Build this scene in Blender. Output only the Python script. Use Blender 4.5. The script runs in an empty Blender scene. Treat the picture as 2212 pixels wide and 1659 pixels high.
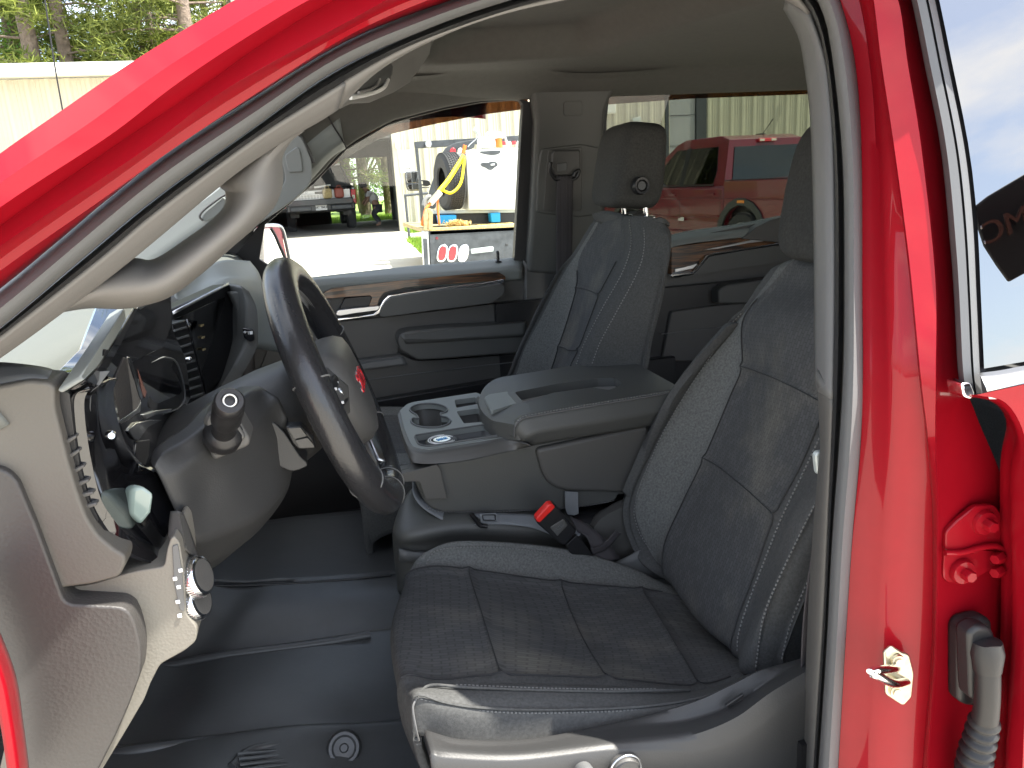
import bpy, bmesh, math, random
from mathutils import Vector, Matrix, noise
random.seed(7)
V = Vector
S = bpy.context.scene
COL = S.collection
# ---------------------------------------------------------------- camera
yaw, pitch, roll, FPX = map(math.radians, (13.3, 14.7, 3.4, 0)); FPX = 1650.0
CAM = V((0, -.65, 1.555))
FW = V((math.sin(yaw)*math.cos(pitch), math.cos(yaw)*math.cos(pitch), -math.sin(pitch)))
RT0 = V((math.cos(yaw), -math.sin(yaw), 0)); UP0 = RT0.cross(FW)
RT = RT0*math.cos(roll) - UP0*math.sin(roll); UP = UP0*math.cos(roll) + RT0*math.sin(roll)
cd = bpy.data.cameras.new('camera'); cam = bpy.data.objects.new('camera', cd); COL.objects.link(cam)
cam.matrix_world = Matrix.Translation(CAM) @ Matrix((RT, UP, -FW)).transposed().to_4x4()
cd.sensor_width = 36; cd.lens = 36*FPX/2212; cd.clip_end = 500; cd.clip_start = .02
S.camera = cam
# ---------------------------------------------------------------- light
SUN = V((.50, -.20, 1.0)).normalized()          # direction towards the sun
EXPO = 1.85
w = bpy.data.worlds.new('World'); S.world = w; w.use_nodes = True
nt = w.node_tree; nt.nodes.clear(); N = nt.nodes.new; Lk = nt.links.new
out = N('ShaderNodeOutputWorld'); bg = N('ShaderNodeBackground'); sky = N('ShaderNodeTexSky')
sky.sky_type = 'NISHITA'; sky.sun_disc = False
sky.sun_elevation = math.asin(SUN.z); sky.sun_rotation = math.atan2(SUN.x, SUN.y)
sky.air_density = 1.0; sky.dust_density = 1.5
bg.inputs[1].default_value = .15
tc = N('ShaderNodeTexCoord'); mp = N('ShaderNodeMapping'); mp.inputs['Scale'].default_value = (1, 1, 2.6)
ns = N('ShaderNodeTexNoise'); ns.inputs['Scale'].default_value = 3.2; ns.inputs['Detail'].default_value = 8; ns.inputs['Roughness'].default_value = .55
cr = N('ShaderNodeValToRGB'); cr.color_ramp.elements[0].position = .46; cr.color_ramp.elements[1].position = .62
mx = N('ShaderNodeMix'); mx.data_type = 'RGBA'; mx.inputs[7].default_value = (6.5, 6.5, 6.6, 1)
hs = N('ShaderNodeHueSaturation'); hs.inputs['Saturation'].default_value = .8; Lk(sky.outputs[0], hs.inputs['Color'])
Lk(tc.outputs['Generated'], mp.inputs[0]); Lk(mp.outputs[0], ns.inputs[0]); Lk(ns.outputs[0], cr.inputs[0])
Lk(cr.outputs[0], mx.inputs[0]); Lk(hs.outputs[0], mx.inputs[6]); Lk(mx.outputs[2], bg.inputs[0]); Lk(bg.outputs[0], out.inputs[0])
sl = bpy.data.lights.new('sun', 'SUN'); sl.energy = 4.6; sl.angle = math.radians(.5); sl.color = (1, .955, .87)
so = bpy.data.objects.new('sun', sl); COL.objects.link(so)
so.rotation_euler = (-SUN).to_track_quat('-Z', 'Y').to_euler(); so.location = (0, -5, 12)
S.view_settings.view_transform = 'Standard'; S.view_settings.look = 'None'; S.view_settings.exposure = EXPO; S.view_settings.gamma = 1
S.render.engine = 'CYCLES'; S.cycles.max_bounces = 10; S.cycles.diffuse_bounces = 6; S.cycles.glossy_bounces = 4; S.cycles.transparent_max_bounces = 12
S.cycles.caustics_reflective = False; S.cycles.caustics_refractive = False

# ---------------------------------------------------------------- placing: every outline is measured on a real plane
def ray(x, y): return FW + RT*((x-1106)/FPX) - UP*((y-829.5)/FPX)
def P(x, y, Y):                                  # the point of the plane y=Y seen at a pixel (2212 px wide picture)
    d = ray(x, y); return CAM + d*((Y-CAM.y)/d.y)
def PZ(x, y, Z):
    d = ray(x, y); return CAM + d*((Z-CAM.z)/d.z)
TUM = .24
def PN(x, y, off):                               # near body side, leaning in above the belt
    d = ray(x, y); t = .8
    for i in range(30):
        p = CAM + d*t; t = (off + TUM*max(0, p.z-1.33) - CAM.y)/d.y
    return CAM + d*t
def PF(x, y, off, W=1.72):                       # far body side
    d = ray(x, y); t = 2.3
    for i in range(30):
        p = CAM + d*t; t = (W - off - TUM*max(0, p.z-1.33) - CAM.y)/d.y
    return CAM + d*t
# zoom-sheet coordinates -> picture
def zc(x0, y0, s): return lambda *p: [((x0 + a/s)/1.47559, (y0 + b/s)/1.47559) for a, b in p]
# ---------------------------------------------------------------- materials
M = {}
def mat(name, col, rough=.5, metal=0, coat=0, spec=.5, bump=(), var=0, vs=8, sheen=0, emit=None, alpha=None, tex='Object', coat_r=.03):
    m = bpy.data.materials.new(name); m.use_nodes = True; t = m.node_tree; b = t.nodes['Principled BSDF']
    b.inputs['Base Color'].default_value = (*col, 1); b.inputs['Roughness'].default_value = rough
    b.inputs['Metallic'].default_value = metal; b.inputs['Coat Weight'].default_value = coat; b.inputs['Coat Roughness'].default_value = coat_r
    b.inputs['Specular IOR Level'].default_value = spec; b.inputs['Sheen Weight'].default_value = sheen
    if emit: b.inputs['Emission Color'].default_value = (*emit[0], 1); b.inputs['Emission Strength'].default_value = emit[1]
    c = t.nodes.new('ShaderNodeTexCoord')
    if var:
        n = t.nodes.new('ShaderNodeTexNoise'); n.inputs['Scale'].default_value = vs; n.inputs['Detail'].default_value = 5; n.inputs['Roughness'].default_value = .6
        t.links.new(c.outputs[tex], n.inputs[0])
        r = t.nodes.new('ShaderNodeMapRange'); r.inputs[1].default_value = .3; r.inputs[2].default_value = .7; r.inputs[3].default_value = 1-var; r.inputs[4].default_value = 1+var
        t.links.new(n.outputs[0], r.inputs[0])
        h = t.nodes.new('ShaderNodeVectorMath'); h.operation = 'SCALE'; h.inputs[0].default_value = col
        t.links.new(r.outputs[0], h.inputs['Scale']); t.links.new(h.outputs[0], b.inputs['Base Color'])
    prev = None
    for kind, sc, st, ds in bump:
        if kind == 'noise':
            n = t.nodes.new('ShaderNodeTexNoise'); n.inputs['Scale'].default_value = sc; n.inputs['Detail'].default_value = 3; o = n.outputs[0]
        elif kind == 'vor':
            n = t.nodes.new('ShaderNodeTexVoronoi'); n.inputs['Scale'].default_value = sc; o = n.outputs['Distance']
        elif kind == 'wave':
            n = t.nodes.new('ShaderNodeTexWave'); n.inputs['Scale'].default_value = sc; n.bands_direction = 'DIAGONAL'; n.inputs['Distortion'].default_value = 1.2; n.inputs['Detail Scale'].default_value = 2; o = n.outputs['Fac']
        elif kind == 'hex':
            n = t.nodes.new('ShaderNodeTexBrick'); n.inputs['Scale'].default_value = sc; n.inputs['Mortar Size'].default_value = .03; n.inputs['Mortar Smooth'].default_value = 1; n.inputs['Brick Width'].default_value = .8; n.inputs['Row Height'].default_value = .4; o = n.outputs['Fac']
        t.links.new(c.outputs[tex], n.inputs[0])
        bp = t.nodes.new('ShaderNodeBump'); bp.inputs['Strength'].default_value = st; bp.inputs['Distance'].default_value = ds
        t.links.new(o, bp.inputs['Height'])
        if prev: t.links.new(prev.outputs[0], bp.inputs['Normal'])
        prev = bp
    if prev: t.links.new(prev.outputs[0], b.inputs['Normal'])
    M[name] = m; return m
GR = (('vor', 420, .3, .0003), ('noise', 900, .25, .0003))
mat('plastic', (.078, .076, .072), .48, bump=GR)
mat('plastic_mid', (.105, .108, .108), .5, bump=GR)
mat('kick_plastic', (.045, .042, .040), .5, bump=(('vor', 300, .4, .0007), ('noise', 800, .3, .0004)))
mat('plastic_sunny', (.165, .155, .132), .55, bump=(('vor', 330, .35, .0006), ('noise', 700, .25, .0004)))  # dash plastic made paler and warmer for the sun on the switch pod
mat('dash_top', (.105, .112, .104), .55, bump=GR)
mat('skylit_trim', (.20, .215, .205), .55, bump=GR)  # plastic made paler and cooler to stand for windshield skylight
mat('plastic_near', (.034, .034, .034), .5, bump=GR)  # same plastic darkened to offset the stronger light near the doorway
mat('plastic_end', (.095, .088, .076), .55, bump=(('vor', 330, .35, .0005), ('noise', 700, .25, .0004)))  # the same sunlit tone, dimmer, for the upper dash end
mat('plastic_black', (.012, .012, .013), .4, bump=GR)
mat('trim_grey', (.24, .235, .225), .6, bump=(('noise', 700, .2, .0005),))
mat('trim_taupe', (.145, .140, .133), .62, bump=(('noise', 800, .25, .0005),))
mat('pillar_grey', (.09, .091, .086), .6, bump=(('noise', 700, .2, .0005),))
mat('headliner', (.105, .104, .095), .9, var=.06, vs=60, bump=(('noise', 1200, .3, .0006),))
mat('seal_grey', (.115, .118, .12), .55, bump=(('noise', 1500, .4, .0005),))
mat('rubber', (.011, .011, .012), .5, bump=(('noise', 600, .2, .0004),))
mat('red_paint', (.235, .003, .009), .45, coat=.42, spec=.08, coat_r=.04, var=.04, vs=40, bump=(('noise', 420, .03, .0004),))
mat('frame_grey', (.085, .088, .092), .5)
mat('fab_shaded', (.044, .044, .042), .95, var=.25, vs=230, spec=.2, bump=(('noise', 900, .4, .0006),))  # seat cloth darkened for the weaker light at the headrests
mat('fab_seam', (.030, .030, .031), .9)
mat('red_far', (.15, .002, .012), .3, coat=.8)
mat('piano', (.006, .006, .007), .06, coat=1, spec=.6)
mat('chrome', (.78, .79, .8), .12, metal=1)
mat('satin', (.55, .56, .57), .3, metal=1)
mat('zinc', (.6, .55, .42), .33, metal=1, var=.2, vs=90)
mat('leather', (.022, .022, .024), .27, spec=.55, bump=(('vor', 330, .25, .0006),))
mat('leather_soft', (.074, .075, .071), .5, bump=(('vor', 450, .3, .0005),))
mat('thread', (.17, .17, .165), .8)
mat('thread_dark', (.12, .12, .12), .8)
mat('webbing', (.19, .20, .21), .8, bump=(('wave', 260, .5, .0006),))
mat('webbing_dark', (.05, .045, .048), .8, bump=(('wave', 260, .5, .0006),))
mat('red_plastic', (.75, .02, .015), .4)
mat('mat_rubber', (.054, .056, .056), .40, var=.12, vs=14, bump=(('noise', 120, .15, .001),))
mat('fab', (.070, .071, .070), .95, var=.22, vs=260, spec=.2, bump=(('noise', 900, .4, .0006),))
mat('fab_heather', (.125, .127, .122), .95, var=.30, vs=260, spec=.2, bump=(('noise', 700, .6, .0009),))
mat('white_paint', (.72, .72, .68), .4, var=.05, vs=3)
mat('siding', (.46, .43, .33), .5, var=.05, vs=1.5)
mat('siding_green', (.44, .43, .32), .5, var=.05, vs=1.5)
mat('door_grey', (.33, .34, .34), .55, var=.05, vs=4)
mat('dark_steel', (.06, .066, .072), .5, var=.35, vs=9, bump=(('noise', 60, .2, .002),))
mat('garage_dark', (.06, .06, .055), .8, var=.2, vs=2)
mat('truck_silver', (.45, .45, .44), .35, metal=.6)
mat('truck_dark', (.03, .034, .038), .4, coat=.5)
mat('tyre', (.035, .035, .036), .75, bump=(('noise', 200, .3, .001),))
mat('yellow', (.80, .60, .01), .6, bump=(('wave', 120, .3, .001),))
mat('orange', (.85, .19, .03), .6)
mat('blue_box', (.02, .35, .70), .5)
mat('wood_block', (.42, .33, .16), .8, var=.3, vs=30)
mat('straw', (.62, .45, .18), .9, var=.4, vs=50)
mat('lens_red', (.65, .02, .03), .25, coat=.7)
mat('lens_white', (.72, .70, .55), .25, coat=.7)
mat('lens_amber', (.8, .25, .02), .25, coat=.7)
mat('skin', (.45, .26, .18), .6)
mat('shirt', (.8, .8, .8), .8, bump=(('noise', 30, .4, .01),))
mat('hair', (.015, .011, .009), .7)
mat('trousers', (.05, .055, .07), .8)
mat('ink', (.03, .03, .03), .6)
mat('sign_white', (.78, .78, .76), .4)
mat('meter', (.42, .46, .45), .45, metal=.3)
mat('bark', (.22, .17, .13), .9, var=.35, vs=7, bump=(('noise', 14, .9, .04),))
mat('mirror_glass', (.85, .86, .86), .02, metal=1)
mat('brown_reflex', (.10, .045, .035), .25, coat=.5)
mat('silver_emblem', (.75, .75, .75), .25, metal=1)
mat('label_blue', (.05, .28, .6), .4)
mat('pale_reflection', (.24, .31, .28), .25, coat=1)  # colour of a reflection in the black bezel
def leafmat(name, c1, c2):
    m = mat(name, c1, .7); t = m.node_tree; b = t.nodes['Principled BSDF']
    i = t.nodes.new('ShaderNodeNewGeometry'); r = t.nodes.new('ShaderNodeMix'); r.data_type = 'RGBA'
    r.inputs[6].default_value = (*c1, 1); r.inputs[7].default_value = (*c2, 1)
    t.links.new(i.outputs['Random Per Island'], r.inputs[0]); t.links.new(r.outputs[2], b.inputs['Base Color'])
    tr = t.nodes.new('ShaderNodeBsdfTranslucent'); ms = t.nodes.new('ShaderNodeMixShader'); ms.inputs[0].default_value = .35
    t.links.new(r.outputs[2], tr.inputs[0]); t.links.new(b.outputs[0], ms.inputs[1]); t.links.new(tr.outputs[0], ms.inputs[2])
    t.links.new(ms.outputs[0], t.nodes['Material Output'].inputs[0])
leafmat('needles', (.09, .13, .025), (.30, .34, .07))
leafmat('leaves', (.08, .19, .03), (.24, .40, .06))
leafmat('grass', (.12, .26, .02), (.30, .42, .05))
def wood():
    m = mat('wood_trim', (.05, .022, .010), .3, coat=.35); t = m.node_tree; b = t.nodes['Principled BSDF']
    c = t.nodes.new('ShaderNodeTexCoord'); p = t.nodes.new('ShaderNodeMapping'); p.inputs['Scale'].default_value = (3, 10, 60)
    n = t.nodes.new('ShaderNodeTexNoise'); n.inputs['Scale'].default_value = 2.5; n.inputs['Detail'].default_value = 8; n.inputs['Distortion'].default_value = 1.2
    r = t.nodes.new('ShaderNodeValToRGB'); r.color_ramp.elements[0].position = .38; r.color_ramp.elements[0].color = (.012, .006, .004, 1); r.color_ramp.elements[1].position = .66; r.color_ramp.elements[1].color = (.20, .085, .03, 1)
    t.links.new(c.outputs['Object'], p.inputs[0]); t.links.new(p.outputs[0], n.inputs[0]); t.links.new(n.outputs[0], r.inputs[0]); t.links.new(r.outputs[0], b.inputs['Base Color'])
wood()
def insert():                                    # woven seat insert: little raised chevrons, worn dusty patches
    m = mat('fab_insert', (.045, .046, .049), .93, spec=.2); t = m.node_tree; b = t.nodes['Principled BSDF']
    c = t.nodes.new('ShaderNodeTexCoord'); n1 = t.nodes.new('ShaderNodeTexNoise'); n1.inputs['Scale'].default_value = 7; n1.inputs['Detail'].default_value = 6
    r = t.nodes.new('ShaderNodeValToRGB'); r.color_ramp.elements[0].position = .52; r.color_ramp.elements[0].color = (.086, .087, .088, 1); r.color_ramp.elements[1].position = .78; r.color_ramp.elements[1].color = (.150, .143, .125, 1)
    t.links.new(c.outputs['Object'], n1.inputs[0]); t.links.new(n1.outputs[0], r.inputs[0])
    mp = t.nodes.new('ShaderNodeMapping'); mp.inputs['Rotation'].default_value = (.0, .9, .0)
    br = t.nodes.new('ShaderNodeTexBrick'); br.inputs['Scale'].default_value = 52; br.inputs['Mortar Size'].default_value = .06; br.inputs['Mortar Smooth'].default_value = 1; br.inputs['Brick Width'].default_value = .62; br.inputs['Row Height'].default_value = .36
    br.inputs[1].default_value = (1, 1, 1, 1); br.inputs[2].default_value = (.78, .78, .78, 1); br.inputs[3].default_value = (.60, .60, .60, 1)
    t.links.new(c.outputs['Object'], mp.inputs[0]); t.links.new(mp.outputs[0], br.inputs[0])
    q = t.nodes.new('ShaderNodeMix'); q.data_type = 'RGBA'; q.blend_type = 'MULTIPLY'; q.inputs[0].default_value = .9
    t.links.new(r.outputs[0], q.inputs[6]); t.links.new(br.outputs[0], q.inputs[7]); t.links.new(q.outputs[2], b.inputs['Base Color'])
    bp = t.nodes.new('ShaderNodeBump'); bp.inputs['Strength'].default_value = .3; bp.inputs['Distance'].default_value = .0006; bp.invert = True
    n2 = t.nodes.new('ShaderNodeTexNoise'); n2.inputs['Scale'].default_value = 900; b2 = t.nodes.new('ShaderNodeBump'); b2.inputs['Strength'].default_value = .4; b2.inputs['Distance'].default_value = .0006
    t.links.new(c.outputs['Object'], n2.inputs[0]); t.links.new(n2.outputs[0], b2.inputs['Height'])
    t.links.new(br.outputs['Fac'], bp.inputs['Height']); t.links.new(b2.outputs[0], bp.inputs['Normal']); t.links.new(bp.outputs[0], b.inputs['Normal'])
insert()
def glassmat(name, tint, gloss=.06, flat=None):
    m = bpy.data.materials.new(name); m.use_nodes = True; t = m.node_tree; t.nodes.clear()
    o = t.nodes.new('ShaderNodeOutputMaterial'); a = t.nodes.new('ShaderNodeBsdfTransparent'); g = t.nodes.new('ShaderNodeBsdfGlossy'); x = t.nodes.new('ShaderNodeMixShader')
    a.inputs[0].default_value = (*tint, 1); g.inputs['Roughness'].default_value = .0; g.inputs[0].default_value = (1, 1, 1, 1)
    if flat is None:
        gm = t.nodes.new('ShaderNodeNewGeometry'); dt = t.nodes.new('ShaderNodeVectorMath'); dt.operation = 'DOT_PRODUCT'; t.links.new(gm.outputs['Normal'], dt.inputs[0]); t.links.new(gm.outputs['Incoming'], dt.inputs[1]); src = dt.outputs['Value']
        for op, a_, b in (('ABSOLUTE', None, 0), ('SUBTRACT', 1, None), ('POWER', None, 5), ('MULTIPLY', None, .96), ('ADD', None, .03)):
            q = t.nodes.new('ShaderNodeMath'); q.operation = op
            if op == 'SUBTRACT': q.inputs[0].default_value = 1; t.links.new(src, q.inputs[1])
            else: t.links.new(src, q.inputs[0]); q.inputs[1].default_value = b
            src = q.outputs[0]
        t.links.new(src, x.inputs[0])
    else: x.inputs[0].default_value = flat
    t.links.new(a.outputs[0], x.inputs[1]); t.links.new(g.outputs[0], x.inputs[2]); t.links.new(x.outputs[0], o.inputs[0]); M[name] = m
glassmat('glass', (.95, .97, .96)); glassmat('privacy', (.40, .42, .385)); glassmat('visor', (.30, .19, .12)); glassmat('truck_glass', (.10, .12, .12), flat=.09)
glassmat('rear_glass', (.03, .03, .035), flat=.24)
def ground_mat(name, c1, c2, sc):
    m = mat(name, c1, .9); t = m.node_tree; b = t.nodes['Principled BSDF']
    c = t.nodes.new('ShaderNodeTexCoord'); n = t.nodes.new('ShaderNodeTexNoise'); n.inputs['Scale'].default_value = sc; n.inputs['Detail'].default_value = 10; n.inputs['Roughness'].default_value = .7
    r = t.nodes.new('ShaderNodeMix'); r.data_type = 'RGBA'; r.inputs[6].default_value = (*c1, 1); r.inputs[7].default_value = (*c2, 1)
    t.links.new(c.outputs['Object'], n.inputs[0]); t.links.new(n.outputs[0], r.inputs[0]); t.links.new(r.outputs[2], b.inputs['Base Color'])
ground_mat('gravel', (.40, .37, .31), (.62, .58, .50), .8)
ground_mat('garage_floor', (.22, .20, .16), (.36, .33, .28), .9)
ground_mat('lawn', (.10, .20, .02), (.28, .36, .06), 1.3)
def gridpts_(rows): return [[P(*q) for q in r] for r in rows]
# ---------------------------------------------------------------- building blocks
def link(name, bm, m, parent=None, smooth=True, ang=40, bevel=0, seg=2, sub=0, thick=0, toff=0):
    me = bpy.data.meshes.new(name); bmesh.ops.recalc_face_normals(bm, faces=bm.faces) if thick == 0 else None
    bm.to_mesh(me); bm.free()
    for x in (m if isinstance(m, (list, tuple)) else [m]): me.materials.append(M[x])
    if smooth:
        for p in me.polygons: p.use_smooth = True
        me.set_sharp_from_angle(angle=math.radians(ang))
    o = bpy.data.objects.new(name, me); COL.objects.link(o)
    if parent is not None:
        o.parent = parent; o.matrix_parent_inverse = WM(parent).inverted()
    if thick:
        s = o.modifiers.new('solid', 'SOLIDIFY'); s.thickness = thick; s.offset = toff
    if bevel:
        b = o.modifiers.new('bevel', 'BEVEL'); b.width = bevel; b.segments = seg; b.limit_method = 'ANGLE'; b.angle_limit = math.radians(35); b.harden_normals = False
    if sub:
        b = o.modifiers.new('sub', 'SUBSURF'); b.levels = sub; b.render_levels = sub
    return o
def WM(o):
    m = Matrix.Translation(o.location) @ o.rotation_euler.to_matrix().to_4x4()
    return m if o.parent is None else WM(o.parent) @ o.matrix_parent_inverse @ m
def thing(name, label, cat, loc=(0, 0, 0), rz=0, group=None):
    o = bpy.data.objects.new(name, None); COL.objects.link(o); o.location = loc; o.rotation_euler = (0, 0, rz)
    o.empty_display_size = .1
    o['label'] = label; o['category'] = cat
    if group: o['group'] = group
    return o
def tag(o, label, cat, group=None, kind=None):
    if label: o['label'] = label
    if cat: o['category'] = cat
    if group: o['group'] = group
    if kind: o['kind'] = kind
    return o
def cr1(p, k, t, closed=False):
    n = len(p)
    g = (lambda i: p[i % n]) if closed else (lambda i: p[max(0, min(n-1, i))])
    a, b, c, d = g(k-1), g(k), g(k+1), g(k+2)
    if not closed:
        if k == 0: a = b + (b-c)
        if k >= n-2: d = c + (c-b)
    return ((b*2) + (c-a)*t + (a*2-b*5+c*4-d)*t*t + (b*3-a-c*3+d)*t**3)*.5
def curve(p, n, closed=False, lin=False):         # n points, even in arc length
    p = [V(q) for q in p]
    if lin: d = p if not closed else p+[p[0]]
    else: d = [cr1(p, k, i/12, closed) for k in range(len(p) if closed else len(p)-1) for i in range(12)] + [p[0] if closed else p[-1]]
    L = [0]
    for a, b in zip(d, d[1:]): L.append(L[-1]+(b-a).length)
    r = []; j = 0
    for i in range(n):
        s = L[-1]*i/(n if closed else n-1)
        while j < len(L)-2 and L[j+1] < s: j += 1
        f = (s-L[j])/max(1e-9, L[j+1]-L[j]); r.append(d[j].lerp(d[j+1], min(1, f)))
    return r
def cr_even(row, per):                            # catmull-rom, fixed samples per span
    o = []
    for k in range(len(row)-1):
        for i in range(per): o.append(cr1(row, k, i/per))
    o.append(row[-1].copy()); return o
def mesh_grid(bm, G, mi=None, closed=False):
    vs = [[bm.verts.new(p) for p in r] for r in G]; m = len(G[0])
    for i in range(len(G)-1):
        for j in range(m if closed else m-1):
            try:
                f = bm.faces.new((vs[i][j], vs[i][(j+1) % m], vs[i+1][(j+1) % m], vs[i+1][j]))
                if mi: f.material_index = mi(i, j)
            except ValueError: pass
    return vs
def grid(name, rows, m, parent, per=(8, 8), cols=None, crease=(), rcrease=(), thick=0, depth=.004, flip=False, **k):
    """smooth patch through a table of points; cols = material index per column span, crease = columns sunk as seams"""
    pr, pc = per
    A = [cr_even([V(q) for q in r], pc) for r in rows]
    G = []
    T = [cr_even([A[i][j] for i in range(len(A))], pr) for j in range(len(A[0]))]
    G = [[T[j][i] for j in range(len(T))] for i in range(len(T[0]))]
    R, C = len(G), len(G[0])
    def nrm(i, j):
        a = G[min(R-1, i+1)][j]-G[max(0, i-1)][j]; b = G[i][min(C-1, j+1)]-G[i][max(0, j-1)]
        n = a.cross(b)
        return n.normalized()*(-1 if flip else 1) if n.length > 1e-12 else V((0, 0, 1))
    Nn = [[nrm(i, j) for j in range(C)] for i in range(R)]
    for c in crease:
        for i in range(R): G[i][c*pc] -= Nn[i][c*pc]*depth
    for c, c0, c1 in rcrease:
        for j in range(c0*pc, c1*pc+1): G[c*pr][j] -= Nn[c*pr][j]*depth
    bm = bmesh.new(); mesh_grid(bm, G, (lambda i, j: cols[j//pc]) if cols else None)
    if thick:
        for f in bm.faces: pass
    o = link(name, bm, m, parent, thick=thick, toff=-1 if not flip else 1, ang=60, **k)
    return o, G, Nn
def loft(name, curves, m, parent, n=60, between=2, mi=None, thick=0, smoothc=True, ang=50, **k):
    C = [curve(c, n) for c in curves]
    G = []
    for a in range(len(C)-1):
        for i in range(between): G.append([C[a][j].lerp(C[a+1][j], i/between) for j in range(n)])
    G.append(C[-1]); bm = bmesh.new()
    mesh_grid(bm, G, (lambda i, j: mi[i//between]) if mi else None)
    return link(name, bm, m, parent, ang=ang, thick=thick, **k)
def tube(name, pts, r, m, parent, seg=10, n=None, closed=False, flat=1, lin=False, upv=None, **k):
    n = n or max(8, len(pts)*6); c = curve(pts, n, closed, lin); rr = r if isinstance(r, (list, tuple)) else [r, r]
    bm = bmesh.new(); rings = []; prev = None
    for i, p in enumerate(c):
        a = c[(i-1) % n] if closed or i > 0 else c[0]; b = c[(i+1) % n] if closed or i < n-1 else c[-1]
        t = (b-a).normalized()
        u = (upv if upv is not None else (prev if prev is not None else V((0, 0, 1))))
        if abs(t.dot(u)) > .97: u = V((1, 0, 0)) if abs(t.x) < .9 else V((0, 1, 0))
        s = t.cross(u).normalized(); u = s.cross(t).normalized(); prev = u
        f = i/(n-1)*(len(rr)-1); q = int(min(len(rr)-2, f)); R = rr[q]+(rr[q+1]-rr[q])*(f-q)
        rings.append([p + s*math.cos(2*math.pi*j/seg)*R + u*math.sin(2*math.pi*j/seg)*R*flat for j in range(seg)])
    if closed: rings.append(rings[0])
    vs = mesh_grid(bm, rings, closed=True)
    if closed: bmesh.ops.remove_doubles(bm, verts=bm.verts, dist=1e-6)
    else:
        for e in (vs[0], vs[-1]):
            try: bm.faces.new(e)
            except ValueError: pass
    return link(name, bm, m, parent, ang=60, **k)
def fillet(p, r, seg=4):                          # round the corners of a 2-D outline
    o = []; n = len(p)
    for i in range(n):
        a, b, c = V((*p[i-1], 0)), V((*p[i], 0)), V((*p[(i+1) % n], 0))
        d = min(r, (a-b).length*.45, (c-b).length*.45)
        if d < .3: o.append((b.x, b.y)); continue
        s, e = b+(a-b).normalized()*d, b+(c-b).normalized()*d
        for j in range(seg+1):
            t = j/seg; q = s*(1-t)**2 + b*2*t*(1-t) + e*t*t; o.append((q.x, q.y))
    return o
def plate3(name, front, ext, m, parent, holes=(), bevel=.002, seg=2, **k):
    """closed slab: outline of 3-D points, pushed along ext; holes likewise"""
    bm = bmesh.new(); es = []
    for loop in [front]+list(holes):
        vs = [bm.verts.new(p) for p in loop]
        for a, b in zip(vs, vs[1:]+vs[:1]): es.append(bm.edges.new((a, b)))
    if holes: bmesh.ops.triangle_fill(bm, edges=es, use_beauty=True)
    else: bm.faces.new(bm.verts)
    r = bmesh.ops.extrude_face_region(bm, geom=list(bm.faces))
    bmesh.ops.translate(bm, vec=ext, verts=[v for v in r['geom'] if isinstance(v, bmesh.types.BMVert)])
    return link(name, bm, m, parent, bevel=bevel, seg=seg, **k)
def plate(name, px, Y, depth, m, parent, r=0, holes=(), bevel=.002, proj=P, **k):
    f = lambda L: [proj(x, y, Y) for x, y in (fillet(L, r) if r else L)]
    return plate3(name, f(px), V((0, depth, 0)), m, parent, [f(h) for h in holes], bevel, **k)
def box(bm, c, s, rot=None, mi=0):
    mt = Matrix.Translation(c) @ (rot.to_4x4() if rot else Matrix()) @ Matrix.Diagonal((*s, 1))
    g = bmesh.ops.create_cube(bm, size=1, matrix=mt)
    for f in {f for v in g['verts'] for f in v.link_faces}: f.material_index = mi
def rbox(name, c, s, m, parent, bevel=.01, rot=None, seg=3, **k):
    bm = bmesh.new(); box(bm, c, s, rot); return link(name, bm, m, parent, bevel=bevel, seg=seg, **k)
def lathe(name, prof, axis, c, m, parent, seg=32, mi=None, **k):   # prof [(r, h)] about axis from c
    axis = V(axis).normalized(); u = axis.orthogonal().normalized(); v = axis.cross(u); c = V(c)
    G = [[c + axis*h + (u*math.cos(2*math.pi*j/seg)+v*math.sin(2*math.pi*j/seg))*max(r, 1e-5) for j in range(seg)] for r, h in prof]
    bm = bmesh.new(); mesh_grid(bm, G, (lambda i, j: mi[i]) if mi else None, closed=True)
    bmesh.ops.remove_doubles(bm, verts=bm.verts, dist=1e-5)
    return link(name, bm, m, parent, ang=35, **k)
def text(name, s, size, origin, xdir, ydir, m, parent, depth=.002, align='CENTER', bold=0):
    cu = bpy.data.curves.new('t', 'FONT'); cu.body = s; cu.size = size; cu.align_x = align; cu.align_y = 'CENTER'; cu.extrude = depth; cu.offset = bold
    t = bpy.data.objects.new('t', cu); COL.objects.link(t)
    dg = bpy.context.evaluated_depsgraph_get(); me = bpy.data.meshes.new_from_object(t.evaluated_get(dg)); bpy.data.objects.remove(t)
    x = V(xdir).normalized(); y = V(ydir).normalized(); z = x.cross(y)
    me.transform(Matrix.Translation(V(origin)) @ Matrix((x, y, z)).transposed().to_4x4())
    me.materials.clear(); me.materials.append(M[m])
    me.name = name; o = bpy.data.objects.new(name, me); COL.objects.link(o)
    if parent is not None: o.parent = parent; o.matrix_parent_inverse = WM(parent).inverted()
    return o
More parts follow.
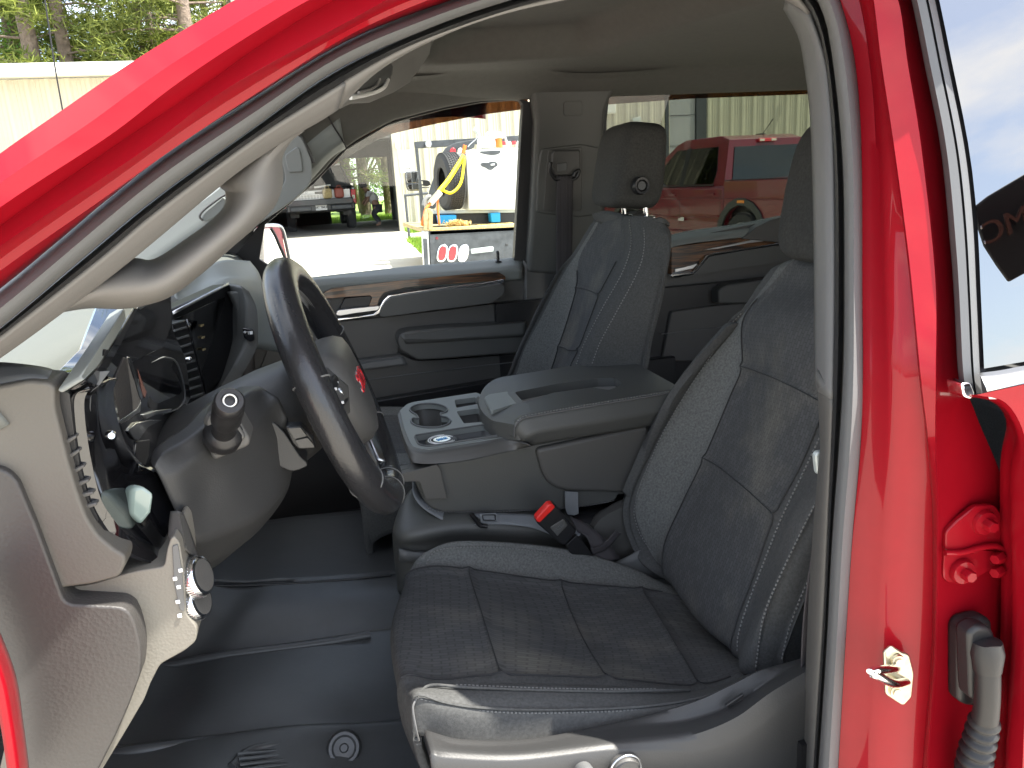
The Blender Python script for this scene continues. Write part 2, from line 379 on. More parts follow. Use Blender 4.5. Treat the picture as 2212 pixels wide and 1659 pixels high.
def roundbody(name, c, s, m, parent, p=3.2, shape=None, seg=(24, 32), rot=None, mi=None):
    """superellipsoid cushion; shape(v)->v bends it"""
    bm = bmesh.new(); G = []
    def sp(a): return math.copysign(abs(a)**(2/p), a)
    for i in range(seg[0]+1):
        th = -math.pi/2 + math.pi*i/seg[0]; r = []
        for j in range(seg[1]):
            ph = 2*math.pi*j/seg[1]
            q = V((sp(math.cos(th))*sp(math.cos(ph)), sp(math.cos(th))*sp(math.sin(ph)), sp(math.sin(th))))
            if shape: q = shape(q)
            q = V((q.x*s[0]/2, q.y*s[1]/2, q.z*s[2]/2))
            if rot: q = rot @ q
            r.append(V(c)+q)
        G.append(r)
    mesh_grid(bm, G, closed=True); bmesh.ops.remove_doubles(bm, verts=bm.verts, dist=1e-5)
    if mi:
        for f in bm.faces: f.material_index = mi(f.calc_center_median(), f.normal)
    return link(name, bm, m, parent, ang=70)
# ================================================================ THE PLACE AROUND
def gz(y):
    t = max(0, min(1, (y-5)/12)); return .55*t*t*(3-2*t)
bm = bmesh.new()
ys = [-60, -20, -5] + [i*1.0 for i in range(-3, 24)] + [30, 60, 150]; xs = [-120, -60, -30, -15, -5, 0, 5, 15, 30, 60, 120]
mesh_grid(bm, [[V((x, y, gz(y))) for x in xs] for y in ys])
tag(link('ground', bm, 'gravel'), None, None, kind='structure')
# ================================================================ THE PICKUP
TR = thing('pickup_truck', 'large red crew cab pickup, its open near doorway showing grey cloth seats and steering wheel', 'pickup truck', (.6, .86, 0))
def pn(L, off): return [PN(x, y, off) for x, y in L]
K0 = [(-200, 500), (0, 344), (135, 249), (290, 142), (421, 61), (526, 0), (700, -90), (950, -190), (1250, -270), (1600, -310), (1950, -320)]
K1 = [(-200, 605), (0, 448), (236, 293), (371, 189), (505, 98), (667, 0), (800, -60), (1000, -130), (1300, -200), (1600, -240), (1950, -240)]
K2 = [(-200, 645), (0, 489), (236, 324), (421, 199), (573, 91), (725, 0), (850, -50), (1050, -110), (1300, -165), (1600, -200), (1900, -190)]
K3 = [(-200, 690), (0, 532), (303, 330), (489, 192), (745, 50), (870, -15), (1060, -75), (1300, -130), (1600, -160), (1850, -140)]
K3b = [(-200, 715), (0, 560), (250, 385), (430, 258), (640, 128), (820, 30), (950, -22), (1100, -68), (1300, -115), (1600, -142), (1840, -120)]
K4 = [(-200, 740), (0, 585), (200, 445), (381, 317), (573, 189), (745, 81), (900, 10), (1080, -50), (1320, -100), (1600, -125), (1830, -100)]
SO = [(-200, 775), (0, 624), (116, 529), (236, 428), (371, 323), (539, 216), (745, 91), (950, 9), (1150, -50), (1400, -90), (1620, -95), (1740, -80), (1790, -50), (1820, 10), (1849, 133), (1863, 319), (1865, 637), (1866, 813), (1861, 966), (1843, 1170), (1828, 1399), (1813, 1654), (1800, 1850)]
SM = [(-200, 860), (0, 709), (182, 556), (337, 428), (539, 283), (717, 157), (891, 76), (1066, 12), (1250, -33), (1500, -55), (1660, -52), (1735, -30), (1775, 20), (1802, 159), (1821, 372), (1824, 637), (1821, 813), (1812, 966), (1797, 1170), (1785, 1399), (1768, 1654), (1755, 1850)]
SI = [(-200, 880), (0, 728), (216, 559), (337, 457), (539, 308), (745, 177), (891, 98), (1124, 16), (1300, -18), (1500, -35), (1650, -33), (1710, -15), (1750, 30), (1781, 133), (1798, 319), (1801, 531), (1799, 813), (1790, 1068), (1779, 1323), (1762, 1578), (1745, 1850)]
body_top = [p+V((0, .10, .012)) for p in pn(K0, -.06)]
def band(a, b, oa, ob, nm, m, **k): return loft(nm, [pn(a, oa), pn(b, ob)], m, TR, **k)
# outer roof side, drip channel and shut face, one pressed panel
loft('body_side', [body_top, pn(K0, -.055), [p+V((0, -.012, 0)) for p in pn(K0, -.085)], pn([(a[0]*.5+b[0]*.5, a[1]*.5+b[1]*.5) for a, b in zip(K0, K1)], -.112),
     pn(K1, -.112), pn(K2, -.085), pn(K3, -.090), pn(K3b, -.062), pn(K4, -.058), pn(SO, -.022)[:12]], 'red_paint', TR, n=90, between=2, ang=24)
def mirror(p): return V((p.x, 1.72-p.y, p.z))
# ---- roof panel and far roof side
k0 = curve(pn(K0, -.06), 60); roofc = []
rp = [p for p in k0 if p.x > .10] + [V((1.2, .06, 1.855)), V((1.95, .06, 1.85))]
rp = curve(rp, 30)
G = []
for a in range(13):
    f = a/12; G.append([V((p.x - .16*math.sin(f*math.pi)*(1 if p.x < .4 else max(0, 1-(p.x-.4)*2)), (p.y+.06)+(1.60-2*p.y)*f, p.z+.035+.115*math.sin(f*math.pi)**.5)) for p in rp])
bm = bmesh.new(); mesh_grid(bm, G); link('roof_panel', bm, 'red_paint', TR, thick=.02)
loft('body_side', [[mirror(p) for p in body_top], [mirror(p) for p in pn(K0, -.085)], [mirror(p) for p in pn(K1, -.112)], [mirror(p) for p in pn(K4, -.05)], [mirror(p)+V((0, .01, .07)) for p in pn(SO, -.03)[:12]]], 'red_paint', TR, n=50, thick=.01)
for sy in (0, 1): rbox('rear_roof_rail', (1.28, .03 if not sy else 1.62, 1.80 if not sy else 1.875), (1.5, .17, .13 if not sy else .07), 'red_paint', TR, bevel=.03)
# ---- weatherstrip round the opening: soft grey tube, black lip
def ring(L, off): return pn(L, off)
mid = [((a[0]*.45+b[0]*.55), (a[1]*.45+b[1]*.55)) for a, b in zip(curve([V((*p, 0)) for p in SO], 60), curve([V((*p, 0)) for p in SM], 60))]
so60 = [(p.x, p.y) for p in curve([V((*p, 0)) for p in SO], 60)]; sm60 = [(p.x, p.y) for p in curve([V((*p, 0)) for p in SM], 60)]; si60 = [(p.x, p.y) for p in curve([V((*p, 0)) for p in SI], 60)]
def mixc(a, b, f): return [(p[0]*(1-f)+q[0]*f, p[1]*(1-f)+q[1]*f) for p, q in zip(a, b)]
loft('door_seal', [pn(so60, .0), pn(mixc(so60, sm60, .04), -.020), pn(mixc(so60, sm60, .25), -.036), pn(mixc(so60, sm60, .5), -.042), pn(mixc(so60, sm60, .78), -.034), pn(mixc(so60, sm60, .97), -.014), pn(sm60, .012)], 'seal_grey', TR, n=140, between=2, ang=80)
loft('seal_lip', [pn(sm60, .016), pn(mixc(sm60, si60, .25), .002), pn(mixc(sm60, si60, .55), -.002), pn(mixc(sm60, si60, .8), .012), pn(si60, .022)], 'rubber', TR, n=140, between=2, ang=80)
# ---- A-pillar trim (near)
TI = [(-200, 905), (0, 768), (116, 684), (280, 559), (482, 391), (586, 317), (687, 259), (728, 233)]
si_a = [(-200, 880), (0, 728), (216, 559), (337, 457), (539, 308), (660, 230), (745, 177)]
loft('pillar_trim', [pn(si_a, .018), pn(mixc([(p.x, p.y) for p in curve([V((*p, 0)) for p in si_a], 20)], [(p.x, p.y) for p in curve([V((*p, 0)) for p in TI], 20)], .5), .030), pn(TI, .050), [p+V((-.03, .10, .0)) for p in pn(TI, .06)]], 'trim_taupe', TR, n=60, between=3, thick=.004)
TH = [(728, 233), (800, 162), (868, 116), (945, 78), (1037, 41), (1182, 2), (1350, -15), (1500, -20), (1640, -18), (1700, -5), (1735, 60), (1749, 133), (1760, 220), (1766, 340), (1770, 531), (1771, 700), (1771, 846)]
SIH = [(745, 177), (812, 138), (891, 98), (1000, 53), (1124, 16), (1300, -18), (1500, -35), (1650, -33), (1710, -15), (1748, 30), (1781, 133), (1791, 210), (1798, 319), (1801, 531), (1800, 700), (1797, 862)]
loft('pillar_trim', [pn(SIH[:10], .018), pn(TH[:10], .055), [p+V((0, .05, .012)) for p in pn(TH[:10], .055)]], 'trim_taupe', TR, n=60, between=2, thick=.004)
loft('pillar_trim', [pn(SIH[9:], .018), pn(TH[9:], .050), [p+V((.03, .05, 0)) for p in pn(TH[9:], .05)]], 'seal_grey', TR, n=40, between=2, thick=.004)
loft('lower_pillar_trim', [pn([(1800, 850), (1790, 1068), (1779, 1323), (1762, 1578), (1745, 1850)], .02), pn([(1768, 800), (1775, 950), (1772, 1000), (1756, 1200), (1745, 1420), (1738, 1660), (1730, 1850)], .05), [p+V((.13, .16, 0)) for p in pn([(1768, 800), (1775, 950), (1772, 1000), (1756, 1200), (1745, 1420), (1738, 1660), (1730, 1850)], .05)]], 'plastic', TR, n=30, between=2, thick=.004)
# ---- grab handle on the near A-pillar: one moulded bar, upper foot wide, curling to the dash corner
gh = [[(645, 279), (652, 276)], [(600, 308), (622, 300)], [(545, 345), (601, 340)], [(484, 390), (602, 387)], [(497, 412), (587, 438)], [(493, 450), (540, 488)], [(456, 489), (492, 530)], [(404, 527), (430, 584)], [(352, 562), (368, 630)], [(322, 572), (318, 649)], [(285, 569), (262, 658)], [(240, 592), (190, 657)], [(150, 652), (120, 668)]]
ghr = []
for (a, b) in gh:
    m_ = lambda f: (a[0]*(1-f)+b[0]*f, a[1]*(1-f)+b[1]*f)
    ghr.append([PN(*m_(-.03), .16), PN(*m_(.0), .12), PN(*m_(.22), .080), PN(*m_(.55), .066), PN(*m_(.85), .082), PN(*m_(1), .12), PN(*m_(1.0), .16)])
grid('grab_handle', ghr, 'trim_taupe', TR, per=(6, 5), thick=.004)
# ---- B-pillar shut face (painted) between seal and rear door
R2 = [(1800, -120), (1850, -20), (1878, 133), (1892, 319), (1897, 637), (1899, 813), (1895, 966), (1880, 1170), (1866, 1399), (1850, 1654), (1845, 1850)]
R2b = [(1830, -120), (1862, -20), (1888, 133), (1908, 319), (1922, 637), (1930, 813), (1932, 966), (1925, 1170), (1912, 1399), (1893, 1654), (1885, 1850)]
R3 = [(1850, -120), (1880, -20), (1900, 133), (1928, 319), (1960, 560), (1985, 813), (2003, 966), (2014, 1120), (2012, 1399), (1993, 1654), (1985, 1850)]
R4 = [(1890, -120), (1940, 0), (1960, 133), (1990, 319), (2020, 600), (2021, 813), (2020, 966), (2024, 1120), (2020, 1399), (2003, 1654), (1995, 1850)]
R5 = [(1930, -120), (1970, 0), (1997, 133), (2033, 319), (2060, 600), (2080, 813), (2110, 900), (2180, 1100), (2185, 1399), (2180, 1654), (2180, 1850)]
SOr = SO[11:]
loft('pillar_panel', [pn(SOr, .0), pn([(x-2, y) for x, y in SOr], -.022), pn(R2, -.034), pn(R2b, -.052), pn(R3, -.066), pn([(x+4, y) for x, y in R3], -.074), pn(R4, -.080), pn([(x+5, y) for x, y in R4], -.066), pn(R5, -.052)], 'red_paint', TR, n=110, between=2, ang=50)
# ---- rear door: frame seal, glass, bright strip, skin
rd = link('rear_door', bmesh.new(), 'red_paint', TR); bpy.data.objects.remove(rd)
E1 = [(2085, 858), (2139, 864), (2174, 912), (2160, 1017), (2162, 1323), (2152, 1500), (2144, 1659), (2140, 1850)]
E1b = [(2090, 855), (2150, 872), (2190, 930), (2180, 1040), (2184, 1323), (2176, 1500), (2168, 1659), (2164, 1850)]
E2 = [(2095, 852), (2160, 870), (2200, 945), (2203, 1058), (2208, 1323), (2201, 1500), (2195, 1659), (2190, 1850)]
E3 = [(2350, 800), (2420, 830), (2500, 900), (2560, 1058), (2560, 1323), (2560, 1500), (2560, 1659), (2560, 1850)]
E4 = [(2900, 700), (3000, 760), (3000, 900), (3000, 1058), (3000, 1323), (3000, 1500), (3000, 1659), (3000, 1850)]
RD = loft('rear_door', [pn(E1, -.030), pn(E1, -.070), pn(E1b, -.085), pn([(x+4, y) for x, y in E1b], -.100), pn(E2, -.113), pn([(x+14, y+1) for x, y in E2], -.121), pn(E3, -.135), pn(E4, -.135)], 'red_paint', TR, n=70, between=2, ang=45)
D1 = [(1935, -120), (1968, 0), (1995, 133), (2031, 319), (2052, 531), (2060, 640), (2068, 796), (2078, 850)]
D2 = [(1990, -120), (2020, 0), (2047, 133), (2084, 319), (2102, 478), (2110, 640), (2117, 796), (2122, 850)]
d1 = [(p.x, p.y) for p in curve([V((*p, 0)) for p in D1], 30)]; d2 = [(p.x, p.y) for p in curve([V((*p, 0)) for p in D2], 30)]
loft('window_seal', [pn(d1, -.045), pn(mixc(d1, d2, .03), -.080), pn(mixc(d1, d2, .25), -.094), pn(mixc(d1, d2, .6), -.096), pn(mixc(d1, d2, .66), -.089), pn(mixc(d1, d2, .72), -.096), pn(mixc(d1, d2, .97), -.092), pn(d2, -.075)], 'frame_grey', RD, n=60, between=2, ang=50)
loft('glass_run', [pn(d2, -.080), pn([(x+12, y) for x, y in d2], -.080)], 'rubber', RD, n=40, between=1)
bm = bmesh.new()
g1 = curve(pn([(x+9, y) for x, y in D2[:-1]], -.086), 16); g2 = curve(pn([(2700, -120), (2720, 0), (2740, 133), (2760, 319), (2780, 478), (2790, 600), (2800, 680)], -.086), 16)
mesh_grid(bm, [g1, g2]); link('window_glass', bm, 'rear_glass', RD)
plate('clip', [(2078, 828), (2098, 826), (2108, 852), (2100, 864), (2084, 858)], -.097, .02, 'chrome', RD, r=6, proj=PN, bevel=.003)
cs = [pn([(2112, 806), (2160, 800), (2212, 790), (2400, 755)], -.100), pn([(2120, 815), (2160, 812), (2212, 803), (2400, 768)], -.118), pn([(2130, 838), (2160, 836), (2212, 828), (2400, 792)], -.124), pn([(2137, 862), (2165, 861), (2212, 851), (2400, 812)], -.118)]
loft('belt_strip', cs, 'satin', RD, n=20, between=3, ang=70)
# striker
zS = zc(2600, 1200, 1.3295)
ST = rd = plate('striker', [zS(p)[0] for p in [(292, 1170), (325, 1142), (372, 1172), (398, 1178), (418, 1260), (408, 1360), (372, 1398), (300, 1350), (296, 1250)]], -.070, .004, 'zinc', TR, r=6, bevel=.0015)
s1 = [P(*zS(q)[0], y) for q, y in [((385, 1292), -.066), ((330, 1300), -.092), ((250, 1262), -.108), ((235, 1255), -.108), ((262, 1245), -.104), ((330, 1238), -.080), ((345, 1236), -.062)]]
tube('loop', s1, .0045, 'chrome', ST, seg=12, n=40)
for q in [(350, 1207), (342, 1336)]:
    c = P(*zS(q)[0], -.073); lathe('bolt', [(.0, .003), (.004, .003), (.0045, .001), (.0065, .001), (.007, -.002)], (-.2, -1, 0), c, 'zinc', ST, seg=20)
# hinge
HG = plate('door_hinge', [zS(p)[0] for p in [(550, 740), (552, 660), (600, 612), (680, 548), (760, 545), (800, 600), (800, 745), (700, 730), (600, 745)]], -.070, .006, 'red_paint', TR, r=8, bevel=.002)
plate('lower_leaf', [zS(p)[0] for p in [(545, 745), (600, 752), (700, 735), (800, 745), (740, 820), (640, 878), (560, 872), (540, 850)]], -.068, .006, 'red_paint', HG, r=8, bevel=.002)
tube('edge_bead', [P(*zS(q)[0], -.074) for q in [(548, 748), (600, 748), (640, 742), (700, 725), (760, 718), (800, 735)]], .003, 'red_paint', HG)
for q in [(716, 620), (624, 828)]:
    c = P(*zS(q)[0], -.072); lathe('washer', [(.0, .004), (.012, .003), (.0135, 0), (.0135, -.006)], (-.1, -1, 0), c, 'red_paint', HG, seg=28)
    lathe('bolt', [(.0, .011), (.0055, .011), (.0065, .009), (.0065, .0)], (-.1, -1, 0), c+V((0, -.002, 0)), 'red_paint', HG, seg=6)
for q in [(772, 770), (770, 828)]:
    c = P(*zS(q)[0], -.078); lathe('pin', [(.0, .006), (.005, .006), (.006, .003), (.006, -.006)], (-1, -.3, 0), c, 'red_paint', HG, seg=6)
# wiring boot
BT = plate('wiring_boot', [zS(p)[0] for p in [(612, 1080), (640, 1040), (720, 1022), (752, 1035), (762, 1150), (762, 1380), (700, 1405), (640, 1400), (612, 1380)]], -.082, .02, 'rubber', TR, r=14, bevel=.006, seg=3)
plate('boot_cap', [zS(p)[0] for p in [(650, 1090), (690, 1058), (745, 1062), (765, 1100), (765, 1360), (700, 1385), (660, 1370)]], -.096, .02, 'rubber', BT, r=10, bevel=.005, seg=3)
pts = [P(*zS(q)[0], y) for q, y in [((725, 1130), -.10), ((728, 1300), -.105), ((722, 1420), -.105), ((700, 1520), -.10), ((672, 1640), -.095), ((668, 1800), -.09)]]
c = curve(pts, 90); bm = bmesh.new(); rings = []
for i in range(90):
    t = (c[min(89, i+1)]-c[max(0, i-1)]).normalized(); s = t.cross(V((1, 0, 0))).normalized(); u = t.cross(s)
    f = i/89; R = .012+.010*max(0, (f-.35)) + (.0028*math.sin(i*1.15) if f > .42 else 0); rings.append([c[i]+s*math.cos(j*math.pi/9)*R+u*math.sin(j*math.pi/9)*R for j in range(18)])
mesh_grid(bm, rings, closed=True); link('bellows', bm, 'rubber', BT, ang=80)
lathe('bellows_neck', [(0, .004), (.014, .002), (.016, -.01), (.013, -.03)], c[0]-c[1], c[0], 'rubber', BT, seg=18)
# lower left body edge of the opening
loft('body_side', [pn([(-120, 1250), (-20, 1430), (10, 1560), (30, 1700)], -.06), pn([(-100, 1250), (2, 1440), (30, 1560), (48, 1700)], -.03), pn([(-60, 1250), (20, 1440), (42, 1560), (60, 1700)], .05)], 'red_paint', TR, n=20, thick=.006)
# ================================================================ CABIN SHELL
# headliner with raised centre
def hz(x, y):
    e = lambda a: max(0, min(1, a)); s = lambda a: e(a)*e(a)*(3-2*e(a))
    base = 1.835 + .035*math.sin(math.pi*e((y-.12)/1.46))
    edge = 1.36-.05*s((x-.3)/.4)                                    # far side of the raised field
    slant = .70 + .22*(1-e((y-.70)/.65)) + .25*(1-e(y/.7))
    up = s((edge-y)/.06)*s((slant-x)/.08)*s((x-.285)/.05)
    dn = s((.22-y)/.14)*.09
    sd = s((y-1.42)/.16)*.05
    return base + .065*up - dn*(1 if x > .2 else .6) - sd - .05*s((.22-x)/.2)
def hlx(y): return .10-.12*math.sin(math.pi*max(0, min(1, y/1.7)))
bm = bmesh.new(); G = []
for j in range(150):
    y = .115+(1.575-.115)*j/149; G.append([V((hlx(y)+(1.92-hlx(y))*(i/119)**1.15, y, 0)) for i in range(120)])
for r in G:
    for p in r: p.z = hz(p.x, p.y)
mesh_grid(bm, G); link('headliner', bm, 'headliner', TR, thick=.006)
# roof rail trim above the far windows: pixels on the leaning far side
topR = [(590, 300), (660, 268), (735, 200), (820, 180), (900, 176), (1000, 166), (1110, 156), (1230, 168), (1350, 165), (1550, 148), (1750, 140), (1900, 135)]
winT = [(560, 486), (674, 395), (747, 320), (837, 267), (881, 253), (960, 233), (1040, 219), (1118, 214), (1200, 208), (1320, 200), (1348, 191), (1550, 180), (1750, 171), (1900, 165)]
loft('roof_rail_trim', [[p+V((0, -.02, .01)) for p in [PF(x, y, .14) for x, y in topR]], [PF(x, y+8, .10) for x, y in topR], [PF(x, y-4, .055) for x, y in winT], [PF(x, y-1, .045) for x, y in winT], [PF(x, y, .02) for x, y in winT]], 'headliner', TR, n=90, between=4, ang=70)
# far A-pillar trim: lower piece and grab handle, windshield light put into their colour
fa_top = [(728, 222), (687, 250), (600, 300), (520, 350), (455, 405), (380, 458), (300, 520), (250, 560), (150, 640)]
fa_bot = [(746, 322), (715, 344), (672, 392), (620, 435), (576, 472), (520, 515), (440, 560), (380, 600), (300, 650)]
ft = [(p.x, p.y) for p in curve([V((*p, 0)) for p in fa_top], 30)]; fb = [(p.x, p.y) for p in curve([V((*p, 0)) for p in fa_bot], 30)]
loft('far_pillar_trim', [[PF(x, y, .02) for x, y in ft], [PF(x, y, .07) for x, y in mixc(ft, fb, .12)], [PF(x, y, .09) for x, y in mixc(ft, fb, .45)], [PF(x, y, .085) for x, y in mixc(ft, fb, .8)], [PF(x, y, .06) for x, y in mixc(ft, fb, .96)], [PF(x, y, .02) for x, y in fb]], 'skylit_trim', TR, n=60, between=3, thick=.004)
tube('trim_joint', [PF(x, y, o) for x, y, o in [(716, 250, .094), (731, 268, .096), (760, 292, .094), (795, 322, .09)][:0] or [(707, 248, .094), (722, 275, .098), (738, 300, .092), (748, 318, .08)]], .0022, 'rubber', TR, seg=6)
zA = zc(900, 280, 5.53); zB = zc(850, 250, 2.458)
# handle foot and bar
oo = zB((80, 560), (130, 490), (210, 445), (265, 455), (300, 520), (352, 650), (355, 780), (330, 840), (240, 930), (100, 1030), (0, 1100), (-150, 1190), (-300, 1290), (-340, 1270), (-150, 1100), (0, 960), (60, 900), (125, 850), (150, 780), (130, 680))
fh = plate('grab_handle', oo, .165, .05, 'skylit_trim', TR, r=10, bevel=.012, seg=4, proj=lambda x, y, o: PF(x, y, o))
cap = zB((140, 600), (240, 530), (262, 560), (285, 720), (270, 732), (178, 738), (165, 720))
plate('cap', cap, .170, .02, 'skylit_trim', fh, r=6, bevel=.002, proj=PF)
cap2 = zc(0, 0, 2.011)((1290, 1400), (1310, 1360), (1430, 1262), (1448, 1275), (1440, 1330), (1370, 1400), (1310, 1425))
plate('cap', cap2, .120, .02, 'skylit_trim', fh, r=10, bevel=.003, proj=PF)
tube('cap_rim', [PF(x, y, .122) for x, y in zc(0, 0, 2.011)((1300, 1415), (1280, 1385), (1320, 1335), (1440, 1250), (1462, 1265), (1455, 1320))], .003, 'plastic', fh, seg=6)
tube('foot_rim', [PF(x, y, .105) for x, y in zB((95, 600), (85, 560), (140, 500), (215, 450), (262, 452), (298, 510), (345, 600), (368, 660))], .005, 'plastic_mid', fh, seg=8)
# ---- far B-pillar, windows
FD = 1.66
def pf(L, off): return [PF(x, y, off) for x, y in L]
def pfh(x, y, o): return PF(x, y, o)
# B-pillar trim (far): upper lighter shell with belt guide recess, lower dark part
bp = [(1148, 190), (1330, 190), (1318, 215), (1309, 240), (1305, 300), (1303, 480), (1300, 600), (1140, 588), (1146, 500), (1155, 330), (1158, 262)]
BPI = plate('far_pillar_trim', bp, .075, .05, 'pillar_grey', TR, proj=PF, bevel=.012, seg=3)
plate('airbag_tag', zc(1700, 200, 2.212)((225, 272), (335, 268), (345, 280), (345, 360), (335, 370), (228, 376), (215, 365), (214, 285)), .078, .01, 'pillar_grey', BPI, r=3, proj=PF, bevel=.0012)
zD = zc(1700, 200, 2.212)
rec = plate('belt_guide_panel', zD((60, 605), (120, 598), (340, 572), (480, 600), (480, 1060), (330, 1090), (60, 1062), (22, 1050), (30, 800), (48, 650)), .083, .015, 'pillar_grey', BPI, r=8, proj=PF, bevel=.004)
plate('belt_guide_slot', zD((105, 615), (345, 590), (345, 800), (340, 1045), (80, 1048), (70, 1035), (92, 740)), .085, .006, 'plastic', rec, r=6, proj=PF, bevel=.002)
adj = plate('belt_adjuster', zD((130, 640), (150, 618), (330, 612), (335, 640), (335, 790), (160, 800), (150, 770), (128, 740)), .10, .02, 'plastic', BPI, r=6, proj=PF, bevel=.005)
plate('adjuster_button', zD((172, 708), (240, 702), (240, 762), (172, 768)), .104, .01, 'plastic_mid', adj, r=3, proj=PF, bevel=.002)
tube('guide_ring', [PF(x, y, .112) for x, y in zD((122, 700), (118, 760), (140, 805), (165, 822), (230, 826), (285, 820), (310, 800), (322, 760), (300, 770), (285, 800))], .0055, 'plastic_black', BPI, seg=8)
wb = [PF(x, y, .115) for x, y in zD((166, 800), (162, 1000), (162, 1200), (160, 1560), (160, 1800))]; wc = [PF(x, y, .115) for x, y in zD((282, 800), (276, 1000), (275, 1200), (270, 1560), (270, 1800))]
BELT = loft('seat_belt', [wb, [p.lerp(q, .5)+V((0, -.003, 0)) for p, q in zip(wb, wc)], wc], 'webbing_dark', TR, n=40, between=6, thick=.0015)
for f in (.2, .4, .6, .8): tube('belt_rib', [p.lerp(q, f)+V((0, -.0035, 0)) for p, q in zip(wb, wc)], .0009, 'webbing_dark', BELT, seg=5, n=20)
plate('far_pillar_trim', [(1132, 560), (1150, 572), (1203, 572), (1330, 572), (1330, 860), (1132, 860)], .065, .05, 'plastic', TR, proj=PF, bevel=.01)
# front window (far): run channel, glass, tinted rain visor outside
W1o = [(560, 486), (674, 393), (747, 318), (837, 266), (881, 252), (960, 232), (1040, 217), (1120, 211), (1150, 222), (1162, 250), (1160, 300), (1146, 470), (1138, 600), (1050, 612), (600, 640), (500, 560)]
W1i = [(572, 486), (679, 396), (749, 323), (838, 270), (882, 256), (960, 236), (1040, 221), (1112, 215.5), (1124, 217), (1130, 226), (1125, 300), (1112, 550), (1110, 566), (1000, 580), (640, 612), (560, 560)]
plate('window_frame', W1o, .038, .03, 'rubber', TR, holes=[W1i], proj=PF, bevel=.002)
gl = [(560, 490), (674, 392), (747, 318), (837, 266), (960, 232), (1040, 217), (1135, 210), (1140, 300), (1125, 610), (600, 640)]
plate('window_glass', gl, .018, .004, 'glass', TR, proj=PF, bevel=0)
vs_ = [(674, 385), (747, 314), (837, 262), (960, 228), (1040, 213), (1140, 205), (1140, 235), (1040, 248), (934, 269), (880, 281), (847, 289), (818, 301), (769, 328), (740, 346), (715, 361), (679, 394), (640, 425), (620, 430)]
plate('rain_visor', vs_, -.004, .003, 'visor', TR, proj=PF, bevel=0)
# rear window (far)
W2o = [(1296, 190), (1348, 182), (1550, 172), (1900, 155), (1900, 480), (1700, 490), (1400, 545), (1290, 560), (1294, 400), (1298, 240)]
W2i = [(1308, 400), (1311, 260), (1316, 213), (1328, 201), (1350, 194), (1550, 183), (1750, 173), (1880, 168), (1880, 465), (1680, 485), (1400, 525), (1305, 545)]
plate('window_frame', W2o, .038, .03, 'rubber', TR, holes=[W2i], proj=PF, bevel=.002)
plate('window_glass', [(1300, 560), (1305, 190), (1900, 160), (1900, 490)], .018, .004, 'privacy', TR, proj=PF, bevel=0)
plate('rain_visor', [(1305, 196), (1350, 182), (1550, 172), (1880, 156), (1880, 200), (1750, 203), (1489, 213), (1309, 226)], -.008, .003, 'visor', TR, proj=PF, bevel=0)
# ---- far front door
zE = zc(700, 700, 2.7657)
DRr = plate('door_panel', [(540, 640), (640, 612), (900, 590), (1132, 575), (1140, 900), (560, 980)], 1.665, .05, 'plastic', TR, bevel=.003)
b1 = [(470, 660), (560, 640), (661, 616), (800, 606), (949, 597), (1040, 590), (1110, 583), (1128, 583)]; b2 = [(520, 625), (600, 609), (640, 604), (760, 590), (880, 577), (1000, 567), (1110, 558), (1131, 560)]
loft('door_top', [[P(x, y+22, 1.655) for x, y in b1], [P(x, y, 1.645) for x, y in b1], [P(x, y-8, 1.655) for x, y in b1], [P(x, y+3, 1.69) for x, y in b2], [P(x, y, 1.70) for x, y in b2], [P(x, y+6, 1.72) for x, y in b2]], 'skylit_trim', DRr, n=60, between=4, ang=80, thick=.004)
mx_ = [(846, 578), (870, 570), (910, 566), (947, 565), (950, 572), (947, 598), (848, 606)]
lathe('lock_pin', [(.0, .03), (.004, .029), (.005, .024), (.005, .0), (.010, -.002), (.012, -.006)], (0, 0, 1), P(1076, 562, 1.685), 'plastic_black', DRr, seg=16)
wd = zE((882, 692), (900, 660), (930, 640), (990, 605), (1400, 560), (1936, 505)) + [(1040, 589), (1078, 588), (1092, 597), (1092, 604), (949, 615)] + zE((1936, 572), (1640, 598), (1450, 640), (1405, 700), (1390, 760), (1315, 765), (1345, 690), (1330, 668), (1110, 682), (1060, 688), (900, 698))
plate('wood_trim', wd, 1.640, .03, 'wood_trim', DRr, r=4, bevel=.005, seg=3)
plate('switch_panel', zE((838, 775), (890, 708), (985, 700), (922, 855), (905, 850)), 1.640, .02, 'plastic', DRr, r=3, bevel=.002)
plate('trim_strip', zE((838, 770), (886, 706), (905, 705), (852, 788)), 1.636, .02, 'chrome', DRr, bevel=.001)
plate('lock_switch', zE((878, 800), (915, 738), (950, 735), (915, 820)), 1.636, .02, 'plastic_mid', DRr, r=2, bevel=.002)
plate('handle_cup', zE((1060, 775), (1105, 692), (1335, 668), (1345, 690), (1315, 770), (1060, 800)), 1.646, .03, 'plastic_black', DRr, r=4, bevel=.002)
plate('door_handle', zE((1020, 838), (1040, 800), (1180, 782), (1350, 765), (1420, 758), (1400, 800), (1200, 825), (1060, 850)), 1.622, .02, 'satin', DRr, r=4, bevel=.004, seg=3)
plate('chrome_strip', zE((905, 888), (1200, 855), (1355, 832), (1400, 790), (1440, 715), (1485, 670), (1640, 642), (1936, 600)) + [(1040, 612), (1088, 603), (1092, 607), (1085, 613), (1040, 620)] + zE((1936, 618), (1650, 658), (1505, 684), (1470, 725), (1425, 820), (1370, 850), (1200, 873), (925, 910)), 1.630, .03, 'chrome', DRr, bevel=.002)
